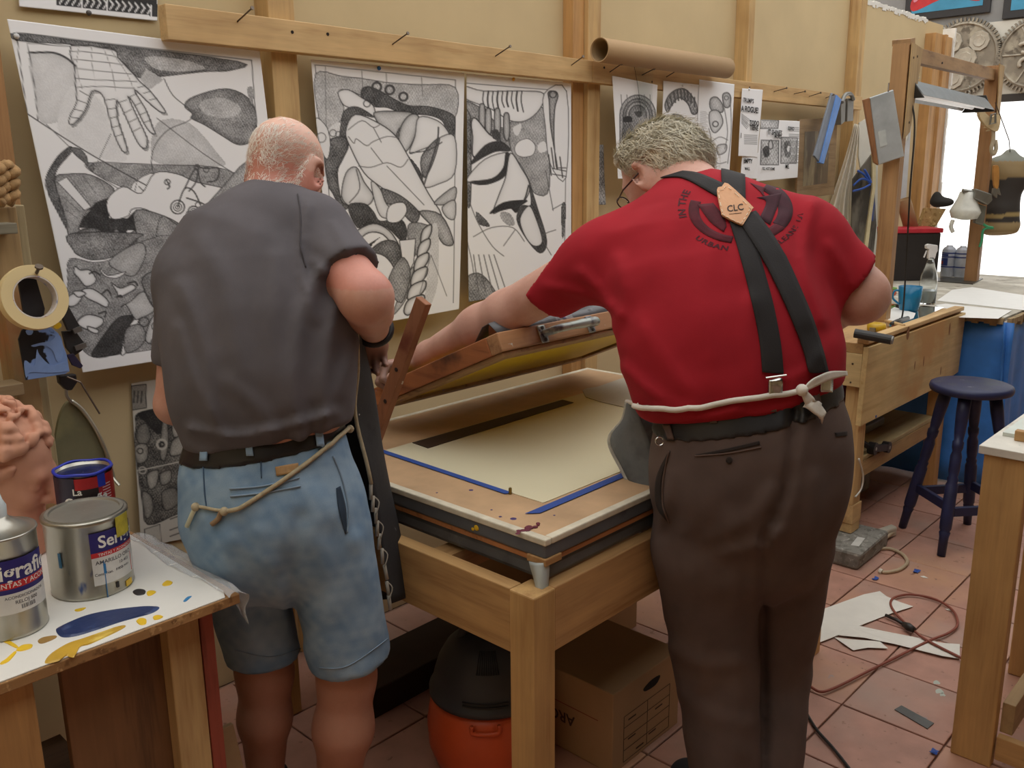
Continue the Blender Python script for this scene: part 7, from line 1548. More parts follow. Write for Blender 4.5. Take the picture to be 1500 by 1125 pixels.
# squeegees hanging on the frame and the rail end
k1 = 4.07
s1 = thing('squeegee', 'wide silver squeegee with wooden edge hanging on the lamp frame post', 'squeegee', ph(1300, 240, k1))
B().prism([ph(x, y, k1) for x, y in ((1274, 143), (1309, 131), (1325, 229), (1287, 242))], _h * .012).mk('blade_holder', spotted('dull_silver', 'bcc2c3', [('a3a9aa', 5, .5, .2), ('d5d6d0', 22, .68, .04)], .4, .25), s1, bevel=.004)
B().prism([ph(x, y, k1 - .004) for x, y in ((1265, 146), (1274, 143), (1287, 242), (1281, 238))], _h * .02).mk('wooden_edge', wood('squeegee_wood', 'a3683a', '7a4823', 'z'), s1, bevel=.002)
B().tube([ph(1301, 134, k1), ph(1302, 122, k1 + .05)], .003, 6).mk('hanger', STEEL, s1)
B().prism([ph(x, y, k1 - .001) for x, y in ((1286, 193), (1297, 190), (1300, 212), (1289, 216))], -_h * .0006).mk('sticker', plain('pale_sticker', 'c3c8c4', .6), s1)
s2 = thing('squeegee', 'narrow blue squeegee hanging from a nail at the rail end', 'squeegee', ay(1205, 240, 2.30))
B().prism([ay(x, y, 2.29) for x, y in ((1219, 136), (1226, 139), (1201, 238), (1193, 228))], (0, .012, 0)).mk('metal_face', plain('slate_metal', '8791a0', .4, .5), s2, bevel=.002)
B().prism([ay(x, y, 2.285) for x, y in ((1226, 139), (1233, 146), (1207, 240), (1201, 238))], (0, .02, 0)).mk('blue_blade', plain('blue_polyurethane', '5d8fd6', .35), s2, bevel=.002)
s3 = thing('spring_clamp', 'grey steel clamp hooked on the rail end beside the blue squeegee', 'clamp', ay(1240, 183, 2.31))
B().tube(spline([ay(x, y, 2.30) for x, y in ((1233, 150), (1238, 139), (1246, 138), (1250, 146))], 5), .012, 8).mk('spring', plain('clamp_grey', '8a8a86', .4, .6), s3, smooth=True)
for P in (((1232, 148), (1239, 148), (1238, 178), (1232, 183)), ((1242, 144), (1251, 144), (1250, 177), (1241, 178))): B().prism([ay(x, y, 2.31) for x, y in P], (0, .035, 0)).mk('jaw', MATS['clamp_grey'], s3, bevel=.003)

# ------------------------------------------------------------------ framed picture, canvases and cloth leaning at the wall
fp = thing('framed_picture', 'old framed picture with worn brown wooden frame hanging behind the blue squeegee', 'picture', ay(1195, 290, 2.38))
q = [ay(x, y, 2.385) for x, y in ((1171, 175), (1227, 172), (1222, 285), (1167, 291))]
B().prism(q, (0, .014, 0)).mk('frame', wood('picture_frame', 'a37e58', '805d3c', 'x'), fp, bevel=.002)
q = [ay(x, y, 2.384) for x, y in ((1179, 193), (1216, 191), (1212, 268), (1176, 273))]
B().prism(q, (0, .0008, 0)).mk('painting', spotted('brown_forest_paint', '6d5c48', [('8f8062', 14, .5, .1), ('4a4436', 9, .58, .1), ('a8987a', 26, .64, .06)], .5, stretch=(1, 1, .25)), fp)
G = np.zeros((14, 44, 3)); Lf = spline([(1252, 181), (1240, 225), (1222, 280), (1208, 315)], 5)[::1]; Rt = spline([(1259, 183), (1254, 240), (1252, 300), (1262, 378)], 5)
Lf = np.array([Lf[int(i * (len(Lf) - 1) / 13)] for i in range(14)]); Rt = np.array([Rt[int(i * (len(Rt) - 1) / 13)] for i in range(14)])
for i in range(14):
    for j in range(44):
        t = j / 43; p = Lf[i] * (1 - t) + Rt[i] * t; G[i, j] = ph(p[0], p[1], 5.70 + .03 * math.sin(t * 19 + i * .15) * (.25 + i / 13))
V, F = thick(G, .003); tag(mk('hanging_cloth', V, F, plain('off_white_cloth', 'e6dfd0', .9, var=.05), smooth=True), 'off-white cloth hanging in long folds from a nail beside the canvases', 'cloth')
cv = thing('canvas', 'dark blue and grey painting on a canvas leaning behind the lamp post', 'painting', ph(1262, 425, 5.60))
B().prism([ph(x, y, 5.62) for x, y in ((1250, 262), (1278, 225), (1284, 330), (1274, 423), (1255, 423), (1248, 330))], _h * .02).mk('face', spotted('dark_canvas', '4a4640', [('2f4f9a', 6, .56, .06), ('6f6a60', 10, .5, .1), ('23211f', 8, .58, .08)], .5, stretch=(1, 1, .3)), cv)
B().prism([ph(x, y, 5.60) for x, y in ((1278, 225), (1283, 222), (1283, 270), (1264, 423), (1258, 423), (1278, 275))], _h * .03).mk('stretcher_edge', plain('cream_canvas_edge', 'd5c8a0', .8), cv)
tag(B().prism([ph(x, y, 5.70) for x, y in ((1259, 180), (1272, 172), (1286, 240), (1284, 420), (1268, 420), (1270, 300), (1258, 230))], _h * .02).mk('canvas', plain('white_canvas', 'd8d6cc', .8, var=.04)), 'blank white canvas leaning behind the lamp post', 'canvas')
sc2 = thing('blue_clamp', 'bright blue plastic clamp gripping the dark canvas', 'clamp', ph(1262, 275, 5.56)); BLP = plain('clamp_blue', '2f57b0', .4)
for P in (((1250, 272), (1262, 262), (1276, 266)), ((1249, 280), (1264, 276), (1275, 270)), ((1256, 250), (1266, 256), (1274, 268)), ((1266, 248), (1272, 258), (1276, 268))): B().tube(spline([ph(x, y, 5.56) for x, y in P], 4), .007, 6).mk('arm', BLP, sc2, smooth=True)
cl_ = B().prism([ph(x, y, 6.25) for x, y in ((1306, 136), (1338, 138), (1326, 310), (1297, 312))], _h * .004).mk('art_print', plain('grey_print_paper', 'c9ccd0', .7, var=.05)); tag(cl_, 'pale art print with a grey mountain and an orange figure, behind the lamp post', 'print')
B().prism([ph(x, y, 6.247) for x, y in ((1314, 150), (1334, 150), (1331, 205), (1314, 215))], _h * .002).mk('grey_shape', spotted('print_grey', '9aa0a8', [('c4c7c8', 8, .5, .2)], .7), cl_)
B().prism([ph(x, y, 6.246) for x, y in ((1300, 238), (1318, 235), (1312, 265), (1305, 270), (1299, 258))], _h * .002).mk('orange_shape', spotted('print_orange', 'c07a55', [('d9b58c', 10, .55, .1), ('7a4a3a', 14, .6, .06)], .7), cl_)
B().prism([ph(x, y, 6.245) for x, y in ((1328, 162), (1330, 200), (1322, 222), (1320, 200))], _h * .002).mk('pale_peak', plain('print_white', 'e2e0d2', .7), cl_)
ta2, tb4 = ph(1323, 292, 6.1), ph(1338, 345, 6.1); tag(B().lathe([(.046, 0), (.046, np.linalg.norm(tb4 - ta2)), (.042, np.linalg.norm(tb4 - ta2)), (.042, 0), (.046, 0)], ta2, 20, nrm(tb4 - ta2), caps=False).mk('paper_roll', KR, smooth=True), 'short brown paper roll leaning behind the red and black case', 'tube')

# ------------------------------------------------------------------ things on the draped table
cs0 = az(1297, 412, DZ); cs1 = az(1372, 411, DZ)
bxk = thing('tool_case', 'black equipment case with a red lid standing on the draped table', 'case', (cs0[0], cs0[1], DZ + .001))
dxy = nrm(np.array([cs1[0] - cs0[0], cs1[1] - cs0[1], 0])); wv = np.linalg.norm((cs1 - cs0)[:2]); dp = np.array([-dxy[1], dxy[0], 0]); dp = dp if dp @ _h > 0 else -dp
c0 = np.array([cs0[0], cs0[1], DZ + .001]); htc = ph(1330, 342, (c0 + dxy * wv / 2) @ _h)[2] - DZ
B().prism([c0, c0 + dxy * wv, c0 + dxy * wv + dp * .22, c0 + dp * .22], (0, 0, htc)).mk('case', plain('case_black', '2a2524', .5), bxk, bevel=.006)
B().prism([c0 - dxy * .01 - dp * .01 + (0, 0, htc + .001), c0 + dxy * (wv + .01) - dp * .01 + (0, 0, htc + .001), c0 + dxy * (wv + .01) + dp * .23 + (0, 0, htc + .001), c0 - dxy * .01 + dp * .23 + (0, 0, htc + .001)], (0, 0, .03)).mk('lid', plain('case_red', 'c42a3a', .45), bxk, bevel=.006)
def can_small(px, lab, split):
    b_ = az(*px, DZ); r = 9.5 * mpp(b_ @ _h); h = 45 * mpp(b_ @ _h); c = np.array([b_[0], b_[1], DZ + .007 if True else DZ]); t = thing('spray_can', lab, 'spray can', c, 'spray cans on the draped table')
    B().lathe([(r * .95, 0), (r, .004), (r, h * .84), (r * .8, h * .92), (r * .45, h * .97), (r * .45, h), (.001, h)], c, 24, caps=False).mk('body', plain('spray_pale', 'c9d0dc', .35, .2), t, smooth=True)
    w = toward(c); NV = plain('spray_navy', '3b4b8e', .4)
    for z0, z1 in ((.30, .34), (.62, .66), (.74, .78)): cyl_patch(c, r, w - 1.5, w + 1.5, h * z0, h * z1, NV, t, 'label_band', 16)
    if split: cyl_patch(c, r, w - 1.5, w - .1, h * .36, h * .6, NV, t, 'label_band', 12); cyl_patch(c, r, w - 1.5, w - .1, h * .67, h * .73, NV, t, 'label_band', 12); cyl_patch(c, r, w - 1.4, w - .8, h * .4, h * .5, plain('spray_red', 'b5483c', .5), t, 'label_mark', 6, .0012)
can_small((1387, 406), 'spray can with navy and white halves beside the tool case', True); can_small((1406.5, 407), 'mostly white spray can with navy stripes beside the far frame post', False)
tr0 = [az(x, y, DZ) for x, y in ((1368, 408), (1440, 409), (1425, 417), (1362, 412))]; tag(B().prism([(p[0], p[1], DZ + .0005) for p in tr0], (0, 0, .006)).mk('metal_tray', plain('dark_tray', '5a5852', .4, .6)), 'flat dark metal tray under the spray cans', 'tray')
for px, lab, z in ((((1395, 425), (1424, 421), (1500, 433), (1560, 440), (1500, 455), (1372, 441)), 'large white paper sheet lying on the draped table behind another', .001), (((1370, 448), (1385, 446), (1482, 456), (1462, 468), (1404, 466)), 'white paper sheet lying over the torn edge of the draped table', .003)):
    tag(B().prism([(p[0], p[1], DZ + z) for p in (az(x, y, DZ) for x, y in px)], (0, 0, .0015)).mk('paper_sheet', plain('bright_paper', 'eeeeea', .6, var=.02)), lab, 'paper')
te = B(); g = random.Random(9)
for i in range(26):
    x = DX0 - .018; y = DY0 + .0 + i * .028; te.box((x - g.uniform(.004, .016), y, DZ - .024 - g.uniform(0, .02)), (x + .02, y + .03, DZ - .004))
for i in range(14): x = DX0 + i * .03; te.box((x, DY0 - .03 - g.uniform(0, .012), DZ - .026 - g.uniform(0, .025)), (x + .032, DY0 - .012, DZ - .004))
tag(te.mk('torn_cardboard_edge', plain('torn_card', 'a38d68', .9, var=.2, scale=30), dt), kind='stuff')
tag(B().prism([ph(x, y, 6.1) for x, y in ((1358, 305), (1386, 306), (1372, 330), (1352, 345), (1345, 340))], _h * .06).mk('straw_board', spotted('osb_straw', 'b49763', [('8d7040', 30, .5, .1), ('d0b880', 50, .6, .08)], .9, bump=.6)), 'straw-coloured chipboard piece propped behind the tool case', 'board')
hb = Solid().u(el(ph(1380, 296, 5.8), np.eye(3), (.07, .07, .03))).u(el(ph(1372, 291, 5.8), np.eye(3), (.03, .03, .045)), .03); a, b = bbox_of(hb, ph(1380, 296, 5.8) - .3, ph(1380, 296, 5.8) + .3, .02); V, F = nets(hb, a, b, .01); tag(mk('felt_hat', V, F, plain('black_felt', '2b2826', .9), smooth=True), 'small black felt hat resting on the straw-coloured chipboard', 'hat')
wd0 = az(1376, 412, DZ); tag(B().beam(ph(1368, 352, 5.95), ph(1362, 330, 5.95), .08, .05).mk('wood_block', DW), 'wood block supporting the chipboard behind the tool case', 'block') if False else None

# spray gun, jaw, wrench and corset on the far post
kp = float(np.append(GP2, 0) @ _h) - .09
sg = thing('spray_gun', 'white plastic paint sprayer with grey metal body hanging on the far post', 'spray gun', ph(1425, 325, kp))
bt = ph(1412, 322, kp - .05); tp2 = ph(1418, 281, kp - .05); ax_b = nrm(tp2 - bt); L_ = np.linalg.norm(tp2 - bt)
B().lathe([(.02, 0), (.075, .01), (.09, .05), (.082, L_ * .4), (.055, L_ * .75), (.045, L_)], bt, 24, ax_b).mk('cup', plain('milky_plastic', 'dcdcd2', .4), sg, smooth=True)
GM = plain('gun_metal', '8f8f88', .35, .7)
B().prism([ph(x, y, kp - .06) for x, y in ((1423, 276), (1446, 284), (1447, 293), (1440, 300), (1420, 290))], -_h * .06).mk('gun_body', GM, sg, bevel=.006); B().prism([ph(x, y, kp - .05) for x, y in ((1428, 298), (1441, 302), (1436, 330), (1424, 326))], -_h * .04).mk('grip', plain('grip_grey', '7f8076', .4, .5), sg, bevel=.006)
B().tube([ph(1410, 279, kp - .08), ph(1428, 282, kp - .08)], .012, 8).mk('nozzle', GM, sg); B().tube(spline([ph(1396, 322, kp - .05), ph(1393, 332, kp - .05), ph(1396, 340, kp - .05)], 4), .012, 8).mk('hose_tip', MATS['milky_plastic'], sg, smooth=True)
jw = thing('toothed_jaw', 'bone-coloured toothed jaw ornament with a metal buckle hanging on the far post', 'ornament', ph(1445, 200, kp)); BON = plain('bone', 'cbb58c', .6, var=.12, scale=20)
out = [(1432, 152), (1437, 162), (1448, 172), (1458, 168), (1462, 175), (1458, 192), (1448, 190), (1437, 180), (1431, 168)]
B().prism(spline([ph(x, y, kp - .02) for x, y in out], 4, True), -_h * .03).mk('jaw_bone', BON, jw)
for i in range(9):
    t = i / 8; x = 1432 - 1 + 18 * t * t + 3 * math.sin(t * 3); y = 154 + 36 * t; p = ph(x, y, kp - .035); B().tube([p, p + RT * -.022 + UP * -.008], [.009, .002], 6).mk('tooth', BON, jw)
bk = [ph(x, y, kp - .07) for x, y in ((1452, 168), (1458, 166), (1458, 180), (1450, 182))]; B().tube(bk, .007, 6, closed=True).mk('buckle', GM, jw)
B().tube(spline([ph(x, y, kp - .03) for x, y in ((1455, 190), (1455, 205), (1452, 218), (1455, 226), (1459, 218), (1458, 205))], 5), .012, 7).mk('tail', plain('bone_grey', 'b9ab90', .5), jw, smooth=True)
pl = thing('hand_wrench', 'wooden-handled adjustable wrench hanging in front of the corset', 'wrench', ph(1457, 288, kp - .1))
B().prism(spline([ph(x, y, kp - .10) for x, y in ((1453, 246), (1457, 242), (1461, 246), (1461, 270), (1458, 278), (1454, 270))], 4, True), -_h * .02).mk('handle', plain('orange_wood_handle', 'b5803f', .5), pl, bevel=.002); B().prism([ph(x, y, kp - .10) for x, y in ((1453, 276), (1461, 275), (1464, 286), (1459, 282), (1458, 290), (1452, 284))], -_h * .02).mk('jaw', GM, pl)
co = thing('corset_form', 'headless dark corset torso form with tan lace hanging by the window', 'mannequin', ph(1470, 345, kp + .25)); ck = kp + .25
cs_ = Solid(); st_ = [(1466, 330, ck, 26, .10), (1466, 305, ck, 23, .09), (1470, 280, ck, 22, .085), (1477, 258, ck, 28, .10), (1480, 245, ck, 30, .08)]
chain(cs_, st_, RT, .04); cs_.u(rc(ph(1480, 242, ck), ph(1480, 226, ck), .055, .035), .04); cs_.u(rc(ph(1500, 250, ck), ph(1518, 262, ck), .06, .05), .04); cs_.u(rc(ph(1458, 246, ck), ph(1455, 256, ck), .055, .05), .04); cs_.cut(half(ph(1466, 343, ck), -UP), .01)
def corc(V):
    q = prj(V); c = np.tile(np.array(lin('38332f')), (len(V), 1)); up_ = (q[:, 1] < 262 - (q[:, 0] - 1470) * .12) ; c[up_] = lin('8a744d'); c[(q[:, 1] < 236)] = lin('7d7f74'); c[(q[:, 1] > 325)] = lin('a08a62'); c[(np.abs(q[:, 1] - (316 - .06 * (q[:, 0] - 1466))) < 3)] = lin('a5905f'); return c
cloth('torso', cs_, .013, vcol('corset_cloth', .7, .2, 90), co, ph(1470, 290, ck) - .6, ph(1470, 290, ck) + .6, corc)
B().tube([ph(1480, 228, ck), ph(1478, 205, ck - .1), ph(1458, 150, kp)], .003, 5).mk('string', STEEL, co)
tag(B().tube(spline([ph(x, y, kp - .06) for x, y in ((1437, 326), (1446, 332), (1455, 334), (1441, 336), (1438, 352), (1435, 362))], 4), .008, 6).mk('green_strap', plain('green_web', '3f9a6a', .7), smooth=True), 'green strap dangling from the sprayer grip on the far post', 'strap')

# ------------------------------------------------------------------ gears and paintings on the far wall
GE = spotted('aged_gear_metal', '8d8475', [('b0a794', 6, .5, .15), ('6a6154', 14, .55, .1)], .6, .2, bump=.4); GEL = plain('pale_gear_relief', 'b8b0a0', .6, var=.15)
def gear(px, rpx, lab, kind):
    c = ax(*px, XF - .068); r = rpx * mpp(c @ _h); g = thing('gear_disc', lab, 'gear', c - np.array([0, 0, r]), 'decorative gear discs on the far wall'); N = np.array([-1., 0, 0])
    B().lathe([(r * .90, 0), (r * .90, .02), (r * .84, .03), (r * .80, .018), (.001, .018)], c + np.array([.03, 0, 0]), 64, N, caps=False).mk('disc', GE, g)
    n = 60; b0 = B().box((-.02, -r * .022, 0), (.005, r * .022, r * .10))
    for i in range(n):
        w = i / n * 2 * math.pi; d = np.array([0, math.cos(w), math.sin(w)]); t_ = np.array([0, -math.sin(w), math.cos(w)])
        V = [c + np.array([.024 + v[0], 0, 0]) + t_ * v[1] + d * (r * .89 + v[2]) for v in b0.V]; mk('tooth', V, b0.F, GE, g)
    if kind == 0:
        for (a, rr, s) in ((.9, .5, .30), (3.6, .1, .30), (5.0, .55, .28), (2.4, .55, .26)):
            cc = c + np.array([.008, r * rr * math.cos(a), r * rr * math.sin(a)]); B().lathe([(r * s, 0), (r * s * .95, .012), (r * s * .6, .008), (r * s * .55, .016), (r * s * .25, .012), (.001, .012)], cc, 9, N, caps=False).mk('rosette', GEL, g)
    else:
        for k in range(6):
            w = k / 6 * 2 * math.pi; B().tube([c + np.array([.006, .25 * r * math.cos(w), .25 * r * math.sin(w)]), c + np.array([.006, .8 * r * math.cos(w), .8 * r * math.sin(w)])], .006, 6).mk('spoke', GEL, g)
        for k in range(5):
            w = k / 5 * 6.28 + .5; P = [c + np.array([-.004, (.30 + .16 * math.cos(q)) * r * math.cos(w + .35 * math.sin(q)), (.30 + .16 * math.cos(q)) * r * math.sin(w + .35 * math.sin(q))]) for q in np.linspace(0, 5, 14)]; B().tube(P, .016, 7).mk('scroll', GEL, g, smooth=True)
gear((1408, 84), 53, 'round toothed gear disc with carved rosettes on the white wall', 0); gear((1517, 78), 53, 'round toothed gear disc with curled scrolls on the white wall', 1)
def painting(px0, px1, lab, shapes, zf):
    P = [ax(x, y, XF - .03) for x, y in (px0, (px1[0], px0[1]), px1, (px0[0], px1[1]))]; ys = [p[1] for p in P]; ya, yb = max(ys), min(ys); zb = ax((px0[0] + px1[0]) / 2, px1[1], XF - .03)[2]; zt_ = zb + zf
    t = thing('painting', lab, 'painting', (XF - .03, (ya + yb) / 2, zb)); B().box((XF - .05, yb, zb), (XF - .022, ya, zt_)).mk('frame', plain('dark_frame', '2b2a2c', .5), t, bevel=.004)
    B().box((XF - .053, yb + .06, zb + .06), (XF - .0505, ya - .06, zt_ - .06)).mk('canvas', plain('sea_blue_paint', '3f93b8', .5, var=.2, scale=3), t)
    for i, (col, pts) in enumerate(shapes):
        S = spline([(XF - .054 - .0006 * i, ya - .06 + (yb - ya + .12) * u, zb + .06 + (zt_ - zb - .12) * v) for u, v in pts], 5, True); B().prism(S, (.0005, 0, 0)).mk('painted_shape', plain('paint_' + col, col, .5), t)
painting((1333, -60), (1450, 25), 'dark framed colourful abstract painting with red and turquoise shapes, high on the grey wall', [('c22a2e', [(.02, .02), (.5, .10), (.95, .04), (.9, .16), (.5, .22), (.05, .16)]), ('d9604e', [(.15, .5), (.25, .35), (.3, .6), (.22, .8)]), ('d85a50', [(.32, .5), (.4, .42), (.45, .55), (.38, .62)]), ('c94a3a', [(.55, .42), (.62, .38), (.62, .6), (.57, .62)]), ('2f3a3a', [(.62, .2), (.8, .25), (.78, .5), (.68, .6)]), ('e08ba0', [(.02, .1), (.12, .14), (.12, .26), (.04, .28)]), ('d6dfe8', [(.8, .5), (.95, .55), (.95, .7), (.8, .7)]), ('d5707a', [(.7, .1), (.8, .16), (.9, .12), (.8, .08)])], 1.1)
painting((1478, -60), (1580, 22), 'dark framed painting with blue and red shapes beside the window wall corner', [('c94a3a', [(.15, .1), (.5, .15), (.6, .5), (.3, .4)]), ('2a4fa5', [(.02, .15), (.15, .2), (.12, .5), (.02, .5)])], 1.1)

# ------------------------------------------------------------------ on the bench
BT = WZ + .0125
q = [az(x, y, BT) for x, y in ((1290, 447), (1352, 440), (1398, 447), (1345, 478), (1300, 486))]
tag(B().prism([(max(3.6, min(4.76, p[0])), max(WY0 + .055, p[1]), BT + .0004) for p in q], (0, 0, .006)).mk('glass_plate', clear('green_glass', (.75, .9, .82), .05, 1.45)), 'greenish glass plate lying on the pine workbench', 'glass plate')
def onb(x, y, z=BT): return az(x, y, z)
m0 = onb(1331, 454, BT + .007); mr, mh = 16.5 * mpp(m0 @ _h), 35 * mpp(m0 @ _h); mg = thing('mug', 'turquoise blue mug standing on the glass plate', 'mug', (m0[0], m0[1], BT + .007)); MB_ = plain('mug_blue', '1f7fae', .3, var=.05); c = wloc(mg)
B().lathe([(.001, .004), (mr * .72, .0), (mr * .8, .004), (mr * .95, mh * .5), (mr, mh), (mr - .004, mh), (mr * .88, mh * .5), (mr * .7, .008), (.001, .008)], c, 32, caps=False).mk('cup', MB_, mg, smooth=True)
hv = -RT; B().tube(spline([c + hv * mr * .95 + (0, 0, mh * .82), c + hv * mr * 1.4 + (0, 0, mh * .8), c + hv * mr * 1.5 + (0, 0, mh * .5), c + hv * mr * .9 + (0, 0, mh * .25)], 6), .005, 8).mk('handle', MB_, mg, smooth=True)
b0 = onb(1357, 447, BT + .001); kb = b0 @ _h; u_ = mpp(kb); sbt = thing('spray_bottle', 'clear plastic spray bottle with white trigger head beside the blue mug', 'spray bottle', (b0[0], b0[1], BT + .0075)); c = wloc(sbt)
B().lathe([(.001, .001), (11 * u_, .0), (12 * u_, .006), (12.5 * u_, 30 * u_), (11 * u_, 42 * u_), (6 * u_, 58 * u_), (4.2 * u_, 64 * u_), (4.2 * u_, 68 * u_), (4.0 * u_, 68 * u_), (4.0 * u_, 64 * u_), (10.5 * u_, 42 * u_), (11.8 * u_, 30 * u_), (11.3 * u_, .008), (.001, .006)], c, 28, caps=False).mk('bottle', clear('pet_plastic', (.93, .96, .97), .08, 1.3), sbt, smooth=True)
B().lathe([(.001, .0065), (11 * u_, .0085), (11.5 * u_, 20 * u_), (.001, 20 * u_)], c, 24, caps=False).mk('liquid', plain('bottle_liquid', 'b9c2bd', .2), sbt)
hd0 = c + np.array([0, 0, 66 * u_]); WP = plain('trigger_white', 'd9d6d2', .45)
B().prism([hd0 + RT * x * u_ + UP * z * u_ - _h * .012 for x, z in ((-5, 0), (5, 0), (7, 8), (9, 12), (9, 20), (-4, 22), (-8, 20), (-8, 15), (-4, 14))], _h * .024).mk('trigger_head', WP, sbt, bevel=.004)
B().tube([hd0 + RT * -6 * u_ + UP * 12 * u_, hd0 + RT * -10 * u_ + UP * 2 * u_], .004, 6).mk('trigger', WP, sbt)
pp_ = [onb(x, y) for x, y in ((1296, 460), (1310, 452), (1341, 461), (1338, 468), (1318, 476), (1294, 470))]; tag(B().prism([(p[0], max(p[1], WY0 + .06), BT + .0068) for p in pp_], (0, 0, .001)).mk('note_paper', MATS['bright_paper']), 'white note paper lying beside the blue mug', 'paper')
t0 = onb(1285, 488, BT + .001); tm_ = thing('tape_measure', 'yellow pocket tape measure lying on the bench edge', 'tape measure', (t0[0] + .05, max(t0[1], WY0 + .1), BT + .001)); c = wloc(tm_)
B().lathe([(.030, .0), (.038, .004), (.04, .018), (.037, .032), (.02, .036), (.001, .036)], c, 24, caps=False).mk('case', spotted('yellow_case', 'c9a21f', [('6b5a1c', 20, .62, .06)], .45), tm_, smooth=True); B().box((c[0] - .045, c[1] - .012, c[2] + .004), (c[0] - .03, c[1] + .012, c[2] + .02)).mk('blade_tab', GM, tm_)
r0, r1_ = onb(1252, 488, BT + .045), onb(1306, 498, BT + .03); rl = thing('brayer_handle', 'black tube handle lying across the bench edge', 'tool', r1_)
B().tube([r0, r1_], .019, 14).mk('tube', plain('black_rubber', '2b2a29', .5), rl, smooth=False); B().tube([r1_, r1_ + nrm(r1_ - r0) * .006], .0165, 14).mk('end_cap', plain('grey_end', '8b8984', .4, .5), rl)
for (a, b, lab, m_, r) in (((1297, 470), (1324, 477), 'tan wooden tool handle lying beside the tape measure', PINEX, .009), ((1306, 474), (1330, 466), 'dark utility knife lying beside the note paper', plain('dark_knife', '33322f', .4), .012)):
    p, q2 = onb(*a, BT + .02), onb(*b, BT + .02); tag(B().tube([p, p + (q2 - p) * .3, q2], [r * .7, r, r * .8], 8).mk('hand_tool', m_, smooth=True), lab, 'tool')
p = onb(1303, 437, BT); ob = thing('orange_gadget', 'small orange and green plastic gadget beside the mug', 'gadget', (p[0], p[1], BT + .007)); B().ball(p + (0, 0, .03), (.035, .035, .022), 10, 6).mk('shell', plain('orange_bit', 'd9602f', .4), ob, smooth=True); B().tube([p + np.array([.03 * math.cos(t), .03 * math.sin(t), .055]) for t in np.linspace(0, 6.28, 14, endpoint=False)], .006, 6, closed=True).mk('green_loop', plain('green_bit', '7fae5a', .5), ob, smooth=True)

# ------------------------------------------------------------------ below the bench
vg = thing('bench_clamp', 'black cast clamp with a round drilled lever on the bench shelf', 'clamp', (3.76, 1.50, .391)); BKM = plain('black_iron', '262424', .45, .3)
B().box((3.70, 1.46, .391), (3.80, 1.56, .52)).mk('body', BKM, vg, bevel=.01); B().tube([(3.72, 1.50, .52), (3.76, 1.50, .60)], .022, 10).mk('neck', BKM, vg)
gp = ay(1280, 657, 1.42); gq = ay(1300, 655, 1.42); B().tube([gp + (0, .02, 0), gp - (0, .01, 0)], .028, 16).tube([gq + (0, .02, 0), gq - (0, .01, 0)], .026, 16).beam(gp, gq, .018, .03, side=(0, 1, 0)).mk('lever', BKM, vg)
for p in (gp, gq): B().tube([p - (0, .0105, 0), p - (0, .012, 0)], .008, 10).mk('pin_hole', plain('pale_pin', '9a9890', .4), vg)
B().tube([(3.755, 1.46, .45), gp + (0, .012, 0)], .014, 8).mk('shaft', BKM, vg)
tag(B().box((4.08, 1.56, .391), (4.30, 1.72, .43)).mk('metal_box', plain('grey_box_metal', '8d8b84', .4, .5), bevel=.006), 'flat grey metal box lying on the bench shelf', 'box')
tag(B().box((4.05, 1.85, .391), (4.55, 2.0, .56)).mk('red_crate', spotted('faded_red_crate', '7a2f2a', [('5c4a3c', 8, .5, .15)], .8), bevel=.006), 'faded red crate at the back of the bench shelf', 'crate')
tag(B().tube(spline([ay(x, y, 1.40) for x, y in ((1258, 672), (1264, 695), (1262, 715), (1253, 728))], 6), .004, 6).mk('white_cable', plain('white_cable_pvc', 'c9c7be', .5), smooth=True), 'white cable hanging in a curve beside the near bench leg', 'cable')
# adaptor and beige cord
pc = thing('power_plug', 'cream power adaptor with a thick beige cord lying beside the concrete block', 'plug', az(1250, 800, .1)); BEI = plain('beige_cord', 'b5a184', .6)
c0_ = np.array([3.80, 1.35, .0065]); 
B().prism([(3.79, 1.34, .0075), (3.89, 1.315, .0075), (3.91, 1.35, .0075), (3.81, 1.375, .0075)], (0, 0, .045)).mk('adaptor', plain('cream_plastic', 'b9b2a2', .5), pc, bevel=.008)
cd = [az(x, y, .014) for x, y in ((1262, 803), (1285, 801), (1305, 804), (1322, 812), (1329, 824), (1318, 834), (1302, 838), (1292, 838))]; cd[0] = np.array([3.89, 1.325, .03]); B().tube(spline(cd, 6), .0075, 8).mk('cord', BEI, pc, smooth=True); B().tube([cd[-1], az(1288, 836, .016)], .012, 8).mk('frayed_end', plain('pale_frayed', 'cbc4b4', .8), pc)
B().prism([(3.50, 1.33, .0805), (3.60, 1.345, .0805), (3.595, 1.375, .0805), (3.49, 1.36, .0805)], (0, 0, .0008)).mk('tape_mark', plain('white_tape_mark', 'c9c7c0', .7), b1)

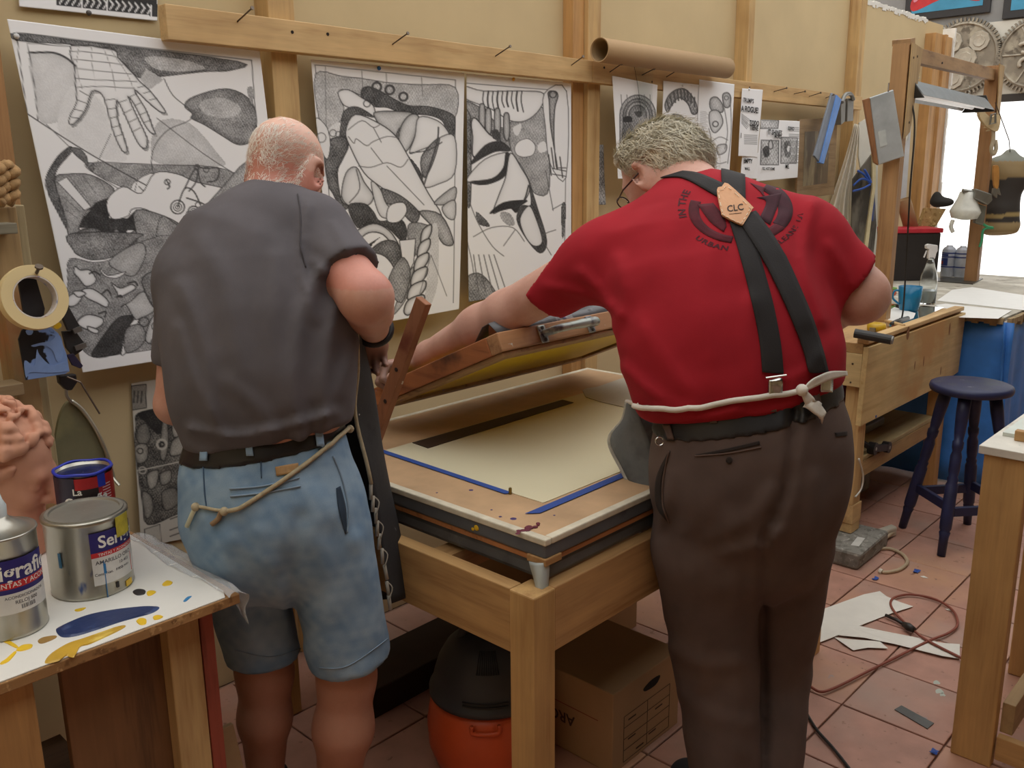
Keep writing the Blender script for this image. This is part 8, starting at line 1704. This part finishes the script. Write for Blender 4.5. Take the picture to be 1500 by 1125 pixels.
# ------------------------------------------------------------------ things lying on the floor
FZ = .0075
def fl(l, z=FZ): return [az(1150 + x * .2888, 800 + y * .2888, z) for x, y in l]
PW = plain('torn_white_paper', 'dedad0', .8, var=.04, scale=9)
for pts, lab, z in (([(120, 345), (210, 320), (300, 285), (400, 250), (480, 235), (515, 258), (580, 290), (650, 310), (600, 328), (545, 345), (470, 372), (380, 410), (300, 445), (245, 468), (180, 492), (130, 480)], 'large torn white paper piece on the tiles beside the concrete block', .0),
                    ([(250, 455), (320, 418), (380, 413), (500, 440), (650, 470), (800, 498), (885, 508), (885, 578), (800, 568), (690, 540), (560, 505), (400, 475)], 'long torn white paper strip lying on the tiles under the red cord', .0022),
                    ([(250, 465), (330, 480), (480, 488), (522, 525), (420, 522), (345, 532), (300, 505)], 'small torn white paper corner lying under the long strip', .0)):
    P = fl(pts); G_ = np.array(P); c = G_.mean(0); V = [p + (0, 0, z + .001 + .004 * abs(math.sin(i * 1.3))) for i, p in enumerate(P)]; tag(B().prism(V, (0, 0, .0012)).mk('torn_paper', PW), lab, 'paper')
RC = plain('red_brown_cord', '8a4a3a', .6); 
cdp = fl([(-60, 640), (60, 690), (120, 708), (180, 738), (260, 715), (400, 645), (560, 565), (730, 480), (830, 440), (875, 395), (850, 325), (760, 268), (640, 245), (560, 258), (535, 290), (560, 340), (620, 400)], FZ + .009)
ec_ = thing('extension_cord', 'red-brown extension cord looped over the torn paper on the tiles', 'cord', cdp[8]); B().tube(spline(cdp, 6), .0045, 7).mk('cord', RC, ec_, smooth=True)
cd2 = fl([(650, 425), (700, 465), (780, 510), (880, 560), (960, 600)], FZ + .012); B().tube(spline(cd2, 5), .0045, 7).mk('cord', RC, ec_, smooth=True)
pq = fl([(600, 395), (655, 425)], FZ + .018); B().tube([pq[0], (pq[0] + pq[1]) / 2, pq[1]], [.009, .015, .010], 10).mk('plug', plain('black_plug', '2a2420', .5), ec_, smooth=True); pq2 = fl([(510, 350), (560, 372), (605, 398)], FZ + .010); B().tube(pq2, .006, 7).mk('black_lead', MATS['black_plug'], ec_, smooth=True)
bc2 = fl([(60, 760), (100, 830), (160, 930), (240, 1020), (320, 1120), (360, 1180)], FZ + .006); tag(B().tube(spline(bc2, 5), .0045, 7).mk('black_cable', MATS['black_cord'], smooth=True), 'black cable running across the tiles beside the brown trousers', 'cable')
tag(B().prism(fl([(555, 830), (590, 810), (755, 900), (722, 928)]), (0, 0, .002)).mk('metal_strip', plain('dark_strip_metal', '5c5b58', .4, .6)), 'short dark metal strip lying alone on the tiles', 'metal strip')
for i, (x, y, lab) in enumerate(((757, 1046, 'crumpled blue tape bit on the tiles beside the side table leg'), (459, 167, 'blue tape bit on the tiles beside the concrete block'), (668, 131, 'blue tape bit on the tiles near the stool'))):
    p = fl([(x, y)])[0]; g = np.random.default_rng(i); G = np.array([[p + np.array([(a - 1.5) * .009 + g.normal(0, .002), (b - 1) * .009 + g.normal(0, .002), .002 + abs(g.normal(0, .004))]) for b in range(3)] for a in range(4)]); V, F = thick(G, .001); tag(mk('tape_scrap', V, F, BLUE), lab, 'tape scrap')
for x, y, lab in ((705, 160, 'white paper chip on the tiles near the stool foot'), (832, 326, 'white paper chip on the tiles inside the cord loop')):
    P = fl([(x - 22, y - 6), (x, y - 8), (x + 22, y + 4), (x - 4, y + 1)]); tag(B().prism(P, (0, 0, .0015)).mk('paper_chip', PW), lab, 'paper')
sp = fl([(770, 690), (785, 735), (800, 752)])
for p, s in zip(sp, (1, 1.2, .8)): S = spline([p + np.array([.012 * s * math.cos(t) * (1 + .4 * math.sin(3 * t)), .01 * s * math.sin(t), -.0012]) for t in np.linspace(0, 6.28, 9, endpoint=False)], 3, True); mk('paint_spot', [*S, ], [tuple(range(len(S)))], plain('dried_paint', 'b9c0b4', .7), floor)
